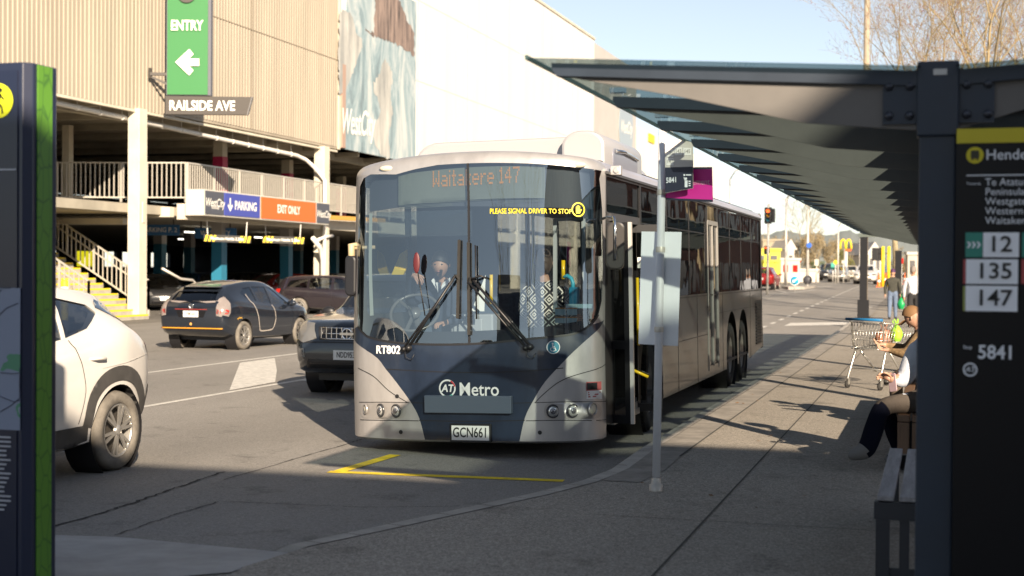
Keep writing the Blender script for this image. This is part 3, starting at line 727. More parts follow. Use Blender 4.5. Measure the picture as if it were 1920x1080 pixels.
def bstrip(mb, pts, w, off=.004, mi=0, n=5):
    pp = smooth_poly([bF(*p) for p in pts], n, False); P = []
    for i, p in enumerate(pp):
        q0 = pp[max(0, i-1)]; q1 = pp[min(len(pp)-1, i+1)]; d = ((q1[0]-q0[0]), q1[1]-q0[1]); L = sqrt(d[0]**2+d[1]**2) or 1
        nx, ny = -d[1]/L*w/2, d[0]/L*w/2
        P += [BT @ bsurf(p[0]+nx, p[1]+ny, off), BT @ bsurf(p[0]-nx, p[1]-ny, off)]
    mb.grid(P, len(pp), 2, mi, True)
def btext(mb, st, cpx, cpy, h, off=.006, bold=.02, sx=1, mi=0, shear=0, tilt=0.0):
    t0, v0 = bF(cpx, cpy); vs, fs = text_geo(st, bold, 'C', shear); c = bsurf(t0, v0)
    e = bsurf(t0+.01, v0)-bsurf(t0-.01, v0); k = .02/max(e.length, 1e-6)
    mb.add([BT @ bsurf(t0+x*h*sx*k, v0+y*h+x*h*sx*tilt, off) for x, y in vs], fs, mi)
m_silver = M('bus_silver', (.46, .445, .44), .34, .5, nscale=2.6, namt=.17, coat=.25, stretch=(1, 1, .35))
m_navy = M('bus_navy', (.013, .022, .043), .32, .0, nscale=2.2, namt=.35, coat=.3, stretch=(1, 1, .4), bump=.03, bscale=3)
m_bgrey = M('bus_side_grey', (.060, .056, .056), .32, .3, nscale=1.6, namt=.28, coat=.35, stretch=(1, .5, 1.2), bump=.03, bscale=2)
m_roofp = M('bus_roof_lilac', (.40, .40, .46), .35, .3, nscale=.9, namt=.1, coat=.2)
m_black = M('black_plastic', (.012, .012, .014), .45)
m_rub = M('rubber', (.018, .017, .016), .8, nscale=8, namt=.3)
m_wsg = glass('windscreen_glass', (.64, .72, .76), .19, 0.0, (.85, .93, 1.0), .8, wav=.03)
m_sdg = glass('side_glass', (.13, .135, .14), .085, 0.0, (.74, .76, .80), .58, wav=.10)
m_chr = M('chrome', (.8, .8, .8), .12, 1.0)
m_dgrey = M('dark_grey_trim', (.05, .05, .055), .5)
m_inner = M('bus_interior_grey', (.10, .105, .11), .7, nscale=2, namt=.15)
m_lite = M('bus_interior_light', (.42, .42, .40), .6)
m_plate = M('plate_white', (.72, .72, .70), .4)
m_txtb = M('plate_black', (.015, .015, .015), .5)
m_yell = M('handrail_yellow', (.80, .52, .01), .35, coat=.3)
m_lens = M('lamp_lens', (.75, .75, .72), .06, .6, coat=.6)
m_lensd = M('lamp_bezel', (.06, .06, .065), .25, .3)
BUS = thing('city_bus', 'silver and navy city bus standing at the kerb with its front door open', 'bus', BO_)

WS_PX = [(671, 612), (681, 624), (694, 633), (725, 640), (760, 644), (820, 646), (880, 645), (940, 641), (997, 635), (1040, 631), (1078, 625), (1107, 609), (1122, 590), (1129, 560), (1131, 480), (1129, 390), (1124, 335), (1117, 317), (1102, 307), (1060, 302), (1000, 299), (940, 299.5), (880, 302), (820, 307), (770, 313), (720, 321), (695, 327), (682, 334), (675, 350), (672, 420), (670.5, 500), (670, 570)]
WSP = [bF(*p) for p in WS_PX]
WSP = [(max(-BS+.07, min(BS-.05, t)), v) for t, v in WSP]
NL = [bF(*p) for p in ((673, 628), (698, 664), (724, 693), (747, 722), (770, 754), (786, 784), (797, 826))]
NR = [bF(*p) for p in ((974, 828), (984, 784), (1000, 751), (1022, 716), (1055, 680), (1078, 657), (1107, 631), (1133, 600))]
NL = smooth_poly([(-BS+.05, NL[0][1]+.02)]+NL[1:], 4, False); NR = smooth_poly(NR, 4, False)
BOT = .16
NL[-1] = (NL[-1][0], BOT); NR[0] = (NR[0][0], BOT)
wl, wr_ = WSP[0], WSP[11]
loop_ws_low = WSP[0:12]
shell = [(-BS, BOT), (NL[-1][0], BOT)] + NL[::-1][1:] + [WSP[0]] + WSP[:11:-1] + [WSP[11]] + NR[::-1] + [(BS, BOT), (BS, BVT), (-BS, BVT)]
mb = MB(); bpatch(mb, shell, (), 0, .08)
P = []; nt_ = 61
for i in range(nt_):
    t = -BS+2*BS*i/(nt_-1)
    for j in range(7): P.append(BT @ bsurf(t, BVT+.16*j/6))
    q = bsurf(t, BVT+.16); x = q.x
    P.append(BT @ Vector((x, max(q.y+.05, 1.0), BVT+BRR+.09*(1-(x/BW)**2))))
mb.grid(P, nt_, 8, 0, True)
# side edge of the front shell turned inward at the bottom
P = []
for i in range(nt_):
    t = -BS+2*BS*i/(nt_-1); P += [BT @ bsurf(t, BOT), BT @ bsurf(t, BOT-.02, -.03), BT @ bsurf(t, BOT-.01, -.3)]
mb.grid(P, nt_, 3, 0, True)
FRONT = mb.build('front_shell', m_silver, BUS)
navy = NL + NR + WSP[11::-1]
mb = MB(); bpatch(mb, navy, (), 0.0, .08); NAVY = mb.build('navy_panel', m_navy, BUS)
mb = MB(); bpatch(mb, WSP, (), 0.0, .09); WS_ = mb.build('windscreen', m_wsg, BUS)
# black band printed along the glass, seams
mb = MB()
band = WS_PX[4:14] + [(1118, 480), (1117, 560), (1110, 585), (1094, 601), (1029, 612), (948, 618), (880, 621), (820, 622), (776, 622)]
bdecal(mb, band, -.012)
bdecal(mb, [(1129, 390), (1131, 480), (1118, 480), (1113, 400)], -.012)
bdecal(mb, [(672, 420), (675, 350), (682, 334), (686, 345), (679, 425)], -.012)
bdecal(mb, [(670.5, 500), (672, 420), (677, 425), (676, 500)], -.012)
mb.build('black_border', m_black, WS_)
mb = MB(); bstrip(mb, [(880, 302), (879, 400), (879, 520), (880, 645)], .022, .004); bstrip(mb, [(a, b) for a, b in WS_PX[0:13]], .02, .003)
mb.build('glass_seal', m_black, WS_)
mb = MB()
bstrip(mb, [(724, 692), (760, 694), (850, 698), (960, 697), (1056, 690)], .008, .003); bstrip(mb, [(773, 755), (880, 757), (997, 755)], .007, .003); bstrip(mb, [(786, 788), (880, 790), (984, 788)], .008, .003)
bstrip(mb, [(672, 690), (700, 705), (730, 733), (765, 755)], .007, .003); bstrip(mb, [(1140, 682), (1090, 700), (1050, 715), (1020, 738), (1004, 754)], .007, .003)
bstrip(mb, [(674, 754), (720, 754), (768, 755)], .006, .003); bstrip(mb, [(1002, 755), (1080, 753), (1140, 752)], .006, .003)
bstrip(mb, [(676, 787), (730, 788), (785, 789)], .007, .003); bstrip(mb, [(986, 789), (1060, 788), (1141, 786)], .007, .003)
for p in ((752, 810), (1012, 811), (745, 743)): mb.disc(bP(*p, .004), (1, 0, 0), (0, 0, 1), .02, 12)
mb.build('panel_seam', m_black, NAVY)
# destination display and header behind the glass
mb = MB(); bdecal(mb, [(676, 350), (690, 331), (770, 316), (880, 305), (1000, 302), (1100, 308), (1122, 330), (1127, 392), (1000, 388), (880, 386), (740, 388), (676, 398)], -.09)
HEAD = mb.build('header_panel', M('header_dark', (.035, .04, .05), .6), BUS)
mb = MB(); bdecal(mb, [(739, 328), (1025, 312), (1025, 371), (739, 385)], -.055)
DISP = mb.build('destination_display', M('display_board', (.125, .135, .105), .6, nscale=2, namt=.1), BUS)
mb = MB()
for k in range(26):
    y0 = 318+k*2.5
    bstrip(mb, [(741, y0+10.5), (1023, y0-5)], .004, -.052, n=1)
mb.build('louvre_lines', M('display_louvre', (.07, .08, .06), .6), DISP)
# amber dot matrix text
FONT5 = {'W': ['10001', '10001', '10001', '10101', '10101', '11011', '10001'], 'a': ['00000', '00000', '01110', '00001', '01111', '10001', '01111'], 'i': ['1', '0', '1', '1', '1', '1', '1'], 't': ['010', '010', '111', '010', '010', '010', '011'],
 'k': ['1000', '1000', '1001', '1010', '1100', '1010', '1001'], 'e': ['00000', '00000', '01110', '10001', '11111', '10000', '01110'], 'r': ['0000', '0000', '1011', '1100', '1000', '1000', '1000'], ' ': ['00'], '1': ['010', '110', '010', '010', '010', '010', '111'],
 '4': ['00010', '00110', '01010', '10010', '11111', '00010', '00010'], '7': ['11111', '00001', '00010', '00010', '00100', '00100', '00100']}
mb = MB(); cx = 0
for ch in 'Waitakere 147':
    g = FONT5[ch]
    for r_, row in enumerate(g):
        for q, b in enumerate(row):
            if b == '1':
                px = 808+(cx+q)*2.62; py = 322+r_*4.4-(px-808)*.054
                bdecal(mb, [(px-1.1, py-1.9), (px+1.1, py-1.9), (px+1.1, py+1.9), (px-1.1, py+1.9)], -.048, 0, 1)
    cx += len(g[0])+1
mb.build('amber_lettering', M('amber_led', (.34, .14, .03), .5, emit=(1, .42, .10), estr=.14), DISP)
mb = MB(); btext(mb, 'PLEASE SIGNAL DRIVER TO STOP', 994, 396, .058, .004, .008, .90, tilt=.0)
c = bP(1084, 393, .004); t0, v0 = bF(1084, 393)
ring = lambda r, n=24: [(t0+r*cos(2*pi*k/n)*1.0, v0+r*sin(2*pi*k/n)) for k in range(n)]
R1, R2 = ring(.064), ring(.053)
mb.add([BT @ bsurf(a, b, .004) for a, b in R1+R2], [(k, (k+1) % 24, 24+(k+1) % 24, 24+k) for k in range(24)])
hand = [(-.022, -.035), (.014, -.035), (.032, .0), (.026, .006), (.016, -.006), (.015, .032), (.009, .032), (.007, .004), (.004, .038), (-.002, .038), (-.003, .004), (-.008, .036), (-.013, .035), (-.013, .002), (-.018, .026), (-.023, .025), (-.024, -.01)]
v2, f2 = patch2d(hand, (), .05); mb.add([BT @ bsurf(t0+a, v0+b, .004) for a, b in v2], f2)
mb.build('yellow_lettering', M('sticker_yellow', (.75, .60, .01), .5), WS_)
# lettering on the navy panel
mb = MB(); btext(mb, 'RT802', 728, 656.5, .105, .004, .03, .98); mb.build('fleet_number', M('sticker_white', (.72, .72, .72), .45), NAVY); mb = MB()
t0, v0 = bF(839, 728); R1, R2 = ring(.083, 28), ring(.068, 28)
mb.add([BT @ bsurf(a, b, .004) for a, b in R1+R2], [(k, (k+1) % 28, 28+(k+1) % 28, 28+k) for k in range(28)])
btext(mb, 'AT', 839, 728.5, .095, .005, .03, .95, shear=.2)
mb.build('logo', M('sticker_white'), NAVY); mb = MB(); btext(mb, 'Metro', 898, 731, .172, .004, .010, .90)
mb.build('lettering', M('sticker_white'), NAVY)
mb = MB()
for k in range(5, 9):
    a0, a1 = 2*pi*k/28-.9, 2*pi*(k+1)/28-.9
    mb.add([BT @ bsurf(t0+r*cos(a), v0+r*sin(a), .0055) for r, a in ((.069, a0), (.082, a0), (.082, a1), (.069, a1))], [(0, 1, 2, 3)])
mb.build('logo_red', M('logo_red', (.5, .03, .04), .5), NAVY)
mb = MB()
for k in range(19, 24):
    a0, a1 = 2*pi*k/28, 2*pi*(k+1)/28
    mb.add([BT @ bsurf(t0+r*cos(a), v0+r*sin(a), .0055) for r, a in ((.069, a0), (.082, a0), (.082, a1), (.069, a1))], [(0, 1, 2, 3)])
mb.build('logo_green', M('logo_green', (.05, .4, .3), .5), NAVY)
t0, v0 = bF(1037, 651)
mb = MB(); mb.add([BT @ bsurf(a, b, .004) for a, b in ring(.062)], [tuple(range(24))]); WC = mb.build('access_badge', M('badge_teal', (.03, .22, .30), .45), NAVY)
mb = MB(); R1, R2 = ring(.062), ring(.055); mb.add([BT @ bsurf(a, b, .006) for a, b in R1+R2], [(k, (k+1) % 24, 24+(k+1) % 24, 24+k) for k in range(24)])
mb.add([BT @ bsurf(t0-.006+.009*cos(2*pi*k/10), v0+.032+.009*sin(2*pi*k/10), .006) for k in range(10)], [tuple(range(10))])
for seg in (((-.008, .02), (-.004, -.008)), ((-.004, -.006), (.016, -.008)), ((.016, -.006), (.026, -.03)), ((-.004, .008), (.014, .006))):
    (a, b), (c_, d) = seg; L = sqrt((c_-a)**2+(d-b)**2); nx, ny = -(d-b)/L*.004, (c_-a)/L*.004
    mb.add([BT @ bsurf(t0+x, v0+y, .006) for x, y in ((a-nx, b-ny), (c_-nx, d-ny), (c_+nx, d+ny), (a+nx, b+ny))], [(0, 1, 2, 3)])
n = 16; arcp = [(.024*cos(radians(200+150*k/n))-.002, .024*sin(radians(160+190*k/n))-.016) for k in range(n+1)]
vv = []
for k in range(n+1): a = radians(130+230*k/n); vv += [(t0-.002+.026*cos(a), v0-.018+.022*sin(a)), (t0-.002+.020*cos(a), v0-.018+.016*sin(a))]
mb.add([BT @ bsurf(a, b, .006) for a, b in vv], [(2*k, 2*k+2, 2*k+3, 2*k+1) for k in range(n)])
mb.build('access_symbol', M('sticker_white'), WC)
mb = MB(); bdecal(mb, [(1099, 733), (1128, 731), (1128, 748), (1099, 748)], .004); SK = mb.build('sticker', M('sticker_white'), FRONT)
mb = MB(); bdecal(mb, [(1099, 716), (1127, 715), (1127, 731), (1099, 733)], .004); mb.build('red_field', M('sticker_red', (.42, .10, .10), .5), SK)
mb = MB(); bdecal(mb, [(1100, 718), (1119, 717), (1119, 730), (1100, 731)], .006); mb.build('dark_field', m_black, SK)
mb = MB()
for k in range(3): bstrip(mb, [(1102, 736+4*k), (1125-4*k, 735+4*k)], .012, .006, n=1)
mb.build('red_lines', M('sticker_red'), SK)
# bracket panel and plate
def bface(mb, x0, x1, z0, z1, y0, y1, mi=0):
    T = mb.T; mb.T = BT; mb.box(x0, x1, y0, y1, z0, z1, mi); mb.T = T
def blx(px, py):
    q = BTi @ bP(px, py); return q
a, b = blx(799, 773), blx(961, 742)
mb = MB(); bface(mb, a.x, b.x, a.z, b.z, -.045, .03); mb.build('blank_panel', M('panel_bluegrey', (.075, .095, .13), .35, coat=.3), BUS, bevel=.006)
a, b = blx(847.5, 825.5), blx(919.5, 797)
mb = MB(); bface(mb, a.x-.012, b.x+.012, a.z-.012, b.z+.012, -.022, .03); PLT = mb.build('number_plate', m_black, BUS, bevel=.004)
mb = MB(); bface(mb, a.x+.006, b.x-.006, a.z+.006, b.z-.006, -.0265, -.0225); mb.build('plate_face', m_plate, PLT)
mb = MB(); c = BT @ Vector(((a.x+b.x)/2, -.0285, (a.z+b.z)/2)); mb.text('GCN661', c, (1, 0, .024), (0, 0, 1), .128, bold=.015, sx=.72); mb.build('plate_lettering', m_txtb, PLT)
# headlamp groups
for grp in (((687, 767, .038, 1), (715, 769, .05, 0), (744, 770, .05, 0)), ((1036, 771, .05, 0), (1073, 770, .05, 0), (1110, 767, .05, 1))):
    pxs = [g[0] for g in grp]
    mb = MB(); bdecal(mb, [(a_, b_) for a_, b_ in rrect(min(pxs)-(11 if pxs[0] < 800 else 16), max(pxs)+18, 755.5, 785, 13)], .003)
    HL = mb.build('lamp_panel', M('lamp_panel_silver', (.43, .41, .40), .3, .5), BUS)
    for (px, py, r, ind) in grp:
        c = bP(px, py, .006); c2 = bP(px, py, .1); d = (c2-c).normalized()
        mb = MB(); mb.lathe([(r*1.28, -.002), (r*1.28, .012), (r*1.05, .016), (r*1.0, .004)], c, d, 24); H1 = mb.build('headlight', m_lensd if not ind else M('lamp_panel_silver'), HL)
        mb = MB(); mb.lathe([(r*1.0, .003), (r*.85, .010), (r*.5, .016), (0, .018)], c, d, 24); mb.build('lens', m_lens if not ind else M('lens_cream', (.55, .52, .42), .2, coat=.5), H1)
        if not ind:
            mb = MB(); mb.lathe([(r*.55, .0155), (r*.5, .022), (r*.2, .024), (0, .024)], c, d, 16); mb.build('bulb_eye', M('lamp_eye', (.25, .25, .27), .1, .7, coat=.5), H1)
for (px, py) in ((693, 310), (1074, 291)):
    t0, v0 = bF(px, max(py, 312)); c = BT @ (bsurf(t0, BVT+.02)); 
    mb = MB(); mb.ball((0, 0, 0), (.075, .02, .028), 8); mb.v = [(c.x+x, c.y+y, c.z+z) for x, y, z in mb.v]; mb.build('marker_lamp', M('lens_cream'), BUS)

# ---- sides
def lean_y(z): return BB+lean(min(z, BVT))
def sideface(mb, poly, holes, x, off=0, step=.5, mi=0):
    v2, f2 = patch2d(poly, holes, step); mb.add([BT @ Vector((x+off*(1 if x > 0 else -1), a, b)) for a, b in v2], f2 if x > 0 else [f[::-1] for f in f2], mi, False)
def arch(cy, r, z0, n=14): return [(cy+r, z0)]+[(cy+r*cos(pi*k/n), .50+r*sin(pi*k/n)*1.02) for k in range(n+1)]+[(cy-r, z0)]
SKZ = .27
WZ0, WZ1 = 1.42, 2.62
FWY, RW1, RW2 = 2.78, 9.15, 10.48
DO0, DO1 = .80, 2.02
prof_front = [(lean_y(z), z) for z in (SKZ, .6, 1.0, 1.42, 1.8, 2.2, 2.66)]
def body_side(x, door):
    bot = [(lean_y(SKZ), SKZ)]
    if door: bot += [(DO0, SKZ), (DO0, 2.22), (DO1, 2.22), (DO1, SKZ)]
    for cy in (FWY, RW1, RW2):
        a = arch(cy, .60 if cy != FWY else .64, SKZ); bot += a[::-1]
        if cy == RW1 and False: pass
    poly = bot+[(BL-.05, SKZ+.12), (BL-.05, BVT)]+prof_front[::-1][:-1]
    holes = []
    if door:
        holes = [rrect(.66, 2.25, 2.28, WZ1, .04), rrect(2.30, 6.78, WZ0, WZ1, .05), rrect(6.86, 7.74, .42, 2.36, .05), rrect(7.84, 12.95, WZ0, WZ1, .05), rrect(6.86, 7.74, 2.42, WZ1, .03)]
    else:
        holes = [rrect(.75, 12.9, WZ0-.1, WZ1, .06)]
    # cut arches through the poly outline order
    mb = MB(); sideface(mb, poly, holes, x)
    return mb, holes
mb, holes = body_side(BW, True); SIDE = mb.build('side_panel', m_bgrey, BUS)
mb = MB(); 
for h in holes: sideface(mb, h, (), BW, -.012, 2.0)
SG = mb.build('side_windows', m_sdg, BUS)
mb = MB(); mb.T = BT
for yy in (3.85, 5.4, 9.1, 10.4, 11.7): mb.box(BW-.02, BW-.006, yy-.012, yy+.012, WZ0, WZ1)
for yy, w in ((2.28, .05), (6.82, .07), (7.79, .09)): mb.box(BW-.03, BW+.004, yy-w/2, yy+w/2, WZ0-.2, WZ1)
mb.box(BW-.02, BW-.005, 2.3, 6.75, 2.22, 2.235); mb.box(BW-.02, BW-.005, 7.9, 12.9, 2.22, 2.235)
mb.build('window_bars', m_black, SG)
mb = MB(); mb.T = BT                                              # rear door frame and seams of the lower panels
for yy in (6.84, 7.76): mb.box(BW-.02, BW+.012, yy-.025, yy+.025, .36, 2.40)
mb.box(BW-.02, BW+.012, 6.84, 7.76, 2.36, 2.42); mb.box(BW-.02, BW+.012, 7.27, 7.31, .40, 2.36)
mb.build('rear_door_frame', M('door_frame_alu', (.45, .43, .40), .35, .6), BUS)
mb = MB(); mb.T = BT
for yy in (4.45, 5.9, 8.2, 11.4): mb.box(BW-.002, BW+.003, yy-.006, yy+.006, SKZ, WZ0)
mb.box(BW-.002, BW+.004, 3.5, 6.8, .86, .868); mb.box(BW-.002, BW+.004, 7.8, 13.1, 1.12, 1.13); mb.box(BW-.002, BW+.004, 2.3, 13.0, 1.385, 1.40); mb.box(BW-.002, BW+.004, .7, 13.0, 2.635, 2.645)
mb.build('side_seam', m_black, SIDE)
mb = MB(); mb.T = BT
mb.box(BW-.04, BW+.002, 12.1, 12.95, .45, 1.22)
for k in range(14): z = .48+k*.052; mb.bar((BW+.006, 12.12, z), (BW+.006, 12.93, z), .03, .018)
mb.build('vent_grille', m_black, BUS)
mb, holes = body_side(-BW, False); mb.build('side_panel', m_bgrey, BUS)
mb = MB(); sideface(mb, holes[0], (), -BW, -.012, 2.0); SGL = mb.build('side_windows', glass('far_side_glass', (.55, .57, .56), .08, 0, (1, 1, 1), .7), BUS)
mb = MB(); mb.T = BT
for yy in (1.9, 3.4, 5.0, 6.6, 8.2, 9.8, 11.4): mb.box(-BW-.004, -BW+.04, yy-.04, yy+.04, 1.32, WZ1)
mb.build('window_bars', m_black, SGL)
# roof, rear
mb = MB(); P = []; NS = 8
ys = [None, 1.0, 4, 8, BL-.25, BL-.05]
for side in (1, -1):
    P = []
    for yy in ys:
        for j in range(NS):
            a = pi/2*j/(NS-1); P.append(BT @ Vector((side*(BW-BRR*(1-cos(a))), (lean_y(BVT) if yy is None else yy), BVT+BRR*sin(a))))
    mb.grid(P, len(ys), NS, 0, True)
P = []; NX = 13
for yy in ys[1:]:
    for i in range(NX):
        x = -(BW-BRR)+2*(BW-BRR)*i/(NX-1); P.append(BT @ Vector((x, yy, BVT+BRR+.09*(1-(x/BW)**2)-(.0 if yy < BL-.2 else .04))))
mb.grid(P, len(ys)-1, NX, 0, True)
mb.build('roof', m_roofp, BUS)
mb = MB(); mb.T = BT
mb.box(BW-.01, BW+.022, .62, BL-.1, BVT-.02, BVT+.005); mb.build('roof_gutter', m_dgrey, BUS)
mb = MB(); mb.T = BT; mb.box(-BW, BW, BL-.06, BL, .35, BVT+.1); mb.box(-BW, BW, BL-.05, BL+.06, .35, .75); mb.build('rear_panel', m_bgrey, BUS, bevel=.03)
# roof pod
def podprof(x0, x1, z0, h, r, n=8):
    o = [(x0, z0)]
    for k in range(n+1): a = pi-pi/2*k/n; o.append((x0+r+r*cos(a), z0+h-r*.8+r*.8*sin(a)))
    for k in range(n+1): a = pi/2-pi/2*k/n; o.append((x1-r+r*cos(a), z0+h-r*.8+r*.8*sin(a)))
    return o+[(x1, z0)]
mb = MB(); mb.T = BT
mb.prism(podprof(-.90, 1.06, BVT+.05, .36, .26), (0, 1.25, 0), (1, 0, 0), (0, 0, 1), (0, 1.5, 0), 0, True)
mb.prism(podprof(-.85, 1.02, BVT+.05, .22, .16), (0, 2.76, 0), (1, 0, 0), (0, 0, 1), (0, 1.1, 0), 0, True)
mb.prism(podprof(.70, 1.14, BVT+.045, .405, .19), (0, 1.10, 0), (1, 0, 0), (0, 0, 1), (0, 1.85, 0), 0, True)
POD = mb.build('roof_pod', M('pod_lilac_white', (.36, .355, .37), .4, .1, coat=.2), BUS, bevel=.03, split=True)
mb = MB(); mb.T = BT
mb.prism(rrect(1.45, 2.65, BVT+.10, BVT+.30, .08), (1.138, 0, 0), (0, 1, 0), (0, 0, 1), (.012, 0, 0)); mb.build('pod_recess', M('pod_recess_grey', (.20, .21, .26), .3, coat=.4), POD)
mb = MB(); mb.T = BT; mb.tube([(1.16, 1.52, BVT+.27), (1.17, 1.9, BVT+.29), (1.16, 2.6, BVT+.26)], .018, 8); mb.build('pod_rail', m_chr, POD)
mb = MB(); mb.T = BT; mb.box(-.6, .7, 4.2, 8.0, BVT+.12, BVT+.32); mb.build('roof_unit', m_roofp, BUS, bevel=.08)
# small camera pod by the roof corner
c = BT @ Vector((BW+.02, .80, BVT+.02))
mb = MB(); mb.obox(c+Vector((.05, 0, 0)), (.05, 0, 0), (0, .045, 0), (0, 0, .045)); mb.cyl(c+Vector((.06, -.045, 0)), c+Vector((.06, -.06, 0)), .03); mb.build('camera_pod', m_silver, BUS, bevel=.01)
# wheels
def wheel(parent, c, r, w, steer=0.0, name='wheel', rimm=None, rr=.6, mat=None, spokes=0, local=False, hub=True):
    c = Vector(c); R_ = Matrix.Rotation(steer, 4, 'Z'); ax = R_ @ Vector((1 if w > 0 else -1, 0, 0)); w = abs(w)
    mb = MB(); mb.lathe([(r*rr, -w/2), (r*.9, -w/2), (r*.985, -w*.36), (r, -w*.2), (r, w*.2), (r*.985, w*.36), (r*.93, w/2), (r*rr*1.03, w/2), (r*rr, w*.42), (r*rr*.96, w*.3)], c, ax, 40)
    if r > .44:
        for k in range(48):
            a = 2*pi*k/48
            u = ax.orthogonal().normalized(); v = ax.cross(u); d = u*cos(a)+v*sin(a); tt = -u*sin(a)+v*cos(a)
            for s in (-1, 1): mb.obox(c+d*r+ax*s*w*.25, ax*w*.18, tt*.018, d*.008)
    W_ = mb.build(name, mat or m_rub, parent, local=local)
    mb = MB()
    R0 = r*rr
    if spokes:
        mb.lathe([(R0*1.0, w*.44), (R0*.93, w*.47), (R0*.90, w*.40), (R0*.86, w*.1)], c, ax, 40)
        u = ax.orthogonal().normalized(); v = ax.cross(u)
        for k in range(spokes):
            for dd in (-.15, .15):
                a = 2*pi*k/spokes+dd; a2 = 2*pi*k/spokes+dd*.35
                d = u*cos(a)+v*sin(a); d2 = u*cos(a2)+v*sin(a2); t = -u*sin(a)+v*cos(a)
                p = c+d2*R0*.16+ax*w*.42; q = c+d*R0*.92+ax*w*.43
                mb.bar(p, q, R0*.11, R0*.07, up=ax)
        mb.lathe([(R0*.22, w*.36), (R0*.2, w*.46), (R0*.1, w*.49), (0, w*.49)], c, ax, 20)
        mb.build('rim', rimm, W_, local=local)
        mb = MB(); mb.lathe([(R0*.95, w*.12), (R0*.5, w*.1), (0, w*.1)], c, ax, 24); mb.build('brake_disc', M('wheel_dark', (.05, .045, .04), .6, .3), W_, local=local)
    else:
        mb.lathe([(R0*1.0, w*.42), (R0*.9, w*.36), (R0*.75, w*.05), (R0*.5, w*.0), (R0*.42, w*.2), (R0*.36, w*.3), (0, w*.32)], c, ax, 32)
        u = ax.orthogonal().normalized(); v = ax.cross(u)
        for k in range(10): a = 2*pi*k/10; d = u*cos(a)+v*sin(a); mb.cyl(c+d*R0*.62+ax*w*.0, c+d*R0*.62+ax*w*.1, R0*.05, n=8)
        mb.build('rim', rimm or M('steel_rim', (.30, .29, .28), .45, .6), W_, local=local)
    return W_
for x, s in ((BW-.17, 1), (-BW+.17, -1)):
    for yy, st in ((FWY, .06), (RW1, 0), (RW2, 0)):
        q = BT @ Vector((x, yy, 0)); wheel(BUS, (q.x, q.y, .475), .475, .28*s, st)
mb = MB(); mb.T = BT                                              # dark wheel housings and underbody
for cy in (FWY, RW1, RW2):
    for s in (1, -1): mb.lathe([(.70, 0), (.66, .36)], (s*(BW-.38 if s > 0 else BW-.38)*1.0 if s > 0 else -(BW-.02), cy, .48), (1, 0, 0), 28)
mb.box(-BW+.05, BW-.4, 1.0, BL-.1, .26, .34); mb.build('wheel_housing', m_black, BUS)
# ---- interior
mb = MB(); mb.T = BT
mb.box(-BW+.02, BW-.02, .62, BL-.1, .36, .40); mb.build('floor', M('bus_floor', (.06, .065, .075), .6), BUS)
mb = MB(); mb.T = BT; mb.box(-BW+.04, BW-.04, 1.0, BL-.1, 2.55, 2.60); mb.box(-BW+.04, BW-.04, BL-.6, BL-.5, .4, 2.55); mb.build('ceiling', m_inner, BUS)
mb = MB(); mb.T = BT
mb.box(-1.16, .25, .33, .75, .45, 1.02); mb.box(-1.12, .55, .30, .62, .98, 1.05); mb.box(.25, .62, .55, .95, .4, 1.15)
mb.build('dashboard', M('dash_grey', (.16, .15, .14), .6, nscale=3, namt=.2), BUS, bevel=.03)
mb = MB(); mb.T = BT; mb.box(-.32, .12, .60, .85, 1.05, 1.32); mb.box(-.28, .02, .57, .60, 1.08, 1.28); mb.build('ticket_machine', M('machine_grey', (.33, .34, .35), .5), BUS, bevel=.02)
mb = MB(); mb.add([bP(868, 585, -.25), bP(895, 585, -.25), bP(895, 515, -.3)], [(0, 1, 2)]); mb.add([p+Vector((0, .004, 0)) for p in (bP(868, 585, -.25), bP(895, 585, -.25), bP(895, 515, -.3))], [(0, 2, 1)]); mb.build('paper_notice', m_signw, BUS)
# driver's wall behind the cab, cab door
mb = MB(); mb.T = BT; mb.box(-BW+.06, -.28, 2.05, 2.10, .4, 2.5); mb.box(-.30, -.26, 1.15, 2.05, .4, 1.25); mb.build('cab_partition', M('cab_blue_grey', (.06, .085, .12), .5), BUS)
mb = MB(); mb.T = BT
mb.box(-.95, -.45, 1.45, 1.95, .75, .86); mb.box(-.92, -.48, 1.90, 2.0, .86, 1.55); mb.box(-.8, -.6, 1.5, 1.9, .4, .75); mb.build('driver_seat', M('seat_dark', (.02, .025, .035), .8), BUS, bevel=.04)
c = bP(725, 588, -.34); mb = MB(); N = Vector((.10, -.72, .68)).normalized(); u = N.orthogonal().normalized(); v = N.cross(u)
mb.tube([c+(u*cos(2*pi*k/28)+v*sin(2*pi*k/28))*.235 for k in range(28)], .016, 8, closed=True)
for k in range(3): a = 2*pi*k/3+.5; mb.bar(c, c+(u*cos(a)+v*sin(a))*.23, .035, .015)
mb.lathe([(.06, -.02), (.06, .02), (0, .03)], c, N, 14); mb.cyl(c, c-N*.4, .035); mb.build('steering_wheel', M('wheel_rim_grey', (.10, .10, .10), .3, coat=.3), BUS)
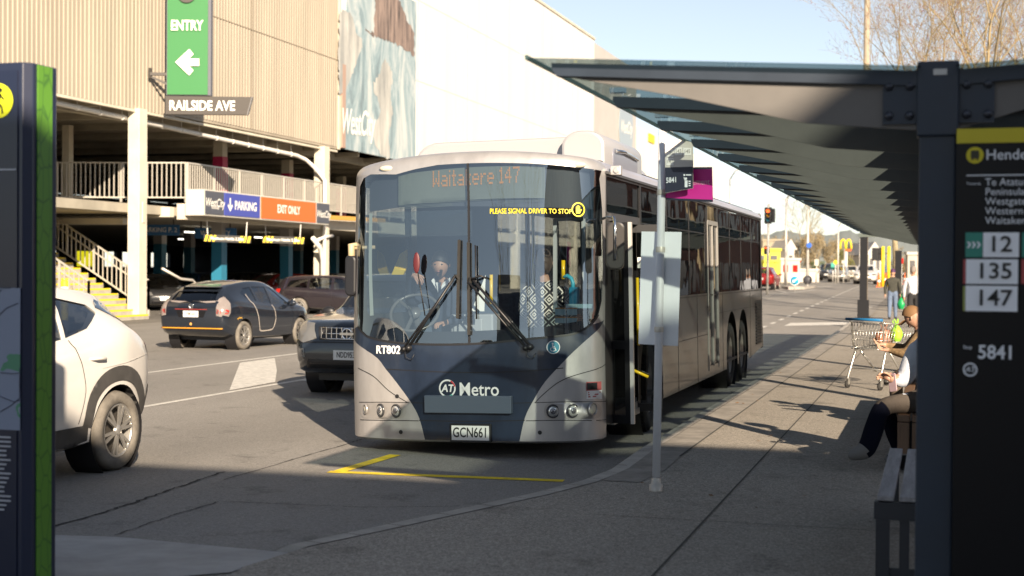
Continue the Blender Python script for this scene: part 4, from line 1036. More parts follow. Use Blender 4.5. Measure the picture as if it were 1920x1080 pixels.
# yellow poles, white door frame panel, card reader
def pole(px, y0, y1, off, r=.017, nm='handrail', mat=None, px2=None):
    mb = MB(); mb.tube([at(px, y1, 13.2+off), at(px2 or px, y0, 13.2+off)], r, 10); return mb.build(nm, mat or m_yell, BUS)
pole(921, 515, 570, .55); pole(1056, 488, 523, .6, .02)
mb = MB(); a = [at(1056, 520, 13.8), at(1064, 517, 13.78), at(1071, 522, 13.76), at(1074, 530, 13.75), at(1074, 545, 13.75)]; mb.tube(a, .02, 10); mb.build('handrail', M('reader_cyan', (.05, .35, .45), .4), BUS)
mb = MB(); p = at(1077, 556, 13.75); mb.box(p.x-.05, p.x+.05, p.y-.03, p.y+.03, p.z-.09, p.z+.09); mb.build('card_reader', M('reader_blue', (.01, .16, .26), .4), BUS, bevel=.01)
mb = MB()
for a, b in (((1041, 410), (1041, 585)), ((1041, 412), (1094, 410)), ((1094, 410), (1096, 580))):
    mb.bar(at(*a, 13.62), at(*b, 13.62), .035, .03)
mb.build('screen_frame', m_lite, BUS)
mb = MB()
for (x0, y0, x1, y1) in ((1043, 577, 1064, 591), (1066, 577, 1086, 591), (1043, 594, 1064, 606), (1066, 594, 1086, 606), (1064, 570, 1116, 578)): mb.quad(bP(x0, y1, -.03), bP(x1, y1, -.03), bP(x1, y0, -.03), bP(x0, y0, -.03))
NB = mb.build('notice_cards', M('card_pale_teal', (.42, .55, .55), .6), BUS)
mb = MB()
for (x0, x1, y0) in ((1043, 1064, 577), (1066, 1086, 577), (1043, 1064, 594), (1066, 1086, 594)): mb.quad(bP(x0, y0+2.2, -.025), bP(x1, y0+2.2, -.025), bP(x1, y0, -.025), bP(x0, y0, -.025))
mb.build('card_stripe', M('card_orange', (.6, .25, .05), .6), NB)
# sun blind, red paddle, little wands
mb = MB(); mb.quad(bP(688, 445, -.12), bP(878, 441, -.12), bP(878, 392, -.1), bP(688, 398, -.1)); mb.build('sun_blind', glass('blind_film', (.55, .62, .64), .10, .2), BUS)
mb = MB(); mb.T = BT
mb.T = None; mb.tube([at(797, 592, 13.3), at(783, 508, 13.35)], .006, 6); mb.build('paddle_stem', m_black, BUS)
p = at(781, 493, 13.35); mb = MB(); mb.ball((p.x, p.y, p.z), (.033, .012, .10), 10); mb.build('red_paddle', M('paddle_red', (.09, .012, .016), .5), BUS)
# yellow safety panel deeper in, seats in rows
q = [at(px, py, 14.9) for px, py in ((734, 515), (756, 515), (763, 500), (763, 468), (750, 476))]; mb = MB(); mb.add(q+[p+Vector((0, .03, 0)) for p in q], [(0, 1, 2, 3, 4), (9, 8, 7, 6, 5)]+[(i, i+5, (i+1) % 5+5, (i+1) % 5) for i in range(5)]); mb.build('yellow_panel', m_yell, BUS)
mb = MB(); bstrip(mb, [(682, 400), (681, 500), (684, 592)], .055, -.07); mb.build('inner_pillar', M('pillar_pale_green', (.40, .43, .38), .6), BUS)
m_seat = M('seat_moquette', (.05, .06, .075), .9, nscale=30, namt=.4)
for r_ in range(7):
    yy = 4.0+r_*1.15
    for xx in (-.98, -.52, .52, .98):
        if xx > 0 and 6.4 < yy < 8.0: continue
        mb = MB(); mb.T = BT; mb.box(xx-.2, xx+.2, yy, yy+.42, .80, .88); mb.box(xx-.2, xx+.2, yy+.36, yy+.44, .85, 1.48); mb.build('seat', m_seat, BUS, bevel=.03)
for xx, yy in ((-.25, 3.4), (.3, 5.6), (-.3, 7.9), (.28, 10.2)):
    mb = MB(); mb.T = BT; mb.tube([(xx, yy, .4), (xx, yy, 2.55)], .017, 8); mb.build('handrail', m_yell, BUS)
# ---- front door: leaves folded open, step, rails
def leafglass(c0, c1, z0, z1, nm):
    c0 = Vector(c0); c1 = Vector(c1); d = (c1-c0); L = d.length; d.normalize(); n_ = Vector((-d.y, d.x, 0))
    mb = MB(); up = Vector((0, 0, 1))
    fr = MB(); fr.T = BT
    for a in (.03, L-.03): fr.bar(c0+d*a+up*z0, c0+d*a+up*z1, .06, .04, up=n_)
    for z in (z0+.04, z0+.75, z1-.04): fr.bar(c0+d*.06+up*z, c0+d*(L-.06)+up*z, .04, .08)
    o = fr.build(nm, m_black, BUS)
    g = MB(); g.T = BT; g.quad(c0+d*.06+up*(z0+.06), c0+d*(L-.06)+up*(z0+.06), c0+d*(L-.06)+up*(z1-.06), c0+d*.06+up*(z1-.06)); g.build('door_glass', m_sdg, o)
    return o
LF = leafglass((BW-.05, DO0+.03, 0), (BW+.20, DO0-.06, 0), .26, 2.18, 'door_leaf')
LR = leafglass((BW-.3, DO1-.02, 0), (BW+.24, DO1+.06, 0), .26, 2.20, 'door_leaf')
mb = MB(); mb.T = BT; mb.box(BW+.19, BW+.225, DO0-.085, DO0-.045, .26, 2.18); mb.build('door_edge', M('door_edge_alu', (.55, .53, .5), .35, .3), LF)
mb = MB(); mb.T = BT; mb.tube([(BW+.02, DO1-.06, .95), (BW+.02, DO1-.06, 1.65)], .016, 8); mb.tube([(BW-.1, DO1-.08, .72), (BW+.12, DO1-.06, .62)], .016, 8); mb.build('door_rail', m_yell, LR)
mb = MB(); mb.T = BT; mb.box(BW+.0, BW+.06, DO1+.02, DO1+.03, 1.18, 1.30); mb.box(BW+.02, BW+.09, DO1-.04, DO1-.035, 1.75, 1.86); mb.build('door_notice', m_signw, LR)
mb = MB(); mb.T = BT; mb.box(BW-.6, BW-.01, DO0, DO1, .28, .36); mb.box(BW-.05, BW+.012, DO0, DO1, .24, .30); mb.build('door_step', M('step_alu', (.35, .33, .30), .45, .4), BUS)
mb = MB(); mb.T = BT; mb.box(BW-.03, BW+.02, DO0-.03, DO1+.03, 2.20, 2.27); mb.box(BW-.45, BW-.05, DO0, DO1, 2.22, 2.5); mb.build('door_header', m_dgrey, BUS)
# ---- mirrors
mc = at(1156, 461, 13.05)
mb = MB(); mb.prism(rrect(-.085, .085, -.22, .22, .06, 5), mc+Vector((0, -.05, 0)), (.98, .2, 0), (0, 0, 1), (-.03, .13, 0), 0, True); MIR = mb.build('mirror', M('mirror_shell', (.034, .031, .029), .35, coat=.3), BUS, bevel=.02, split=True)
a = bP(1122, 412, .02)
mb = MB(); mb.tube([a, a+Vector((.10, -.12, .02)), mc+Vector((-.02, -.03, .26)), mc+Vector((-.0, -.06, .18)), mc+Vector((.01, -.075, -.12))], .014, 8); mb.build('mirror_arm', m_chr, MIR)
ml = at(660, 517, 13.9)
mb = MB(); mb.prism(rrect(-.06, .06, -.20, .20, .05, 5), ml+Vector((0, -.05, 0)), (1, 0, 0), (0, 0, 1), (0, .12, 0), 0, True); MIL = mb.build('mirror', M('mirror_shell_dark', (.012, .012, .015), .4), BUS, bevel=.02, split=True)
mb = MB(); mb.tube([ml+Vector((.06, .05, .30)), ml+Vector((0, -.02, .30)), ml+Vector((0, -.0, .05))], .035, 10); mb.tube([ml+Vector((.0, 0, .27)), ml+Vector((.2, .1, .28))], .02, 8); mb.build('mirror_arm', M('arm_beige', (.42, .33, .20), .5), MIL)
# ---- wipers
def wiper(piv, elbow, top, bot):
    mb = MB(); 
    mb.tube([bP(*piv, .05), bP(*elbow, .06)], .013, 8); mb.tube([bP(piv[0]-9, piv[1]+2, .05), bP(elbow[0]-4, elbow[1]+9, .06)], .010, 8)
    mb.lathe([(.03, 0), (.03, .03), (.012, .05), (0, .05)], bP(*piv, .03), (0, -1, 0), 12); mb.lathe([(.025, 0), (.025, .03), (0, .04)], bP(piv[0]-9, piv[1]+2, .03), (0, -1, 0), 12)
    o = mb.build('wiper', m_black, BUS)
    mb = MB(); mb.bar(bP(*top, .03), bP(*bot, .03), .022, .03); mb.bar(bP(elbow[0], elbow[1], .065), bP((top[0]+bot[0])/2, (top[1]+bot[1])/2, .035), .03, .02); mb.build('wiper_blade', m_rub, o)
    mb = MB(); 
    mb.tube([bP(piv[0]-9, piv[1]+2, .03), bP(piv[0]-6, piv[1]+18, .03), bP(piv[0]+4, piv[1]+22, .03), bP(piv[0]+9, piv[1]+12, .03)], .004, 6); mb.build('washer_hose', m_black, o)
wiper((771, 652), (858, 516), (863, 450), (860, 597)); wiper((994, 650), (886, 520), (880, 455), (881, 628))
mb = MB(); mb.tube([bP(884, 520, .06), bP(893, 460, .03), bP(895, 598, .03)][1:], .008, 6); mb.tube([bP(890, 523, .08), bP(905, 517, .09), bP(915, 522, .06)], .010, 6); mb.build('wiper_link', m_black, BUS)
# ------------------------------------------------------------------ vehicles
def curve(pts):
    P = smooth_poly(pts, 8, False)
    def f(y):
        if y <= P[0][0]: return P[0][1]
        for a, b in zip(P[:-1], P[1:]):
            if y <= b[0]: return a[1]+(b[1]-a[1])*(y-a[0])/max(1e-9, b[0]-a[0])
        return P[-1][1]
    return f
def paint(name, col, metal=.2, rough=.28): return M(name, col, rough, metal, nscale=1.2, namt=.06, coat=.8)
m_carglass = glass('car_glass', (.42, .44, .44), .12, 0, (1, 1, 1), .85)
m_carglassd = glass('car_glass_tinted', (.10, .105, .11), .10, 0, (.9, .95, 1), .85)
m_lampred = M('tail_lamp_red', (.45, .015, .01), .15, coat=.7)
m_lampclear = M('tail_lamp_clear', (.22, .19, .18), .15, coat=.7)
m_hlamp = M('head_lamp_clear', (.12, .12, .12), .10, .0, coat=.8)
m_alloy = M('alloy_rim', (.55, .53, .50), .3, .8)
m_tyre = M('tyre_rubber', (.15, .135, .115), .8, nscale=6, namt=.35)
m_cabin = M('cabin_grey', (.06, .058, .055), .8, nscale=4, namt=.3)
m_seatc = M('car_seat', (.14, .12, .10), .85, nscale=10, namt=.2)
m_unpaint = M('unpainted_trim', (.055, .052, .050), .6, nscale=8, namt=.2)

def section(c, y, inset=0.0, zlow=None):
    zb, bl, tp, w, wt = c['zb'](y), c['belt'](y), c['top'](y), c['w'](y), c['wt'](y)
    w -= inset; wt -= inset; tp -= inset*.7
    if zlow is not None: zb = zlow
    bl = min(bl, tp-.01); g = tp-bl
    mid = zb+(bl-zb)*.58
    pts = [(0, zb), (w*.80, zb), (w-.05, zb+.05), (w-.012, zb+(bl-zb)*.3), (w, mid), (w-.004, zb+(bl-zb)*.82), (w-.03, bl-.03), (w-.055, bl)]
    r = min(.10, g*.45)
    x0 = w-.06
    pts += [(x0+(wt-x0)*.35+.012, bl+(g-r)*.35), (x0+(wt-x0)*.72+.012, bl+(g-r)*.72), (wt, tp-r), (wt-r*.35, tp-r*.35), (wt-r*.95, tp-r*.08), (wt*.5, tp), (0, tp+.008)]
    return pts
def loft(c, ys, inset=0.0, zlow=None):
    P = []; n = 0
    for y in ys:
        h = section(c, y, inset, zlow); full = [(x, y, z) for x, z in h]+[(-x, y, z) for x, z in h[-2:0:-1]]
        n = len(full); P += full
    mb = MB(); m = len(ys); fs = []
    for i in range(m-1):
        for k in range(n): fs.append((i*n+k, i*n+(k+1) % n, (i+1)*n+(k+1) % n, (i+1)*n+k))
    mb.add(P, fs, 0, True)
    mb.add(P[:n], [tuple(range(n-1, -1, -1))]); mb.add(P[-n:], [tuple(range(n))])
    return mb
def weld(me, d=1e-4):
    bm = bmesh.new(); bm.from_mesh(me); bmesh.ops.remove_doubles(bm, verts=bm.verts, dist=d); bmesh.ops.recalc_face_normals(bm, faces=bm.faces); bm.to_mesh(me); bm.free()
def cut(o, cmb, mat_fallback=0):
    me = cmb.mesh('cutter', []); weld(me); co = bpy.data.objects.new('cutter', me); COL.objects.link(co)
    md = o.modifiers.new('b', 'BOOLEAN'); md.operation = 'DIFFERENCE'; md.object = co; md.solver = 'EXACT'
    dg = bpy.context.evaluated_depsgraph_get(); dg.update()
    nm = bpy.data.meshes.new_from_object(o.evaluated_get(dg)); o.modifiers.clear(); o.data = nm
    bpy.data.objects.remove(co)
def proj(bv, poly, mode, sgn, off, step=.08, hole=()):
    """flat polygon laid onto the body: mode 'x' poly=(y,z) seen from the side; 'y' poly=(x,z) seen from the end; 'z' from above"""
    v2, f2 = patch2d(poly, hole, step); out = []
    for a, b in v2:
        if mode == 'x': o_, d = Vector((3*sgn, a, b)), Vector((-sgn, 0, 0))
        elif mode == 'y': o_, d = Vector((a, 6*sgn, b)), Vector((0, -sgn, 0))
        else: o_, d = Vector((a, b, 4)), Vector((0, 0, -1))
        h = bv.ray_cast(o_, d)
        if h[0] is None:
            h = bv.find_nearest(o_+d*(3-.8 if mode == 'x' else 6-2.1))
        n_ = h[1]
        if n_.dot(d) > 0: n_ = -n_
        out.append(h[0]+n_*off)
    return out, f2
def decal(bv, poly, mode, sgn, off, name, mat, par, step=.035):
    mb = MB(); v, f = proj(bv, poly, mode, sgn, off, step); mb.add(v, f, 0, True); return mb.build(name, mat, par, local=True)
def sstrip(pts, w):
    pp = smooth_poly(pts, 4, False); L_, R_ = [], []
    for i, p in enumerate(pp):
        a = pp[max(0, i-1)]; b = pp[min(len(pp)-1, i+1)]; d = (b[0]-a[0], b[1]-a[1]); l = sqrt(d[0]**2+d[1]**2) or 1
        L_.append((p[0]-d[1]/l*w/2, p[1]+d[0]/l*w/2)); R_.append((p[0]+d[1]/l*w/2, p[1]-d[0]/l*w/2))
    return L_+R_[::-1]
def make_car(name, label, cat, sp, pm, group=None):
    root = thing(name, label, cat, (0, 0, 0), 0, group)
    c = {k: curve(sp[k]) for k in ('zb', 'belt', 'top', 'w', 'wt')}
    y0, y1 = sp['top'][0][0], sp['top'][-1][0]; n = sp.get('n', 46)
    ys = [y0+(y1-y0)*(.5-.5*cos(pi*i/n))*.45+(y1-y0)*(i/n)*.55 for i in range(n+1)]
    bmb = loft(c, ys); body = bmb.build('body', [pm, m_unpaint], root, local=True); weld(body.data)
    bv = BVHTree.FromPolygons([v.co.copy() for v in body.data.vertices], [tuple(p.vertices) for p in body.data.polygons])
    r = sp['wr']
    for ay in sp['axles']:
        for s in (1, -1):
            wv = c['w'](ay)
            mb = MB(); mb.lathe([(0, -.02), (r+.055, -.02), (r+.055, .5), (0, .5)], (s*(wv-.27), ay, r+.0), (s, 0, 0), 40); cut(body, mb)
    ca, cb = sp['cabin']
    cys = [ca+(cb-ca)*i/14 for i in range(15)]
    cut(body, loft(c, cys, .06, sp.get('floor', .45)))
    W = sp['wins']
    sf, sb = sp.get('screen_f'), sp.get('screen_b')
    for w in W:
        mb = MB(); mb.prism(w, (-1.5, 0, 0), (0, 1, 0), (0, 0, 1), (3.0, 0, 0)); cut(body, mb)
    if sf: mb = MB(); mb.prism(sf, (0, sp['cabin'][1]-.75, 0), (1, 0, 0), (0, 0, 1), (0, 3, 0)); cut(body, mb)
    if sb: mb = MB(); mb.prism(sb, (0, sp['cabin'][0]+.45, 0), (1, 0, 0), (0, 0, 1), (0, -3, 0)); cut(body, mb)
    bm = bmesh.new(); bm.from_mesh(body.data); zl = sp.get('clad')
    for f in bm.faces:
        f.smooth = True
        cc = f.calc_center_median()
        f.material_index = 1 if (abs(cc.x) > .3 and any(sqrt((cc.y-ay)**2+(cc.z-r)**2) < r+.065 and not (abs(f.normal.x) > .8 and abs(cc.x) > c['w'](cc.y)-.06) for ay in sp['axles'])) else 0
    bm.to_mesh(body.data); bm.free()
    e = body.modifiers.new('split', 'EDGE_SPLIT'); e.split_angle = radians(38)
    gl = sp.get('glass', m_carglass)
    for w in W:
        for s in (1, -1): decal(bv, w, 'x', s, -.012, 'side_window', gl, body, .15)
    if sf: decal(bv, sf, 'y', 1, -.012, 'windscreen', m_carglass, body, .15)
    if sb: decal(bv, sb, 'y', -1, -.012, 'rear_window', gl, body, .15)
    for w in W:
        for s in (1, -1):
            k = w+[w[0]]
    # dark floor tub, seats
    mb = MB(); fl = sp.get('floor', .45)
    if sp.get('seats', True):
        for yy in sp.get('seat_y', (.25, -.75)):
            for xx in (-.36, .36):
                mb = MB(); mb.box(xx-.24, xx+.24, yy-.22, yy+.28, fl+.12, fl+.28); mb.obox((xx, yy-.30, fl+.52), (.23, 0, 0), (0, .06, 0), (0, -.06, .28)); mb.box(xx-.12, xx+.12, yy-.43, yy-.33, fl+.82, fl+.99); mb.build('seat', m_seatc, root, local=True, bevel=.04)
        mb = MB(); mb.box(-c['w'](cb-.4)+.14, c['w'](cb-.4)-.14, cb-.75, cb-.30, fl+.25, c['belt'](cb-.5)-.01); mb.build('dashboard', m_cabin, root, local=True, bevel=.04)
    ww = sp.get('ww', .21)
    for ay in sp['axles']:
        for s in (1, -1):
            wheel(root, (s*(c['w'](ay)-ww/2-.005), ay, r), r, ww*s, sp.get('steer', 0) if ay > 0 else 0, 'wheel', sp.get('rim', m_alloy), sp.get('rr', .66), m_tyre, sp.get('spokes', 5), local=True)
    mb = MB(); mb.box(-.62, .62, y0+.5, y1-.5, .2, .34); 
    for ay in sp['axles']:
        for s in (1, -1): mb.lathe([(r+.06, 0), (r+.055, .27)], (s*(c['w'](ay)-.30), ay, r), (s, 0, 0), 28)
    mb.build('underbody', m_black, root, local=True)
    for nm, poly, mode, sgn, mat, par in sp.get('decals', ()):
        sides = (1, -1) if mode in ('x', 'y') and sgn == 0 else (sgn,)
        if mode == 'x':
            for s in sides: decal(bv, poly, 'x', s, .006, nm, mat, body)
        elif sgn in (2, -2):                                 # mirrored pair on an end
            for s in (1, -1): decal(bv, [(x*s, z) for x, z in poly][::s], 'y', 1 if sgn > 0 else -1, .007, nm, mat, body)
        else: decal(bv, poly, mode, sgn, .006, nm, mat, body)
    my, mz = sp['mirror']
    for s in (1, -1):
        wv = c['w'](my); mb = MB(); mb.ball((0, 0, 0), (.11, .06, .075), 8); mb.v = [(s*(wv+.06)+x, my+y, mz+z) for x, y, z in mb.v]; mb.bar((s*(wv-.06), my+.02, mz-.05), (s*(wv+.05), my, mz-.02), .05, .04); mb.build('door_mirror', sp.get('mirror_mat', pm), root, local=True)
    return root, c, bv, body
def plate(root, txt, y, z, face, w=.36, h=.13, dark=m_txtb):
    mb = MB(); mb.box(-w/2, w/2, y-.006, y+.006, z-h/2, z+h/2); p = mb.build('number_plate', m_plate, root, local=True)
    mb = MB(); mb.text(txt, (0, y+.0085*face, z), (-face, 0, 0), (0, 0, 1), h*.82, bold=.015, sx=.66); mb.build('plate_lettering', dark, p, local=True)
    return p
# ---- white SUV, leaving on the left
pw = paint('paint_white', (.60, .575, .545), 0, .3)
spT = dict(zb=[(-2.16, .62), (-2.08, .50), (-1.8, .34), (-1.0, .24), (0, .22), (1.5, .24), (2.1, .34), (2.3, .42)],
 top=[(-2.16, .98), (-2.10, 1.08), (-1.98, 1.20), (-1.80, 1.37), (-1.62, 1.48), (-1.45, 1.54), (-1.0, 1.585), (-.3, 1.61), (.3, 1.59), (.7, 1.50), (1.1, 1.25), (1.35, 1.10), (1.6, 1.05), (2.05, .97), (2.25, .85), (2.3, .74)],
 belt=[(-2.16, .95), (-2.05, 1.04), (-1.7, 1.20), (-1.4, 1.22), (-1.0, 1.14), (-.4, 1.08), (.5, 1.02), (1.2, 1.02), (1.6, 1.0), (2.1, .90), (2.3, .70)],
 w=[(-2.16, .62), (-2.08, .76), (-1.95, .85), (-1.7, .90), (-1.3, .93), (0, .915), (1.4, .93), (1.9, .88), (2.15, .78), (2.3, .60)],
 wt=[(-2.16, .52), (-1.9, .60), (-1.6, .62), (-1.0, .66), (0, .67), (.7, .66), (1.2, .72), (1.6, .80), (2.1, .72), (2.3, .5)],
 wr=.344, axles=(-1.38, 1.30), cabin=(-1.75, 1.25), glass=glass('suv_glass', (.20, .22, .25), .16, 0, (.85, .93, 1), .85), floor=.5, spokes=6, rr=.68, ww=.24, n=56, mirror=(.95, 1.08),
 wins=[[(-.70, 1.165), (-1.05, 1.235), (-1.30, 1.355), (-1.22, 1.43), (-.78, 1.50)], [(-.66, 1.16), (-.02, 1.09), (-.02, 1.545), (-.45, 1.545), (-.74, 1.505)], [(.06, 1.085), (.95, 1.06), (.62, 1.38), (.30, 1.535), (.06, 1.545)]],
 screen_b=[(-.48, 1.24), (.48, 1.24), (.44, 1.46), (-.44, 1.46)], screen_f=[(-.60, 1.14), (.60, 1.14), (.54, 1.48), (-.54, 1.48)],
 decals=[('rear_glass_side', [(-1.44, 1.47), (-1.33, 1.40), (-1.66, 1.27), (-1.88, 1.155), (-1.80, 1.27), (-1.58, 1.43)], 'x', 0, M('gloss_black', (.02, .03, .05), .08, coat=1.0), 0),
  ('wheel_arch_trim', sstrip([(-1.86, .45), (-1.80, .62), (-1.66, .77), (-1.42, .84), (-1.16, .80), (-.98, .66), (-.91, .42)], .13), 'x', 0, m_unpaint, 0),
  ('wheel_arch_trim', sstrip([(.83, .42), (.92, .62), (1.08, .77), (1.30, .82), (1.54, .77), (1.70, .62), (1.78, .45)], .13), 'x', 0, m_unpaint, 0),
  ('sill_trim', [(-.95, .28), (.90, .26), (.86, .42), (-.93, .44)], 'x', 0, m_unpaint, 0),
  ('bumper_trim', [(-2.14, .62), (-1.84, .40), (-1.80, .50), (-1.95, .66), (-2.14, .74)], 'x', 0, m_unpaint, 0),
  ('tail_lamp', [(-1.95, 1.10), (-2.04, 1.07), (-2.06, .93), (-2.0, .95), (-1.97, 1.04)], 'x', 0, M('lamp_smoked', (.06, .01, .012), .15, coat=.8), 0),
  ('door_seam', sstrip([(-.72, 1.15), (-.80, .98), (-.86, .72), (-.78, .46)], .008), 'x', 0, m_black, 0), ('door_seam', sstrip([(0, 1.06), (0, .3)], .008), 'x', 0, m_black, 0),
  ('body_crease', sstrip([(-1.92, .98), (-1.5, .93), (-1.1, .90)], .006), 'x', 0, M('crease_white', (.55, .53, .5), .3), 0)])
SUV, cT, bvT, bodyT = make_car('white_suv', 'white SUV with black wheel arch trim at the left, only its rear half showing', 'car', spT, pw)
for s in (1, -1):
    mb = MB(); q = (s*(cT['w'](-1.05)+.0), -1.05, .985); mb.tube([(q[0]-.01*s, -.93, .985), (q[0]+.03*s, -.99, .99), (q[0]+.032*s, -1.1, .985), (q[0]-.01*s, -1.17, .975)], [.012, .016, .016, .01], 8); mb.build('door_handle', pw, SUV, local=True)
SUV.location = (-7.66, 9.40, 0); SUV.rotation_euler = (0, 0, pi)
# ---- dark hatchback seen from behind
pk = paint('paint_black', (.016, .021, .032), .25, .14)
spP = dict(zb=[(-2.0, .50), (-1.9, .38), (-1.5, .26), (0, .20), (1.5, .22), (1.9, .32), (2.0, .4)],
 top=[(-2.0, .92), (-1.95, .98), (-1.86, 1.12), (-1.68, 1.26), (-1.50, 1.34), (-1.2, 1.405), (-.6, 1.465), (0, 1.45), (.4, 1.35), (.85, 1.15), (1.2, .99), (1.5, .93), (1.8, .82), (1.95, .70), (2.0, .62)],
 belt=[(-2.0, .90), (-1.9, .96), (-1.6, 1.06), (-1.0, 1.02), (-.4, .96), (.5, .90), (1.1, .89), (1.5, .86), (1.8, .77), (2.0, .58)],
 w=[(-2.0, .70), (-1.94, .78), (-1.8, .825), (-1.4, .85), (0, .845), (1.2, .85), (1.6, .81), (1.85, .70), (2.0, .50)],
 wt=[(-2.0, .60), (-1.8, .63), (-1.5, .58), (-1.0, .58), (0, .585), (.5, .60), (1.0, .68), (1.4, .70), (1.8, .60), (2.0, .4)],
 wr=.305, axles=(-1.22, 1.30), cabin=(-1.72, 1.15), floor=.42, spokes=7, rr=.68, ww=.19, n=56, mirror=(.72, .96), glass=m_carglassd,
 wins=[[(-.62, 1.02), (-1.0, 1.08), (-1.16, 1.20), (-.92, 1.305), (-.64, 1.325)], [(-.57, 1.01), (.02, .955), (.02, 1.33), (-.57, 1.33)], [(.09, .95), (.86, .93), (.52, 1.18), (.30, 1.30), (.09, 1.33)]],
 screen_b=[(-.55, 1.00), (.55, 1.00), (.48, 1.24), (-.48, 1.24)], screen_f=[(-.56, 1.03), (.56, 1.03), (.48, 1.34), (-.48, 1.34)],
 decals=[('tail_lamp', [(.61, .74), (.72, .72), (.785, .80), (.77, 1.0), (.66, 1.12), (.60, .98)], 'y', -2, m_lampclear, 0), ('lamp_red_core', [(.615, .78), (.70, .77), (.72, .85), (.62, .88)], 'y', -2, m_lampred, 0),  # clear lens with a plain red centre
  ('tail_lamp_side', [(-1.995, .76), (-1.86, .72), (-1.79, .80), (-1.77, .96), (-1.74, 1.14), (-1.86, 1.10), (-1.97, .98)], 'x', 0, m_lampclear, 0),
  
  ('lamp_red', [(-1.96, .775), (-1.87, .765), (-1.83, .85), (-1.95, .88)], 'x', 0, m_lampred, 0), ('hatch_recess', [(-.30, .70), (.30, .70), (.36, .84), (-.36, .84)], 'y', -1, M('gloss_dark', (.01, .01, .012), .15), 0),
  ('garnish', [(-.40, .862), (.40, .862), (.38, .875), (-.38, .875)], 'y', -1, M('garnish_red', (.28, .03, .02), .3), 0),
  ('door_line', sstrip([(-.98, 1.18), (-.93, 1.05), (-.80, .92), (-.68, .72), (-.60, .47), (-.52, .38), (-.1, .385), (.02, .44), (.10, .62), (.07, .80), (.0, .93)], .022), 'x', 0, M('line_pale', (.48, .43, .38), .4), 0),  # thin pale line along the rear door outline
  ('door_seam', sstrip([(.86, .91), (.92, .7), (.86, .36)], .008), 'x', 0, m_black, 0),
  ('fuel_mark', sstrip([(-1.55, .66), (-1.46, .69), (-1.36, .68)], .025), 'x', 1, M('mark_amber', (.55, .32, .05), .5), 0)])
PRI, cP, bvP, bodyP = make_car('black_hatchback', 'glossy black hatchback driving away with pale door edging and orange bumper line', 'car', spP, pk)
mb = MB(); pts = []
for k in range(25):
    x = -.74+1.48*k/24; h = bvP.ray_cast(Vector((x, -5, .60)), Vector((0, 1, 0)))
    if h[0] is not None: pts.append(Vector((x, h[0].y+.004, .47)))
mb.tube(pts, .014, 6); mb.build('bumper_line', M('line_orange', (.62, .27, .02), .5), PRI, local=True)
plate(PRI, 'FJM568', -2.012, .77, -1, dark=M('plate_grey_letters', (.16, .14, .12), .5))
mb = MB(); mb.tube([(-.02, -1.945, 1.0), (.02, -1.97, 1.04), (.14, -1.95, 1.035), (.22, -1.91, 1.05)], .012, 6); mb.build('rear_wiper', m_black, PRI, local=True)
mb = MB(); v = []
mb.lathe([(.05, 0), (.055, .006), (.042, .006), (.042, 0)], (0, -2.0, .925), (0, -1, 0), 20); mb.lathe([(.024, 0), (.028, .007), (.02, .007), (.02, 0)], (0, -2.0, .925), (0, -1, 0), 16); mb.build('badge', m_chr, PRI, local=True)
mb = MB(); mb.box(-.48, .48, -1.74, -1.52, 1.325, 1.342); mb.build('roof_spoiler', pk, PRI, local=True, bevel=.01)
mb = MB(); mb.disc((0, -2.008, .56), (-1, 0, 0), (0, 0, 1), .03, 14); mb.build('tow_cap', M('cap_orange', (.6, .30, .08), .5), PRI, local=True)
PRI.location = (-14.90, 28.72, 0); PRI.rotation_euler = (0, 0, radians(-3))
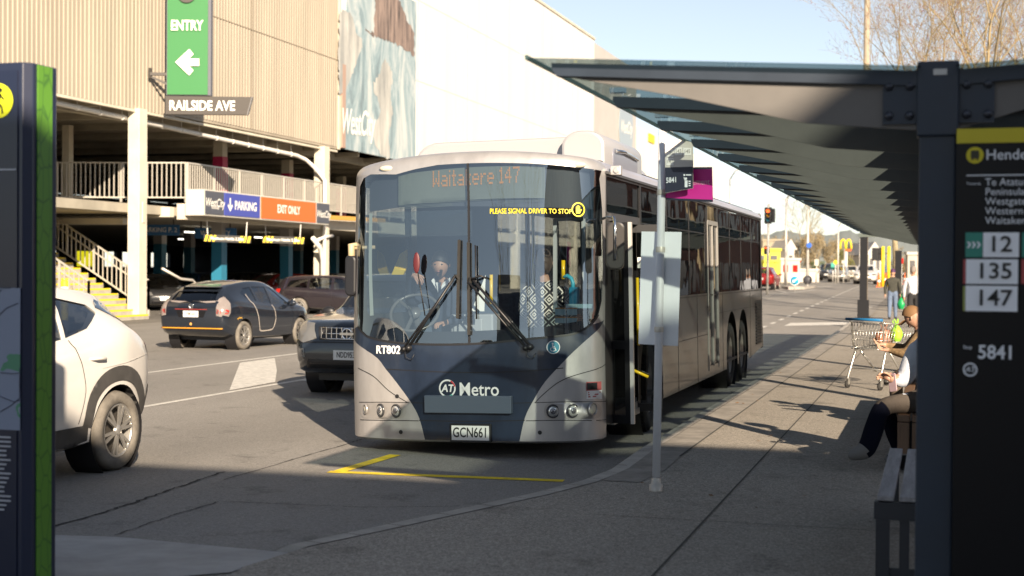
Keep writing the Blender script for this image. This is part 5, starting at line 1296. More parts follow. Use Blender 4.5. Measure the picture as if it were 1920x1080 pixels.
# ---- black four-wheel-drive behind the bus, facing the viewer
spX = dict(zb=[(-2.25, .55), (-2.1, .42), (0, .30), (1.8, .30), (2.15, .36), (2.28, .46)],
 top=[(-2.25, 1.15), (-2.15, 1.45), (-1.95, 1.62), (-1.3, 1.68), (0, 1.68), (.35, 1.62), (.75, 1.36), (1.05, 1.16), (1.3, 1.12), (1.9, 1.06), (2.15, .99), (2.25, .86), (2.28, .70)],
 belt=[(-2.25, 1.05), (-1.8, 1.10), (0, 1.06), (1.0, 1.05), (1.3, 1.06), (1.9, 1.0), (2.2, .86), (2.28, .66)],
 w=[(-2.25, .75), (-2.1, .85), (-1.4, .89), (1.4, .89), (1.9, .86), (2.12, .80), (2.28, .64)],
 wt=[(-2.25, .6), (-1.6, .64), (0, .66), (.5, .66), (1.0, .70), (1.4, .78), (1.9, .76), (2.28, .58)],
 wr=.355, axles=(-1.32, 1.31), cabin=(-2.0, 1.0), floor=.5, spokes=6, ww=.23, mirror=(.72, 1.12), mirror_mat=m_black,
 wins=[[(-.5, 1.12), (-1.75, 1.16), (-1.65, 1.52), (-.5, 1.55)], [(-.42, 1.11), (.02, 1.10), (.02, 1.55), (-.42, 1.55)], [(.1, 1.10), (.78, 1.10), (.42, 1.44), (.28, 1.55), (.1, 1.55)]],
 screen_b=[(-.55, 1.2), (.55, 1.2), (.5, 1.55), (-.5, 1.55)], screen_f=[(-.64, 1.19), (.64, 1.19), (.56, 1.57), (-.56, 1.57)],
 decals=[('headlight', [(.44, .80), (.64, .74), (.80, .80), (.83, .97), (.72, 1.03), (.52, 1.0)], 'y', 2, m_hlamp, 0),
  ('headlight_side', [(2.2, .78), (1.95, .80), (1.78, .98), (1.86, 1.02), (2.14, .97)], 'x', 0, m_hlamp, 0),
  ('grille', [(-.40, .78), (.40, .78), (.44, .96), (-.44, .96)], 'y', 1, m_black, 0),
  ('lower_intake', [(-.60, .40), (.60, .40), (.56, .52), (-.56, .52)], 'y', 1, m_black, 0),
  ('fog_lamp', [(.60, .55), (.72, .55), (.74, .66), (.62, .66)], 'y', 2, m_hlamp, 0),
  ('bumper_seam', sstrip([(-.80, .745), (0, .755), (.80, .745)], .02), 'y', 1, m_black, 0)])
XT, cX, bvX, bodyX = make_car('black_four_wheel_drive', 'black four-wheel-drive facing the viewer, half hidden behind the bus front', 'car', spX, paint('paint_bluish_black', (.018, .024, .034), .2, .18))
mb = MB()
for k in range(-5, 6):
    x = k*.075; h = bvX.ray_cast(Vector((x, 5, .87)), Vector((0, -1, 0)))
    if h[0] is not None: mb.bar(h[0]+Vector((0, .012, -.085)), h[0]+Vector((0, .012, .085)), .012, .02)
for z in (.80, .87, .945): mb.tube([bvX.ray_cast(Vector((x, 5, z)), Vector((0, -1, 0)))[0]+Vector((0, .012, 0)) for x in (-.38, -.2, 0, .2, .38)], .008, 6)
mb.build('grille_bars', m_chr, XT, local=True)
h = bvX.ray_cast(Vector((0, 5, .87)), Vector((0, -1, 0)))[0]
mb = MB(); mb.lathe([(.078, .01), (.082, .028), (.06, .028), (.06, .01)], h, (0, 1, 0), 24); mb.box(h.x-.10, h.x+.10, h.y+.015, h.y+.034, h.z-.017, h.z+.017); mb.build('badge', m_chr, XT, local=True)
plate(XT, 'NDD953', 2.292, .585, 1)
XT.location = (-7.60, 19.98, 0); XT.rotation_euler = (0, 0, pi)
# ---- generic wagon / hatch shapes reused in the car park and far up the street
spW = dict(zb=[(-2.3, .5), (-2.1, .36), (0, .22), (1.9, .26), (2.3, .4)],
 top=[(-2.3, .95), (-2.22, 1.12), (-2.05, 1.32), (-1.8, 1.43), (-1.0, 1.48), (0, 1.47), (.35, 1.40), (.8, 1.17), (1.15, 1.0), (1.5, .95), (2.0, .85), (2.25, .72), (2.3, .62)],
 belt=[(-2.3, .92), (-1.8, 1.0), (-.5, .96), (.6, .92), (1.2, .92), (1.6, .88), (2.1, .76), (2.3, .58)],
 w=[(-2.3, .70), (-2.15, .82), (-1.5, .88), (1.3, .88), (1.9, .82), (2.15, .72), (2.3, .5)],
 wt=[(-2.3, .58), (-1.6, .60), (0, .62), (.5, .63), (1.1, .72), (1.5, .76), (2.0, .66), (2.3, .4)],
 wr=.325, axles=(-1.35, 1.35), cabin=(-2.0, 1.1), floor=.42, spokes=5, ww=.2, mirror=(.75, .98), n=36,
 wins=[[(-1.05, 1.02), (-1.82, 1.06), (-1.72, 1.28), (-1.05, 1.36)], [(-.98, 1.01), (-.15, .985), (-.15, 1.38), (-.98, 1.37)], [(-.06, .98), (.80, .96), (.40, 1.26), (.20, 1.365), (-.06, 1.38)]],
 screen_b=[(-.55, 1.06), (.55, 1.06), (.5, 1.34), (-.5, 1.34)], screen_f=[(-.60, 1.04), (.60, 1.04), (.50, 1.38), (-.50, 1.38)],
 decals=[('tail_lamp', [(.52, .80), (.74, .80), (.72, .98), (.55, .98)], 'y', -2, m_lampred, 0), ('tail_lamp_side', [(-2.26, .82), (-2.08, .84), (-2.05, .98), (-2.2, .98)], 'x', 0, m_lampred, 0),
  ('headlight', [(.42, .64), (.68, .66), (.72, .78), (.5, .77)], 'y', 2, m_hlamp, 0), ('headlight_side', [(2.22, .64), (1.95, .70), (1.9, .80), (2.15, .78)], 'x', 0, m_hlamp, 0),
  ('grille', [(-.36, .62), (.36, .62), (.38, .72), (-.38, .72)], 'y', 1, m_black, 0), ('lower_intake', [(-.5, .34), (.5, .34), (.46, .46), (-.46, .46)], 'y', 1, m_black, 0),
  ('door_seam', sstrip([(-.1, .95), (-.1, .35)], .01), 'x', 0, m_black, 0), ('door_seam', sstrip([(.82, .9), (.85, .38)], .01), 'x', 0, m_black, 0), ('door_seam', sstrip([(-1.02, .95), (-.95, .6), (-1.05, .45)], .01), 'x', 0, m_black, 0)])
p_aub = paint('paint_aubergine', (.024, .019, .024), .3, .2)
WAG, cW, bvW, bodyW = make_car('dark_wagon', 'dark aubergine wagon side-on between the black hatchback and the bus', 'car', spW, p_aub)
plate(WAG, 'EKT207', 2.305, .52, 1); plate(WAG, 'EKT207', -2.306, .72, -1)
WAG.location = (-21.1, 48.6, 0); WAG.rotation_euler = (0, 0, radians(-82))
def recolor(o, mat, body_names=('body', 'door_mirror')):
    for ch in o.children:
        if ch.name.split('.')[0] in body_names:
            ch.material_slots[0].link = 'OBJECT'; ch.material_slots[0].material = mat
def wag(px, py, D, rz, mat, label, name, flat=True, group=None, s=1.0):
    p = at(px, py, D); z = 0 if flat else gz(p.y)
    c = dup(WAG, (p.x, p.y, z), rz, label); c.name = name
    recolor(c, mat); c.scale = (s, s, s)
    if group: c['group'] = group
    return c
p_red = paint('paint_red', (.40, .02, .015), .1, .22); p_dk = paint('paint_charcoal', (.03, .032, .036), .3, .22); p_sil = paint('paint_silver', (.46, .45, .43), .6, .3); p_blu = paint('paint_blue', (.03, .07, .16), .3, .22); p_wht = pw
wag(512, 560, 68, radians(160), M('paint_dark_red', (.22, .012, .012), .25, .1), 'red car parked in the dark car park behind the wagon', 'red_car')
wag(300, 560, 57, radians(215), p_dk, 'dark car with a lit lamp parked inside the car park left of the hatchback', 'dark_car')
wag(605, 545, 70, radians(100), p_dk, 'dark car roof showing beyond the second white column', 'dark_car')
wag(360, 545, 72, radians(185), p_blu, 'dark blue car deep in the shaded car park', 'blue_car')
wag(440, 545, 78, radians(150), p_dk, 'dark car deep in the shaded car park behind the blue column', 'dark_car')
# ------------------------------------------------------------------ bus shelter
m_shel = M('shelter_blue_grey', (.016, .027, .046), .5, .0, nscale=3, namt=.14)
m_fin = M('shelter_fin_grey', (.13, .122, .115), .55, .0, nscale=2, namt=.12)
m_shglass = glass('shelter_tinted_glass', (.25, .32, .33), .05, .0, (.8, .9, 1), .32)
SH = thing('bus_shelter', 'long dark steel bus shelter with tinted glass butterfly roof along the footpath', 'bus shelter', (0, 6.27, .13))
SY0, SY1 = 6.27, 34.7
def rz_(x): return 2.615+.055*abs(x)
def fin(y, mat):
    for s in (-1, 1):
        mb = MB(); P = [(0.08, 2.36), (.55, 2.40), (1.1, 2.53), (1.62, 2.635), (1.62, rz_(1.62)-.02), (.08, rz_(.08)-.03)] if s < 0 else [(.08, 2.36), (.82, 2.58), (.82, rz_(.82)-.02), (.08, rz_(.08)-.03)]
        w_ = 1.66 if s < 0 else .84
        mb.prism(P, (0, y-.007, 0), (s, 0, 0), (0, 0, 1), (0, .014, 0)); mb.build('roof_fin', mat, SH)
        mb = MB(); mb.prism([(.08, rz_(.08)-.075), (w_, rz_(w_)-.07), (w_+.02, rz_(w_)-.035), (w_+.02, rz_(w_)-.012), (.08, rz_(.08)-.012)], (0, y-.035, 0), (s, 0, 0), (0, 0, 1), (0, .07, 0)); mb.build('fin_flange', m_shel, SH)
k = 0; y = SY0
while y < SY1:
    fin(y, m_fin); y += 1.28
for s in (-1, 1):
    mb = MB(); xe = 1.78 if s < 0 else .92
    mb.add([(s*.07, SY0-.10, rz_(.07)), (s*xe, SY0-.10, rz_(xe)), (s*xe, SY1, rz_(xe)), (s*.07, SY1, rz_(.07))], [(0, 1, 2, 3)])
    mb.build('roof_glass', m_shglass, SH)
    mb = MB(); mb.box(s*xe-.006, s*xe+.006, SY0-.10, SY1, rz_(xe)-.008, rz_(xe)+.012); mb.build('glass_edge', M('glass_edge_green', (.05, .09, .085), .3), SH)
    yy = SY0+1.28
    mb = MB()
    while yy < SY1:
        mb.box(s*(xe-.12)-.04, s*(xe-.12)+.04, yy-.03, yy+.03, rz_(xe)+.004, rz_(xe)+.03); yy += 1.28
    mb.build('glass_clamp', m_chr, SH)
mb = MB(); mb.box(-.06, .06, SY0+.08, SY1, 2.36, 2.60); mb.box(-.10, .10, SY0+.12, SY1, 2.598, 2.632); mb.build('spine_beam', m_shel, SH)  # beam, plus a cap strip added to block sun through the roof gap
mb = MB(); mb.box(-1.78, .92, SY1, SY1+.08, 2.58, 2.66); mb.build('end_trim', M('trim_pale', (.42, .40, .36), .5), SH)
yy = SY0
while yy < SY1+.1:
    mb = MB(); mb.box(-.075, .075, yy-.03, yy+.11, .13, 2.60); mb.box(-.085, .085, yy-.045, yy+.12, 2.33, 2.645)
    po = mb.build('post', m_shel, SH, bevel=.008)
    if yy == SY0:
        for s in (-1, 1):
            mb = MB(); mb.box(s*.155-.07, s*.155+.07, yy-.022, yy-.008, 2.385, 2.575); pl = mb.build('splice_plate', m_shel, po)
            for bx in (.115, .20):
                for bz in (2.42, 2.545): mb = MB(); mb.lathe([(.019, 0), (.019, .008), (.012, .016), (0, .018)], (s*bx, yy-.022, bz), (0, -1, 0), 14); mb.build('bolt', M('bolt_dark', (.05, .055, .07), .35, .5), pl)
        mb = MB(); mb.box(-.02, .035, yy-.048, yy-.044, 2.585, 2.61); mb.build('slot', M('slot_pale', (.5, .5, .48), .5), po)
    yy += 28.4/5
# little wooden notice board under the roof
mb = MB(); p = onX(1714, 305, -.10); 
# stop information panel bolted to the near post
SP = thing('information_sign', 'tall black bus stop information panel with a yellow header beside the shelter post', 'sign', (.6, 6.2, .13))
PYL = 6.19
def pp(px, py, d=0.0): return onY(px, py, PYL-d)
a = pp(1793, 241); b = pp(1793, 269)
X0 = a.x; X1_ = X0+.86
mb = MB(); mb.box(X0, X1_, PYL, PYL+.10, .13, a.z); mb.build('cabinet', M('panel_black', (.003, .003, .005), .4, spec=.25), SP, bevel=.004)
mb = MB(); mb.box(X0+.002, X1_-.002, PYL-.004, PYL-.001, b.z, a.z-.002); mb.build('yellow_header', M('header_yellow', (.52, .44, .01), .45), SP)
m_ptxt = M('panel_text_grey', (.74, .76, .80), .5); m_pwh = M('panel_white', (.86, .88, .92), .5)
EXp, EZp = (1, 0, 0), (0, 0, 1)
mb = MB()
def ptext(st, px, py, hpx, al='L', b=.0, sx=1.0):
    q = pp(px, py, .006); mb.text(st, q, EXp, EZp, hpx/.70/452, bold=b, align=al, sx=sx)
ptext('Henderson', 1848, 291, 19, b=.004, sx=1.0)
for i, t in enumerate(('Te Atatu B', 'Peninsula,', 'Westgate,', 'Western H', 'Waitakere')): ptext(t, 1847, 342+18*i, 13.5, sx=.97)
q = pp(1877, 333.5, .006); q2 = pp(1884, 333.5, .006)
ptext('Towards', 1812, 344.5, 5)
ptext('5841', 1833, 661, 25, b=.02, sx=.92); ptext('Stop', 1806, 651, 6, b=.01)
q = pp(1819, 693, .006); mb.disc(q, EXp, EZp, 13/452, 28, 0, 9.8/452); mb.text('AT', q, EXp, EZp, .030, bold=.02, shear=.2)
A_, B_ = pp(1812, 329, .006), pp(1990, 329, .006); mb.box(A_.x, B_.x, A_.y, A_.y+.002, A_.z-.0022, A_.z+.0022)
mb.build('lettering', m_ptxt, SP)
q = pp(1828, 291, .005); mb = MB(); mb.disc(q, EXp, EZp, 15.5/452, 32); ic = mb.build('bus_badge', M('badge_yellow', (.58, .50, .01), .5), SP)
mb = MB(); mb.add([q+Vector((x/452, -.003, z/452)) for x, z in rrect(-7.5, 7.5, -6.5, 9, 3)], [tuple(range(20))]); mb.box(q.x-6/452, q.x-3/452, q.y-.003, q.y-.002, q.z-9.5/452, q.z-6/452); mb.box(q.x+3/452, q.x+6/452, q.y-.003, q.y-.002, q.z-9.5/452, q.z-6/452); mb.build('bus_symbol', M('badge_yellow_dark', (.03, .03, .01), .5), ic)
def rbox(x0, x1, y0, y1, mat, nm, d=.005):
    a_, b_ = pp(x0, y1, d), pp(x1, y0, d); m2 = MB(); m2.box(a_.x, b_.x, a_.y, a_.y+.003, a_.z, b_.z); return m2.build(nm, mat, SP)
m_pg = M('route_green', (.03, .24, .18), .5)
rows = (('12', 1843, 1911, 436, 482), ('135', 1811, 1909, 486.5, 532), ('147', 1810, 1908, 536.5, 583))
rbox(1810, 1842.5, 436, 482, m_pg, 'route_tab'); rbox(1806, 1811, 486.5, 532, M('route_red', (.4, .06, .06), .5), 'route_tab'); rbox(1805.5, 1810, 536.5, 583, M('route_olive', (.30, .34, .08), .5), 'route_tab')
rbox(1916, 1950, 436, 482, m_pg, 'route_tab'); rbox(1915, 1950, 486.5, 532, M('route_red'), 'route_tab')
mb = MB()
for st, x0, x1, y0, y1 in rows: rbox(x0, x1, y0, y1, m_pwh, 'route_box'); q = pp((x0+x1)/2+(4 if st != '12' else -2), (y0+y1)/2, .010); mb.text(st, q, EXp, EZp, 29/.70/452, bold=.012, sx=1.06)
mb.build('route_number', m_txtb, SP)
mb = MB()
for k in range(3):
    q = pp(1817+9*k, 459, .008); u = 1/452
    mb.add([q+Vector((x*u, 0, z*u)) for x, z in ((-4, 6), (-.5, 6), (4, 0), (-.5, -6), (-4, -6), (0, 0))], [(0, 1, 2, 5), (5, 2, 3, 4)])
mb.build('arrow_marks', m_pwh, SP)
# ------------------------------------------------------------------ wayfinding totem at the left
m_tot = M('totem_navy', (.014, .020, .048), .35, .0, coat=.25)
KT = thing('wayfinding_totem', 'navy wayfinding totem with a lime green stripe at the left edge of the photo', 'sign', (-4.8, 6.13, .13))
mb = MB(); mb.prism([(-5.35, 6.02), (-4.312, 6.02), (-4.275, 6.06), (-4.275, 6.25), (-4.312, 6.29), (-5.35, 6.29)], (0, 0, .13), (1, 0, 0), (0, 1, 0), (0, 0, 2.63)); mb.build('cabinet', m_tot, KT, bevel=.006)
mlime = bpy.data.materials.new('totem_lime'); mlime.use_nodes = True; nt = mlime.node_tree; b = nt.nodes['Principled BSDF']; b.inputs['Roughness'].default_value = .45
tc = nt.nodes.new('ShaderNodeTexCoord'); mp = nt.nodes.new('ShaderNodeMapping'); mp.inputs['Scale'].default_value = (1, 16, 7); vo = nt.nodes.new('ShaderNodeTexVoronoi'); vo.feature = 'DISTANCE_TO_EDGE'; vo.inputs['Scale'].default_value = 1; vo.inputs['Randomness'].default_value = .7
r = nt.nodes.new('ShaderNodeValToRGB'); r.color_ramp.interpolation = 'LINEAR'; r.color_ramp.elements[0].position = .0; r.color_ramp.elements[0].color = (.05, .15, .025, 1); r.color_ramp.elements[1].position = .06; r.color_ramp.elements[1].color = (.105, .27, .03, 1)
nt.links.new(tc.outputs['Object'], mp.inputs[0]); nt.links.new(mp.outputs[0], vo.inputs['Vector']); nt.links.new(vo.outputs['Distance'], r.inputs[0]); nt.links.new(r.outputs[0], b.inputs['Base Color'])
mb = MB(); mb.box(-4.274, -4.268, 6.085, 6.205, .14, 2.755); mb.build('lime_stripe', mlime, KT)
mb = MB(); mb.box(-5.30, -4.335, 6.012, 6.019, .2, 2.72); mb.build('face_panel', M('totem_face', (.010, .015, .040), .3, coat=.25), KT)
def kp(px, py, d=.012): return onY(px, py, 6.012-d)
q = kp(-4, 189, .004); mb = MB(); mb.disc(q, EXp, EZp, 33/381, 36); BG = mb.build('yellow_badge', M('badge_lime_yellow', (.68, .72, .02), .5), KT)
mb = MB(); u = 1/381; q = kp(-4, 189, .007)
mb.disc(q+Vector((5*u, 0, 20*u)), EXp, EZp, 4.5*u, 14)
for seg, w in ((((4, 14), (0, -3)), 8), (((0, -3), (-9, -22)), 4), (((0, -3), (8, -12)), 4), (((8, -12), (10, -24)), 3.5), (((4, 12), (13, 2)), 3), (((3, 12), (-7, 4)), 3)):
    (x0, y0), (x1, y1) = seg; L = sqrt((x1-x0)**2+(y1-y0)**2); nx, ny = -(y1-y0)/L*w/2, (x1-x0)/L*w/2
    mb.add([q+Vector((x*u, 0, z*u)) for x, z in ((x0-nx, y0-ny), (x1-nx, y1-ny), (x1+nx, y1+ny), (x0+nx, y0+ny))], [(0, 1, 2, 3)])
mb.build('walker_symbol', m_txtb, BG)
mb = MB(); a_ = kp(-120, 320, .004); b_ = kp(30, 320, .004); mb.box(a_.x, b_.x, a_.y-.001, a_.y+.001, a_.z-.004, a_.z+.004)
rnd = random.Random(11)
mb.build('white_line', M('totem_text', (.42, .44, .5), .5), KT); mb = MB()
for k in range(17): z0 = 815+k*8.4; x1 = rnd.choice((8, 12, 16, 20)); a_ = kp(-90, z0, .004); b_ = kp(x1, z0, .004); mb.box(a_.x, b_.x, a_.y-.001, a_.y+.001, a_.z-.004, a_.z+.004)
mb.build('text_lines', M('totem_text'), KT)
mpm = bpy.data.materials.new('map_print'); mpm.use_nodes = True; nt = mpm.node_tree; b = nt.nodes['Principled BSDF']; b.inputs['Roughness'].default_value = .4
tc = nt.nodes.new('ShaderNodeTexCoord'); n1 = nt.nodes.new('ShaderNodeTexNoise'); n1.inputs['Scale'].default_value = 6; r = nt.nodes.new('ShaderNodeValToRGB'); r.color_ramp.interpolation = 'CONSTANT'; r.color_ramp.elements[0].color = (.20, .24, .34, 1); e = r.color_ramp.elements.new(.56); e.color = (.06, .22, .13, 1); r.color_ramp.elements[-1].position = .62; r.color_ramp.elements[-1].color = (.23, .27, .36, 1)
nt.links.new(tc.outputs['Object'], n1.inputs['Vector']); nt.links.new(n1.outputs[0], r.inputs[0]); nt.links.new(r.outputs[0], b.inputs['Base Color'])
a_ = kp(-160, 798, .003); b_ = kp(38, 540, .003); mb = MB(); mb.box(a_.x, b_.x, a_.y-.001, a_.y+.002, a_.z, b_.z); MP = mb.build('map', mpm, KT)
mb = MB()
for k in range(9):
    x = rnd.uniform(a_.x+.25, b_.x-.06); z = rnd.uniform(a_.z+.05, b_.z-.05); ang = rnd.uniform(0, pi); pts = []
    for j in range(6): pts.append(Vector((max(a_.x, min(b_.x, x)), a_.y-.003, max(a_.z, min(b_.z, z))))); ang += rnd.uniform(-.5, .5); x += .07*cos(ang); z += .07*sin(ang)
    mb.tube(pts, .0022, 5)
mb.build('map_roads', M('map_road', (.05, .06, .10), .5), MP)
# ------------------------------------------------------------------ bus stop pole and its signs
PB_ = onz(1230, 921, .13)
PT_ = at(1242.5, 243, 10.62)
ax = (PT_-PB_).normalized(); LT = (PT_-PB_).length
def pol(h): return PB_+ax*h
BP = thing('stop_pole', 'pale galvanised bus stop pole leaning slightly on the footpath', 'pole', PB_)
mb = MB(); mb.cyl(PB_-ax*.02, PT_, .030, n=20); mb.build('pole', M('pole_galvanised', (.66, .67, .70), .5, .0, nscale=5, namt=.15, stretch=(1, 1, .2)), BP)
mb = MB(); mb.lathe([(.05, 0), (.05, .05), (.036, .055), (.033, .10)], PB_, ax, 20); mb.build('base_collar', m_gal, BP)
mb = MB()
for py in (362, 470, 620): h = (921-py)/678*LT; mb.lathe([(.034, -.02), (.036, 0), (.034, .02)], pol(h), ax, 16)
mb.build('clamp', m_gal, BP)
YB = pol(1.5).y
def qd(pts, y, th=.012):
    return [onY(px, py, y) for px, py in pts]
def flat_sign(name, label, pts, y, mat, th=.012, cat='sign'):
    q = qd(pts, y); t = thing(name, label, cat, q[0]); mb = MB(); mb.add(q+[p+Vector((0, th, 0)) for p in q], [(3, 2, 1, 0), (4, 5, 6, 7), (0, 1, 5, 4), (1, 2, 6, 5), (2, 3, 7, 6), (3, 0, 4, 7)]); mb.build('panel', mat, t); return t
flat_sign('blank_board', 'blank pale grey board clamped behind the bus stop pole', [(1203, 434), (1278, 435), (1271, 649), (1197, 645)], YB+.05, M('board_pale_blue', (.80, .82, .86), .45, nscale=1.5, namt=.05), .006)
FG = flat_sign('stop_flag', 'dark navy and grey bus stop flag numbered 5841 on the leaning pole', [(1247, 256), (1299, 267), (1299, 353), (1247, 362)], YB-.045, M('flag_grey', (.66, .61, .56), .5), .02)
yf = YB-.047
q = qd([(1247, 314), (1299, 312.5), (1299, 352.5), (1247, 361.5)], yf); mb = MB(); mb.add(q, [(3, 2, 1, 0)]); mb.build('navy_field', M('flag_navy', (.018, .022, .045), .45), FG)
mb = MB(); mn = MB()
for st, x0, y0, x1, y1 in (('13', 1250, 263, 1262, 277), ('135', 1249.5, 280, 1263, 294), ('143', 1265, 276, 1279, 291), ('145', 1281, 277, 1296, 291), ('147', 1249.5, 296, 1263, 310)):
    q = qd([(x0, y0), (x1, y0+.5), (x1, y1), (x0, y1)], yf-.001); mb.add(q, [(3, 2, 1, 0)]); c = (q[0]+q[2])/2; mn.text(st, c+Vector((0, -.002, 0)), EXp, EZp, .040, sx=.8, bold=.01)
mb.build('number_box', M('flag_box', (.92, .88, .84), .5), FG); mn.build('route_number', M('flag_num', (.38, .35, .32), .5), FG)
mb = MB(); c = onY(1259, 338, yf-.002); mb.text('5841', c, (1, 0, .05), EZp, .055, bold=.015, sx=.75)
c = onY(1287, 343, yf-.002); u = 1/254
mb.disc(c+Vector((-1*u, 0, 8*u)), EXp, EZp, 2.3*u, 12)
mb.box(c.x-3.2*u, c.x+2.2*u, c.y, c.y+.001, c.z-8*u, c.z+5*u); mb.add([c+Vector((x*u, 0, z*u)) for x, z in ((-3, 4), (-5.5, 10), (-4.2, 11), (-1, 4))], [(0, 3, 2, 1)])
for k in range(3): mb.box(c.x+4*u, c.x+8*u, c.y, c.y+.001, c.z+(-6+4*k)*u, c.z+(-4+4*k)*u)
c = onY(1289, 328, yf-.002); mb.disc(c+Vector((-6*u, 0, 0)), EXp, EZp, 1.8*u, 10); mb.box(c.x-3*u, c.x+7*u, c.y, c.y+.001, c.z-1*u, c.z+1*u)
mb.build('lettering', m_pwh, FG)
MG = flat_sign('magenta_sign', 'magenta notice sign ending in lacement behind the stop flag', [(1248, 314), (1335, 313), (1336.5, 379), (1248, 374)], YB+.06, M('sign_magenta', (.72, .02, .34), .5), .012)
q = [onY(x, y, YB+.058) for x, y in ((1248, 314), (1335, 313), (1335.2, 317), (1248, 318))]; mb = MB(); mb.add(q, [(3, 2, 1, 0)]); q = [onY(x, y, YB+.058) for x, y in ((1248, 371), (1336.3, 374.5), (1336.5, 379), (1248, 374.5))]; mb.add(q, [(3, 2, 1, 0)]); mb.build('navy_edge', M('flag_navy'), MG)
mb = MB(); c = onY(1331, 341, YB+.057); mb.text('Rail Replacement', c, EXp, EZp, .066, align='R', sx=.78); mb.build('lettering', M('sign_pink', (.75, .45, .58), .5), MG)
# ------------------------------------------------------------------ benches
m_wdk = M('bench_grey_wood', (.27, .26, .27), .7, nscale=4, namt=.3, stretch=(8, .6, 8)); m_wor = M('bench_brown_wood', (.125, .072, .042), .55, nscale=3, namt=.3, stretch=(8, 8, .8)); m_bfr = M('bench_frame', (.02, .022, .03), .5)
B1 = thing('bench', 'dark slatted bench in shade at the bottom right beside the post', 'bench', (0, 8.7, .13), 0, 'benches under the shelter')
for k in range(5):
    x = -.285+k*.115; mb = MB(); mb.box(x, x+.085, 7.70, 9.80, .555, .585); mb.build('seat_slat', m_wdk, B1, bevel=.006)
mb = MB(); mb.box(-.30, .30, 7.69, 7.76, .46, .55); mb.box(-.30, .30, 9.72, 9.80, .46, .55); mb.box(-.29, -.24, 7.76, 9.72, .47, .55); mb.box(.24, .29, 7.76, 9.72, .47, .55); mb.build('frame', m_bfr, B1)
for y in (7.72, 9.70):
    for x in (-.29, .22): mb = MB(); mb.box(x, x+.07, y-.035, y+.035, .13, .46); mb.build('leg', m_bfr, B1)
    mb = MB()
    for x in (-.17, -.07, .03, .13): mb.box(x, x+.05, y-.02, y+.02, .20, .46)
    mb.box(-.22, .22, y-.02, y+.02, .13, .20); mb.build('end_slats', m_bfr, B1)
B2 = thing('bench', 'brown wooden bench the person with the phone sits on', 'bench', (0, 13.5, .13), 0, 'benches under the shelter')
for k in range(5):
    x = -.29+k*.115; mb = MB(); mb.box(x, x+.095, 11.98, 17.6, .54, .59); mb.box(x, x+.095, 11.98, 12.03, .17, .535); mb.build('seat_slat', m_wor, B2, bevel=.006)
mb = MB(); mb.box(-.26, .26, 12.1, 12.2, .13, .53); mb.box(-.26, .26, 14.5, 14.6, .13, .53); mb.box(-.26, .26, 17.3, 17.4, .13, .53); mb.build('frame', m_bfr, B2)
# ------------------------------------------------------------------ shopping trolley
TC = Vector((-.88, 20.35, .13))
TR = thing('shopping_trolley', 'steel shopping trolley with blue handle and bags inside on the footpath', 'shopping trolley', TC, radians(-33))
m_wire = M('trolley_wire', (.50, .49, .46), .3, .8); m_tbl = M('trolley_blue', (.015, .14, .33), .4)
mb = MB()
def bk(u, v, h):                                            # basket: u along width -1..1, v 0(handle)..1(nose), h 0..1
    w = (.27-.05*v)*(.82+.18*h); return Vector((u*w, -.05+v*.95-(1-h)*.06*(1 if v < .5 else 1), .56+.05*v+h*(.36-.09*v)))
for k in range(15):
    v = k/14
    mb.tube([bk(-1, v, 1), bk(-1, v, 0), bk(1, v, 0), bk(1, v, 1)], .0045, 5)
for k in range(11):
    u = -1+2*k/10; mb.tube([bk(u, 0, 1), bk(u, 0, 0), bk(u, 1, 0), bk(u, 1, 1)], .0045, 5)
for h in (1, .66, .33, 0): mb.tube([bk(-1, 0, h), bk(-1, 1, h), bk(1, 1, h), bk(1, 0, h), bk(-1, 0, h)], .007 if h in (0, 1) else .0045, 6)
mb.build('basket', m_wire, TR, local=True)
mb = MB(); mb.tube([(-.30, -.13, .965), (.30, -.13, .965)], .020, 10); mb.build('handle', m_tbl, TR, local=True)
mb = MB()
for s in (-1, 1):
    mb.tube([(s*.27, -.13, .965), (s*.26, -.05, .92), (s*.25, -.02, .60), (s*.25, .05, .55)], .013, 8)
    mb.tube([(s*.25, .05, .55), (s*.25, .02, .50), (s*.27, -.12, .14), (s*.27, -.12, .12)], .015, 8)
    mb.tube([(s*.25, .02, .53), (s*.22, .75, .58)], .013, 8); mb.tube([(s*.24, .12, .53), (s*.21, .45, .22), (s*.20, .70, .17), (s*.20, .70, .12)], .013, 8)
mb.tube([(-.26, -.06, .28), (.26, -.06, .28)], .010, 8)
mb.build('chassis', m_wire, TR, local=True)
for x, y in ((-.27, -.12), (.27, -.12), (-.20, .70), (.20, .70)):
    mb = MB(); mb.lathe([(0, -.015), (.05, -.015), (.055, -.008), (.055, .008), (.05, .015), (0, .015)], (x, y, .055), (1, 0, 0), 18); w = mb.build('castor', m_rub, TR, local=True)
    mb = MB(); mb.box(x-.022, x-.018, y-.02, y+.03, .05, .13); mb.box(x+.018, x+.022, y-.02, y+.03, .05, .13); mb.box(x-.022, x+.022, y-.02, y+.03, .125, .14); mb.build('castor_fork', m_wire, w, local=True)
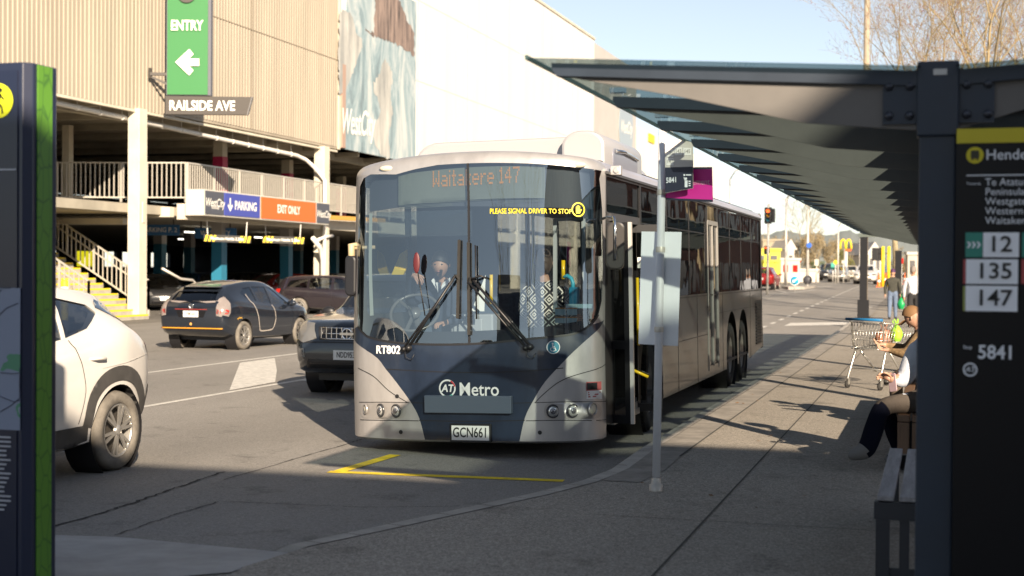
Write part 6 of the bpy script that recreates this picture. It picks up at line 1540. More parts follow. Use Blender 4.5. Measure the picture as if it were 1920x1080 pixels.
def bag(name, label, loc, size, mat, cat='bag', seed=1, group=None):
    rnd = random.Random(seed); t = thing(name, label, cat, loc, rnd.uniform(0, 3), group); mb = MB(); n = 10; P = []
    for i in range(9):
        h = i/8; r = (.62+.38*sin(pi*min(1, h*1.25)))*(1 if h < .75 else max(.12, 1-(h-.75)*3.4))
        for k in range(n): a = 2*pi*k/n; j = 1+rnd.uniform(-.16, .16); P.append((size[0]*r*cos(a)*j, size[1]*r*sin(a)*j, size[2]*h))
    fs = []
    for i in range(8):
        for k in range(n): fs.append((i*n+k, i*n+(k+1) % n, (i+1)*n+(k+1) % n, (i+1)*n+k))
    mb.add(P, fs, 0, True); mb.add(P[:n], [tuple(range(n-1, -1, -1))]); mb.build('sack', mat, t, local=True)
    mb = MB()
    for s in (-1, 1): mb.tube([(s*.02, 0, size[2]*.9), (s*.05, .02, size[2]*1.12), (s*.03, 0, size[2]*1.25), (0, 0, size[2]*.95)], .008, 6)
    mb.build('bag_handle', mat, t, local=True)
    return t
m_lim = M('bag_lime', (.30, .62, .04), .5); m_gbag = M('bag_green', (.01, .30, .09), .4)
ca, sa = cos(radians(-33)), sin(radians(-33))
def tl(x, y, z): return (TC.x+ca*x-sa*y, TC.y+sa*x+ca*y, TC.z+z)
bag('printed_bag', 'pale printed shopping bag inside the trolley basket', tl(.03, .30, .60), (.13, .16, .26), M('bag_print', (.42, .36, .34), .6, nscale=9, namt=.7, ramp2=(.55, .20, .10)), seed=2)
bag('lime_bag', 'lime green bag hung over the far side of the trolley basket', tl(.20, .34, .66), (.075, .10, .25), m_lim, seed=3)
bag('white_bag', 'small whitish bag at the nose of the trolley basket', tl(-.02, .60, .62), (.12, .12, .2), M('bag_white', (.55, .55, .53), .5), seed=4)
# ------------------------------------------------------------------ people: one skinned body each, clothing colours by region
m_skin = M('skin', (.42, .24, .165), .55, nscale=6, namt=.08)
m_skin2 = M('skin_tan', (.36, .20, .13), .55, nscale=6, namt=.08)
def person(name, label, joints, bones, mats, regions, head, loc=(0, 0, 0), rz=0.0, root='pelvis', sub=2):
    """joints {name: (x,y,z,r)}; bones list of (a,b); regions {bone: material index}; head (centre, radius, facing vector, hair material, style)"""
    t = thing(name, label, 'person', loc, rz)
    nm = list(joints); me = bpy.data.meshes.new('body'); me.from_pydata([joints[k][:3] for k in nm], [(nm.index(a), nm.index(b)) for a, b in bones], [])
    o = bpy.data.objects.new('body', me); COL.objects.link(o)
    sk = o.modifiers.new('skin', 'SKIN'); sk.use_smooth_shade = True; sk.branch_smoothing = .4
    for i, k in enumerate(nm):
        sv = me.skin_vertices[0].data[i]; r = joints[k][3]; sv.radius = r if isinstance(r, tuple) else (r, r); sv.use_root = (k == root)
    ss = o.modifiers.new('sub', 'SUBSURF'); ss.levels = sub; ss.render_levels = sub
    dg = bpy.context.evaluated_depsgraph_get(); dg.update(); nm_ = bpy.data.meshes.new_from_object(o.evaluated_get(dg)); o.modifiers.clear(); o.data = nm_; o.name = 'body'
    for m in mats: nm_.materials.append(m)
    segs = [(Vector(joints[a][:3]), Vector(joints[b][:3]), regions.get((a, b), 0)) for a, b in bones]
    for p in nm_.polygons:
        c = p.center; best = (1e9, 0)
        for a, b, ri in segs:
            d = b-a; L = d.length_squared; tt = max(0, min(1, (c-a).dot(d)/L)) if L else 0; dist = (a+d*tt-c).length
            if dist < best[0]: best = (dist, ri)
        p.material_index = best[1]; p.use_smooth = True
    o.parent = t
    # head with a face, joined into the same body mesh
    hc, hr, fac, hair, style = head; hc = Vector(hc); fac = Vector(fac).normalized(); upv = Vector((0, 0, 1)); rt = fac.cross(upv).normalized(); upv = rt.cross(fac)
    mb = MB(); P = []; n, mm = 14, 20
    for i in range(n+1):
        a = pi*i/n; zz = cos(a)
        for k in range(mm):
            tt = 2*pi*k/mm; x = sin(a)*cos(tt); y = sin(a)*sin(tt)
            wdt = .74 if zz > -.1 else .74-.26*(-zz-.1); dep = .92 if y > 0 else .96
            px_, py_, pz_ = x*wdt, y*dep, zz*1.12
            if y > 0 and zz < -.3: py_ *= .92
            if y > .7: py_ += .06*math.exp(-((zz+.12)**2)/.03-(x**2)/.02)
            if y > .6 and .05 < zz < .3: py_ -= .04
            P.append(hc+rt*px_*hr+fac*py_*hr+upv*pz_*hr)
    mb.grid([P[i*mm+k] for i in range(n+1) for k in range(mm)], n+1, mm, 0, True)
    for i in range(n): mb.f.append((i*mm+mm-1, i*mm, (i+1)*mm, (i+1)*mm+mm-1)); mb.m.append(0); mb.s.append(True)
    for s in (-1, 1): mb.ball(tuple(hc+rt*s*hr*.76-upv*hr*.02), (hr*.10, hr*.16, hr*.22), 6)
    hm = mb.mesh('hd', [mats[-1]])
    bm = bmesh.new(); bm.from_mesh(nm_); k0 = len(bm.faces); bm.from_mesh(hm); bm.faces.ensure_lookup_table()
    for f in bm.faces[k0:]: f.material_index = len(mats)-1; f.smooth = True
    bm.to_mesh(nm_); bm.free()
    mb = MB()
    for s in (-1, 1): mb.ball(tuple(hc+rt*s*hr*.30+fac*hr*.83+upv*hr*.10), (hr*.09, hr*.07, hr*.06), 6, 0)
    mb.build('eyes', m_txtb, o, local=True)
    mb = MB(); c = hc+fac*hr*.80-upv*hr*.52; mb.tube([c-rt*hr*.22, c+fac*.012, c+rt*hr*.22], [hr*.03, hr*.06, hr*.03], 6); mb.build('mouth', M('lips', (.30, .12, .10), .5), o, local=True)
    if hair:
        mb = MB(); P = []; lo = {'short': .62, 'bun': .80, 'cap': .50, 'long': .78}[style]
        n2 = 9
        for i in range(n2+1):
            for k in range(mm):
                tt = 2*pi*k/mm; fr = sin(tt); amax = pi*(lo-.22*max(0, fr)**.7-(0 if fr > 0 else 0)); a = amax*i/n2
                x, y, zz = sin(a)*cos(tt), sin(a)*sin(tt), cos(a); j = 1.09 if style != 'cap' else 1.13
                P.append(hc+rt*x*.76*hr*j+fac*y*.97*hr*j+upv*(zz*1.12*hr*j+.01))
        mb.grid(P, n2+1, mm, 0, True)
        for i in range(n2): mb.f.append((i*mm+mm-1, i*mm, (i+1)*mm, (i+1)*mm+mm-1)); mb.m.append(0); mb.s.append(True)
        if style == 'bun': c = hc-fac*hr*.9-upv*hr*.35; mb.ball(tuple(c), (hr*.5, hr*.42, hr*.5), 8)
        if style == 'cap': c = hc+fac*hr*1.25+upv*hr*.28; mb.obox(c, rt*hr*.62, fac*hr*.42, upv*hr*.04)
        mb.build('cap' if style == 'cap' else 'hair', hair, t, local=True)
    return t
def hand(J, B, R, pre, wrist, dirv, palm_n, ri, s=1.0, curl=.5):
    """five unequal fingers and a thumb rooted in a palm"""
    w = Vector(J[wrist][:3]); d = Vector(dirv).normalized(); n = Vector(palm_n).normalized(); sd = d.cross(n).normalized(); n = sd.cross(d)
    J[pre+'palm'] = (*(w+d*.055*s), (.036*s, .018*s)); B.append((wrist, pre+'palm')); R[(wrist, pre+'palm')] = ri
    for k, (off, L) in enumerate(((-.030, .066), (-.010, .078), (.010, .073), (.029, .058))):
        b = w+d*.085*s+sd*off*s; m_ = b+(d*cos(curl*.6)-n*sin(curl*.6))*L*.55*s; e = m_+(d*cos(curl*1.6)-n*sin(curl*1.6))*L*.5*s
        for q, (p, r) in enumerate(((b, .010), (m_, .009), (e, .007))):
            J[f'{pre}f{k}{q}'] = (*p, r*s); pr_ = f'{pre}f{k}{q-1}' if q else pre+'palm'; B.append((pr_, f'{pre}f{k}{q}')); R[(pr_, f'{pre}f{k}{q}')] = ri
    b = w+d*.035*s-sd*.035*s; e = b+(d*.7-sd*.6-n*.3)*.045*s; e2 = e+(d*.9-n*.4)*.03*s
    for q, (p, r) in enumerate(((b, .012), (e, .010), (e2, .008))):
        J[f'{pre}t{q}'] = (*p, r*s); pr_ = f'{pre}t{q-1}' if q else wrist; B.append((pr_, f'{pre}t{q}')); R[(pr_, f'{pre}t{q}')] = ri
def std_bones(legs=True):
    B = [('pelvis', 'waist'), ('waist', 'chest'), ('chest', 'neck'), ('neck', 'nape')]
    for s in 'lr': B += [('chest', s+'sh'), (s+'sh', s+'el'), (s+'el', s+'wr'), ('pelvis', s+'hip'), (s+'hip', s+'kn'), (s+'kn', s+'an'), (s+'an', s+'toe')]
    return B
def std_regions(top=0, leg=1, shoe=2, skin=3, hands=True):
    R = {('pelvis', 'waist'): top, ('waist', 'chest'): top, ('chest', 'neck'): top, ('neck', 'nape'): skin}
    for s in 'lr': R.update({('chest', s+'sh'): top, (s+'sh', s+'el'): top, (s+'el', s+'wr'): top, ('pelvis', s+'hip'): leg, (s+'hip', s+'kn'): leg, (s+'kn', s+'an'): leg, (s+'an', s+'toe'): shoe})
    return R
def standing(h, walk=.12, arm=.08, bulk=1.0):
    k = h/1.72; J = {}
    S = lambda x, y, z, r: (x*k, y*k, z*k, (r[0]*k*bulk, r[1]*k*bulk) if isinstance(r, tuple) else r*k*bulk)
    J['pelvis'] = S(0, 0, .93, (.155, .11)); J['waist'] = S(0, 0, 1.10, (.15, .11)); J['chest'] = S(0, .01, 1.33, (.17, .12)); J['neck'] = S(0, .0, 1.47, .062); J['nape'] = S(0, .02, 1.55, .055)
    for s, sg in (('l', -1), ('r', 1)):
        f = walk*sg
        J[s+'sh'] = S(sg*.19, 0, 1.39, .065); J[s+'el'] = S(sg*.25, -f*.6, 1.12, .052); J[s+'wr'] = S(sg*.25, f*.2-arm*-.5, .88, .036)
        J[s+'hip'] = S(sg*.09, 0, .88, .098); J[s+'kn'] = S(sg*.095, f*.55+.02, .49, .066); J[s+'an'] = S(sg*.10, f, .09, .046); J[s+'toe'] = S(sg*.105, f+.15, .035, .036)
    return J, k
def smp(px, py, D): return at(px, py, D)
# the man walking away in a dark jacket
J, k = standing(1.64, .10, bulk=1.22); B = std_bones(); R = std_regions()
m_olv = M('jacket_olive', (.038, .038, .030), .85, nscale=14, namt=.3, bump=.7, bscale=9); m_jean = M('jeans_blue', (.11, .15, .23), .85, nscale=18, namt=.25); m_shoe = M('shoe_dark', (.02, .02, .022), .7)
for s, sg in (('l', -1), ('r', 1)): hand(J, B, R, s, s+'wr', (0, .1, -1), (-sg, 0, 0), 3, .95)
W1 = person('person', 'man walking away in a dark jacket, blue jeans and purple cap carrying a green bag', J, B, [m_olv, m_jean, m_shoe, m_skin], R, ((0, .03*k, 1.63*k), .105*k, (0, 1, 0), M('cap_purple', (.06, .02, .07), .7), 'cap'), (-1.37, 48.6, .13+gz(48.6)), 0)
GB = bag('green_bag', 'green plastic bag carried by the walking man', (-1.37+.27, 48.62, .13+gz(48)+.36), (.13, .10, .40), m_gbag, seed=6)
# person in a white top further right
J, k = standing(1.76, .06, bulk=1.1); B = std_bones(); R = std_regions()
for s, sg in (('l', -1), ('r', 1)): hand(J, B, R, s, s+'wr', (0, .1, -1), (-sg, 0, 0), 3, .95)
p = at(1712, 600, 41.5); m_wtop = M('top_white', (.42, .43, .46), .8, nscale=10, namt=.12, bump=.7, bscale=8); m_dkt = M('trousers_black', (.018, .018, .02), .85)
person('person', 'person in a loose white top and dark trousers standing near the shelter post', J, B, [m_wtop, m_dkt, m_shoe, m_skin2], R, ((0, .03*k, 1.63*k), .105*k, (.3, 1, 0), M('hair_grey', (.20, .17, .15), .8), 'short'), (p.x, p.y, .13), radians(15))
# seated person with the phone
def bent(label, name, base, pts, mats, R, head, extra=None, loc=None):
    J = {q: (*(Vector(v[:3])-Vector(base)), v[3]) for q, v in pts.items()}; B = std_bones()
    if extra: extra(J, B, R)
    hc = Vector(head[0])-Vector(base)
    return person(name, label, J, B, mats, R, (hc, *head[1:]), base, 0)
m_puf = M('puffer_pale', (.50, .53, .60), .55, nscale=5, namt=.12, bump=.6, bscale=14); m_tan = M('trousers_tan', (.062, .050, .041), .85, nscale=10, namt=.15, bump=.7, bscale=11); m_nav = M('trousers_navy', (.004, .005, .012), .95, spec=.1); m_shg = M('shoe_grey', (.15, .145, .14), .7)
pts = {'pelvis': (.08, 12.42, .70, (.16, .13)), 'waist': (.07, 12.42, .88, (.16, .13)), 'chest': (-.08, 12.42, 1.10, (.19, .15)), 'neck': (-.02, 12.42, 1.26, .06), 'nape': (-.01, 12.42, 1.33, .055),
 'lsh': (-.14, 12.22, 1.12, .10), 'lel': (-.255, 12.18, .83, .088), 'lwr': (-.33, 12.14, .86, .042), 'rsh': (-.03, 12.62, 1.14, .085), 'rel': (-.14, 12.62, .86, .075), 'rwr': (-.32, 12.36, .88, .042),
 'lhip': (.02, 12.30, .70, .105), 'lkn': (-.42, 12.10, .655, .082), 'lan': (-.53, 11.95, .29, .088), 'ltoe': (-.68, 11.93, .24, .030), 'rhip': (.02, 12.54, .69, .105), 'rkn': (-.40, 12.42, .63, .082), 'ran': (-.27, 12.32, .23, .065), 'rtoe': (-.40, 12.30, .17, .038)}
R = std_regions(); R[('lkn', 'lan')] = 4; R[('rkn', 'ran')] = 4; R[('lan', 'ltoe')] = 2
def ex1(J, B, R):
    hand(J, B, R, 'l', 'lwr', (-1, .1, .5), (0, .6, .6), 3, 1.0, .9); hand(J, B, R, 'r', 'rwr', (-.7, -.8, .3), (-.2, .2, 1), 3, 1.0, .7)
person1 = bent('person on the wooden bench in pale puffer jacket and tan leggings looking at a phone', 'person', (0, 12.42, .13), pts, [m_puf, m_tan, m_shg, m_skin, m_nav, m_skin], R, ((.02, 12.42, 1.44), .105, (-1, -.1, -.4), M('hair_dark', (.03, .022, .018), .7), 'long'), ex1)
PH = thing('phone', 'mobile phone in a pale pink case held by the seated person', 'phone', (-.40, 12.13, .90))
mb = MB(); c = at(1673, 717, 11.72); mb.prism(rrect(-.036, .036, -.075, .075, .012), c, (.75, -.62, .2), (-.12, .1, .98), (.006, .007, .0)); mb.build('case', M('phone_pink', (.42, .30, .33), .5), PH)
mb = MB(); mb.lathe([(.010, 0), (.010, .003), (0, .003)], c+Vector((-.004, -.005, .052)), (-.62, -.75, 0), 12); mb.build('camera_eye', m_black, PH)
# seated person in the tan plaid jacket further along the bench, bent forward over the trolley
m_pld = M('jacket_plaid_tan', (.20, .13, .065), .85, nscale=40, namt=.4, bump=.7, bscale=10)
pts = {'pelvis': (.08, 15.5, .72, (.16, .14)), 'waist': (.04, 15.5, .88, (.17, .14)), 'chest': (-.10, 15.5, 1.06, (.19, .14)), 'neck': (-.16, 15.48, 1.17, .06), 'nape': (-.19, 15.47, 1.22, .055),
 'lsh': (-.14, 15.28, 1.10, .085), 'lel': (-.28, 15.24, .90, .07), 'lwr': (-.45, 15.32, .94, .04), 'rsh': (-.14, 15.72, 1.10, .085), 'rel': (-.30, 15.74, .92, .07), 'rwr': (-.50, 15.66, .98, .04),
 'lhip': (.02, 15.38, .71, .105), 'lkn': (-.40, 15.28, .66, .085), 'lan': (-.36, 15.26, .24, .06), 'ltoe': (-.52, 15.24, .17, .04), 'rhip': (.02, 15.62, .71, .105), 'rkn': (-.40, 15.70, .66, .085), 'ran': (-.38, 15.72, .24, .06), 'rtoe': (-.54, 15.74, .17, .04)}
R = std_regions()
def ex2(J, B, R):
    hand(J, B, R, 'l', 'lwr', (-1, .2, .1), (0, .2, -1), 3, 1.0, .7); hand(J, B, R, 'r', 'rwr', (-1, -.1, .1), (0, .2, -1), 3, 1.0, .7)
bent('person seated further along the bench, bent forward in tan plaid jacket and cap', 'person', (0, 15.5, .13), pts, [m_pld, M('trousers_brown', (.07, .05, .035), .85), m_shoe, m_skin], R, ((-.22, 15.46, 1.28), .102, (-.75, .25, -.60), M('cap_orange_brown', (.20, .11, .05), .7), 'cap'), ex2)
# the driver
def bl(x, y, z): return BT @ Vector((x, y, z))
dv = at(826, 499, 14.05)                                    # face
o_ = dv
m_unif = M('uniform_navy', (.018, .028, .05), .8, nscale=12, namt=.2, bump=.6, bscale=10); m_coll = M('collar_white', (.60, .60, .60), .7)
def o(dx, dy, dz, r): return (dv.x+dx, dv.y+dy, dv.z+dz, r)
hd = at(800, 521, 13.72)
pts = {'pelvis': o(.02, .22, -.82, (.17, .13)), 'waist': o(.02, .22, -.62, (.17, .13)), 'chest': o(.01, .18, -.34, (.20, .14)), 'neck': o(.0, .10, -.19, .065), 'nape': o(.0, .07, -.10, .06),
 'lsh': o(-.20, .14, -.28, .075), 'lel': o(-.30, -.06, -.36, .06), 'lwr': (hd.x-.15, hd.y+.02, hd.z+.03, .036), 'rsh': o(.20, .14, -.28, .075), 'rel': o(.30, -.02, -.50, .06), 'rwr': o(.16, -.28, -.55, .036),
 'lhip': o(-.08, .18, -.84, .10), 'lkn': o(-.13, -.28, -.80, .075), 'lan': o(-.13, -.34, -1.2, .05), 'ltoe': o(-.13, -.48, -1.25, .04), 'rhip': o(.12, .18, -.84, .10), 'rkn': o(.15, -.28, -.80, .075), 'ran': o(.15, -.34, -1.2, .05), 'rtoe': o(.15, -.48, -1.25, .04)}
R = std_regions(0, 1, 2, 3)
def ex3(J, B, R):
    hand(J, B, R, 'l', 'lwr', (.75, -.5, -.35), (0, -.4, .9), 3, 1.05, .8); hand(J, B, R, 'r', 'rwr', (-.5, -.8, 0), (0, 0, 1), 3, 1.0, .8)
DR = bent('bus driver in a navy uniform with white collar at the wheel, one hand raised', 'person', (dv.x, dv.y+.2, dv.z-1.3), pts, [m_unif, m_unif, m_shoe, m_skin2], R, ((dv.x, dv.y, dv.z+.01), .112, (.12, -1, -.05), M('hair_black', (.012, .011, .012), .6), 'short'), ex3)
mb = MB(); c = Vector((dv.x+.0, dv.y+.03, dv.z-.175))
for s in (-1, 1): mb.add([c+Vector((s*.01, -.085, -.07)), c+Vector((s*.10, -.02, .03)), c+Vector((s*.085, .02, .065)), c+Vector((s*.035, -.06, .01))], [(0, 1, 2, 3)]); 
mb.add([c+Vector((-.03, -.08, .015)), c+Vector((.03, -.08, .015)), c+Vector((0, -.10, -.09))], [(0, 2, 1)])
mb.build('collar', m_coll, DR)
# the passenger boarding, seen from behind
pm_ = bpy.data.materials.new('diamond_knit'); pm_.use_nodes = True; nt = pm_.node_tree; b_ = nt.nodes['Principled BSDF']; b_.inputs['Roughness'].default_value = .9
tc = nt.nodes.new('ShaderNodeTexCoord'); mp = nt.nodes.new('ShaderNodeMapping'); mp.inputs['Rotation'].default_value = (0, radians(45), 0); mp.inputs['Scale'].default_value = (9.5, 9.5, 9.5); sp_ = nt.nodes.new('ShaderNodeSeparateXYZ')
nt.links.new(tc.outputs['Object'], mp.inputs[0]); nt.links.new(mp.outputs[0], sp_.inputs[0])
def mth(op, a, bv=None):
    n_ = nt.nodes.new('ShaderNodeMath'); n_.operation = op
    if hasattr(a, 'links'): nt.links.new(a, n_.inputs[0])
    else: n_.inputs[0].default_value = a
    if bv is not None:
        if hasattr(bv, 'links'): nt.links.new(bv, n_.inputs[1])
        else: n_.inputs[1].default_value = bv
    return n_.outputs[0]
fx = mth('ABSOLUTE', mth('SUBTRACT', mth('FRACT', sp_.outputs[0]), .5)); fz = mth('ABSOLUTE', mth('SUBTRACT', mth('FRACT', sp_.outputs[2]), .5))
g_ = mth('GREATER_THAN', mth('FRACT', mth('ADD', mth('MULTIPLY', mth('MAXIMUM', fx, fz), 4.6), .2)), .5)
mx = nt.nodes.new('ShaderNodeMix'); mx.data_type = 'RGBA'; mx.inputs[6].default_value = (.015, .015, .017, 1); mx.inputs[7].default_value = (.62, .58, .50, 1); nt.links.new(g_, mx.inputs[0]); nt.links.new(mx.outputs[2], b_.inputs['Base Color'])
hp = at(1019, 494, 14.15)
def o(dx, dy, dz, r): return (hp.x+dx, hp.y+dy, hp.z+dz, r)
pts = {'pelvis': o(.0, .05, -.76, (.19, .14)), 'waist': o(.0, .05, -.56, (.19, .14)), 'chest': o(.0, .05, -.32, (.20, .13)), 'neck': o(.0, .03, -.17, .06), 'nape': o(.0, .02, -.09, .055),
 'lsh': o(-.185, .06, -.26, .075), 'lel': o(-.25, .14, -.50, .06), 'lwr': o(-.20, .32, -.58, .036), 'rsh': o(.185, .06, -.26, .075), 'rel': o(.25, .14, -.50, .06), 'rwr': o(.24, .34, -.56, .036),
 'lhip': o(-.09, .05, -.80, .11), 'lkn': o(-.10, .05, -1.14, .075), 'lan': o(-.10, .05, -1.36, .05), 'ltoe': o(-.10, .2, -1.40, .04), 'rhip': o(.09, .05, -.80, .11), 'rkn': o(.10, .05, -1.14, .075), 'ran': o(.10, .05, -1.36, .05), 'rtoe': o(.10, .2, -1.40, .04)}
R = std_regions(0, 1, 2, 3)
def ex4(J, B, R):
    hand(J, B, R, 'l', 'lwr', (.2, 1, .1), (1, 0, 0), 3, 1, .6); hand(J, B, R, 'r', 'rwr', (0, 1, .1), (-1, 0, 0), 3, 1, .6)
bent('passenger seen from behind inside the bus in a black and cream diamond-pattern top', 'person', (hp.x, hp.y+.05, hp.z-1.4), pts, [pm_, m_dkt, m_shoe, m_skin2], R, ((hp.x, hp.y, hp.z+.01), .112, (-.25, 1, 0), M('hair_brown', (.05, .03, .018), .7), 'bun'), ex4)
# ------------------------------------------------------------------ buildings off to the right and behind the viewer (they shade the footpath and show in the bus glass)
m_bwht0 = M('window_dull', (.12, .10, .10), .4)
m_brick = M('brick_red', (.17, .075, .055), .85, nscale=3, namt=.25)
SHP = thing('corner_shop', 'two-storey shop block behind the viewpoint that shades the near footpath', 'building', (14, -12, 0))
mb = MB(); mb.box(1.2, 9.5, -19, -7, 0, 8.8); mb.box(9.52, 34, -19, -6.98, 0, 9.9); mb.build('wall', M('shop_render', (.30, .27, .24), .8, nscale=1, namt=.15), SHP)
mb = MB(); mb.box(1.1, 9.48, -19.1, -6.9, 8.81, 8.87); mb.box(9.5, 34.1, -19.1, -6.88, 9.91, 9.97); mb.build('parapet_cap', m_greyw, SHP)
for k in range(7):
    x = 2.2+k*4.2
    mb = MB(); mb.box(x, x+1.6, -6.96, -6.9, 4.4, 6.2); w = mb.build('window', m_dgrey, SHP); mb = MB(); mb.box(x+.08, x+1.52, -6.9, -6.89, 4.48, 6.12); mb.build('pane', m_carglassd, w)
BR2 = thing('brick_building', 'long red brick building further up the near side, reflected in the bus windows', 'building', (12, 95, 0))
mb = MB(); mb.box(8.6, 22, 63, 138, 0, 7.6); mb.build('wall', m_brick, BR2)
mb = MB(); mb.box(8.4, 22.1, 62.9, 138.1, 7.6, 7.85); mb.build('parapet_cap', m_greyw, BR2)
for k in range(14):
    for z in (1.0, 4.6): mb = MB(); mb.box(8.52, 8.59, 65+k*5.2, 67.6+k*5.2, z, z+1.9); mb.build('window', m_bwht0, BR2)
BRS = thing('brick_shops', 'row of red brick shops on the near side of the street behind the shelter', 'building', (12, 30, 0))
mb = MB(); mb.box(8.5, 20, 16, 60, 0, 5.6); mb.build('wall', m_brick, BRS)
mb = MB(); mb.box(8.3, 20.1, 15.9, 60.1, 5.6, 5.8); mb.box(6.6, 8.48, 16, 60, 3.1, 3.3); mb.build('canopy', m_cream, BRS)
for k in range(9):
    y = 17+k*4.7
    mb = MB(); mb.box(8.42, 8.49, y, y+3.4, .5, 2.8); w = mb.build('window', M('shop_frame_white', (.5, .48, .45), .5), BRS); mb = MB(); mb.box(8.39, 8.415, y+.1, y+3.3, .6, 2.7); mb.build('pane', m_carglassd, w)
# ------------------------------------------------------------------ bare winter trees
m_bark = M('bark_grey_tan', (.29, .235, .145), .9, nscale=6, namt=.35, stretch=(1, 1, .3)); m_twig = M('twig_tan', (.27, .21, .115), .9); m_bud = M('bud_russet', (.17, .075, .06), .8)
def bare_tree(name, label, loc, h, seed, r0=.16, levels=6, spread=.55, buds=2500, group=None, first=.3, mats=None, twig=.012):
    rnd = random.Random(seed); t = thing(name, label, 'tree', loc, 0, group)
    tr, tw = MB(), MB(); tips = []
    def grow(p, d, L, r, lev):
        n = 3; pts = [p]; q = p
        for i in range(n):
            d = (d+Vector((rnd.gauss(0, .10), rnd.gauss(0, .10), rnd.gauss(.03, .05)))).normalized(); q = q+d*L/n; pts.append(q)
        r1 = r*.66
        tgt = tr if lev <= 1 else tw
        tgt.tube(pts, [r+(r1-r)*i/n for i in range(n+1)], 7 if lev <= 1 else (4 if lev < 4 else 3), 0, False)
        if lev >= levels: tips.append((q, d)); return
        k = 3 if lev < 2 else rnd.choice((2, 2, 3))
        a0 = rnd.uniform(0, 2*pi)
        for i in range(k):
            a = a0+2*pi*i/k+rnd.uniform(-.4, .4); sp = spread*rnd.uniform(.55, 1.15)
            u = d.orthogonal().normalized(); v = d.cross(u)
            nd = (d*cos(sp)+(u*cos(a)+v*sin(a))*sin(sp)+Vector((0, 0, .12))).normalized()
            grow(q, nd, L*rnd.uniform(.66, .86), max(twig*.4, r1*(.86 if i == 0 else .68)), lev+1)
        for _k in range(1 if lev < 2 else rnd.choice((1, 1, 2))):
            if lev < 1: break
            m_ = pts[1]+(pts[2]-pts[1])*rnd.random(); u = d.orthogonal(); u.rotate(Matrix.Rotation(rnd.uniform(0, 6.28), 3, d)); grow(m_, (d+u.normalized()*.8).normalized(), L*.55, max(twig*.4, r1*.5), min(levels, lev+2))
    grow(Vector(loc)+Vector((0, 0, -.1)), Vector((rnd.gauss(0, .03), rnd.gauss(0, .03), 1)), h*first, r0, 0)
    tr.build('trunk', (mats or (m_bark, m_twig, m_bud))[0], t); cr = tw.build('crown', (mats or (m_bark, m_twig, m_bud))[1], t)
    if buds:
        mb = MB(); s = .022*h/10
        for i in range(buds):
            p, d = rnd.choice(tips); p = p-d*rnd.uniform(0, h*.05)+Vector((rnd.gauss(0, .04), rnd.gauss(0, .04), rnd.gauss(0, .04)))
            u = Vector((rnd.gauss(0, 1), rnd.gauss(0, 1), rnd.gauss(0, 1))).normalized(); v = u.orthogonal().normalized(); mb.add([p-u*s-v*s*.4, p+u*s-v*s*.4, p+v*s*.8], [(0, 1, 2)])
        bo = mb.build('buds', (mats or (m_bark, m_twig, m_bud))[2], cr); bo['kind'] = 'stuff'
    return t
for i, (px, D, h, sd) in enumerate(((1742, 54, 15, 4), (1838, 48, 15.5, 9), (1925, 56, 16, 15), (1775, 78, 19, 23), (1687, 70, 16.5, 31))):
    p = at(px, 500, D); bare_tree('bare_tree', ['bare tree with reddish buds behind the shelter, nearest the tall pole', 'tall bare tree with reddish buds above the shelter post', 'bare tree crown at the top right corner of the photo', 'largest bare tree, set further back behind the shelter roof', 'leftmost bare tree of the clump, its crown beside the tall concrete pole'][i], (p.x, p.y, .13), h, sd, .17, 7, .48, 4500, 'bare trees behind the shelter')
tall_rt = bare_tree('bare_tree', 'bare street tree behind the viewpoint, reflected in the bus windscreen', (-3.5, -9.5, .13), 9, 31, .13, 5, .45, 0, 'street trees behind the viewpoint')
dup(tall_rt, (-8.0, -14, .13), 1.3, 'second bare street tree behind the viewpoint, further from the kerb'); 
# tall concrete pole above the shelter
p = at(1621, 480, 70); TP = thing('lamp_post', 'tall pale concrete pole rising above the shelter roof by the bare trees', 'lamp post', (p.x, p.y, .13))
mb = MB(); mb.cyl((p.x, p.y, 0), (p.x, p.y, 22), .17, .13, n=14); mb.build('pole', M('pole_concrete', (.30, .25, .19), .8, nscale=2, namt=.15), TP)
mb = MB(); mb.tube([(p.x, p.y, 21.6), (p.x-.8, p.y, 22.3), (p.x-1.8, p.y, 22.4)], .05, 8); mb.box(p.x-2.4, p.x-1.7, p.y-.12, p.y+.12, 22.33, 22.45); mb.build('lamp_arm', m_gal, TP)
# ------------------------------------------------------------------ far street
def post_at(px, pyb, D):
    p = at(px, pyb, D); return Vector((p.x, p.y, gz(p.y)))
def lamp_post(px, D, top_py, label, r=.07, arm=1):
    p = post_at(px, 520, D); zt = at(px, top_py, D).z; t = thing('street_lamp', label, 'street lamp', p, 0, 'street lamps up the street')
    mb = MB(); mb.cyl(p, (p.x, p.y, zt), r*1.25, r*.7, n=10); mb.build('pole', m_polew, t)
    mb = MB(); mb.tube([(p.x, p.y, zt-.05), (p.x+arm*.35, p.y, zt+.5), (p.x+arm*1.5, p.y, zt+.75)], r*.6, 8); mb.box(p.x+arm*1.3-.1, p.x+arm*2.0, p.y-.14, p.y+.14, zt+.70, zt+.80); mb.build('lamp_arm', m_polew, t)
m_polew = M('pole_pale', (.50, .48, .45), .5, .2)
lamp_post(1473, 95, 372, 'street lamp pole right of the raised traffic signal', .09)
lamp_post(1514, 105, 392, 'street lamp pole with the small blue badge, behind the traffic island', .10)
lamp_post(1571, 120, 424, 'thin street lamp pole left of the golden arch sign', .07)
lamp_post(1367, 88, 335, 'street lamp seen over the bus roof beside the magenta sign', .07)
lamp_post(1612, 118, 448, 'street lamp pole just left of the dark kerbside post', .07)
mb = MB(); p = at(1517, 460, 104.5); BD = thing('blue_badge', 'small round blue sign high on a street lamp pole', 'sign', p); mb.cyl(p, p+Vector((0, .04, 0)), .2, n=16); mb.build('face', M('badge_blue', (.03, .12, .5), .5), BD)
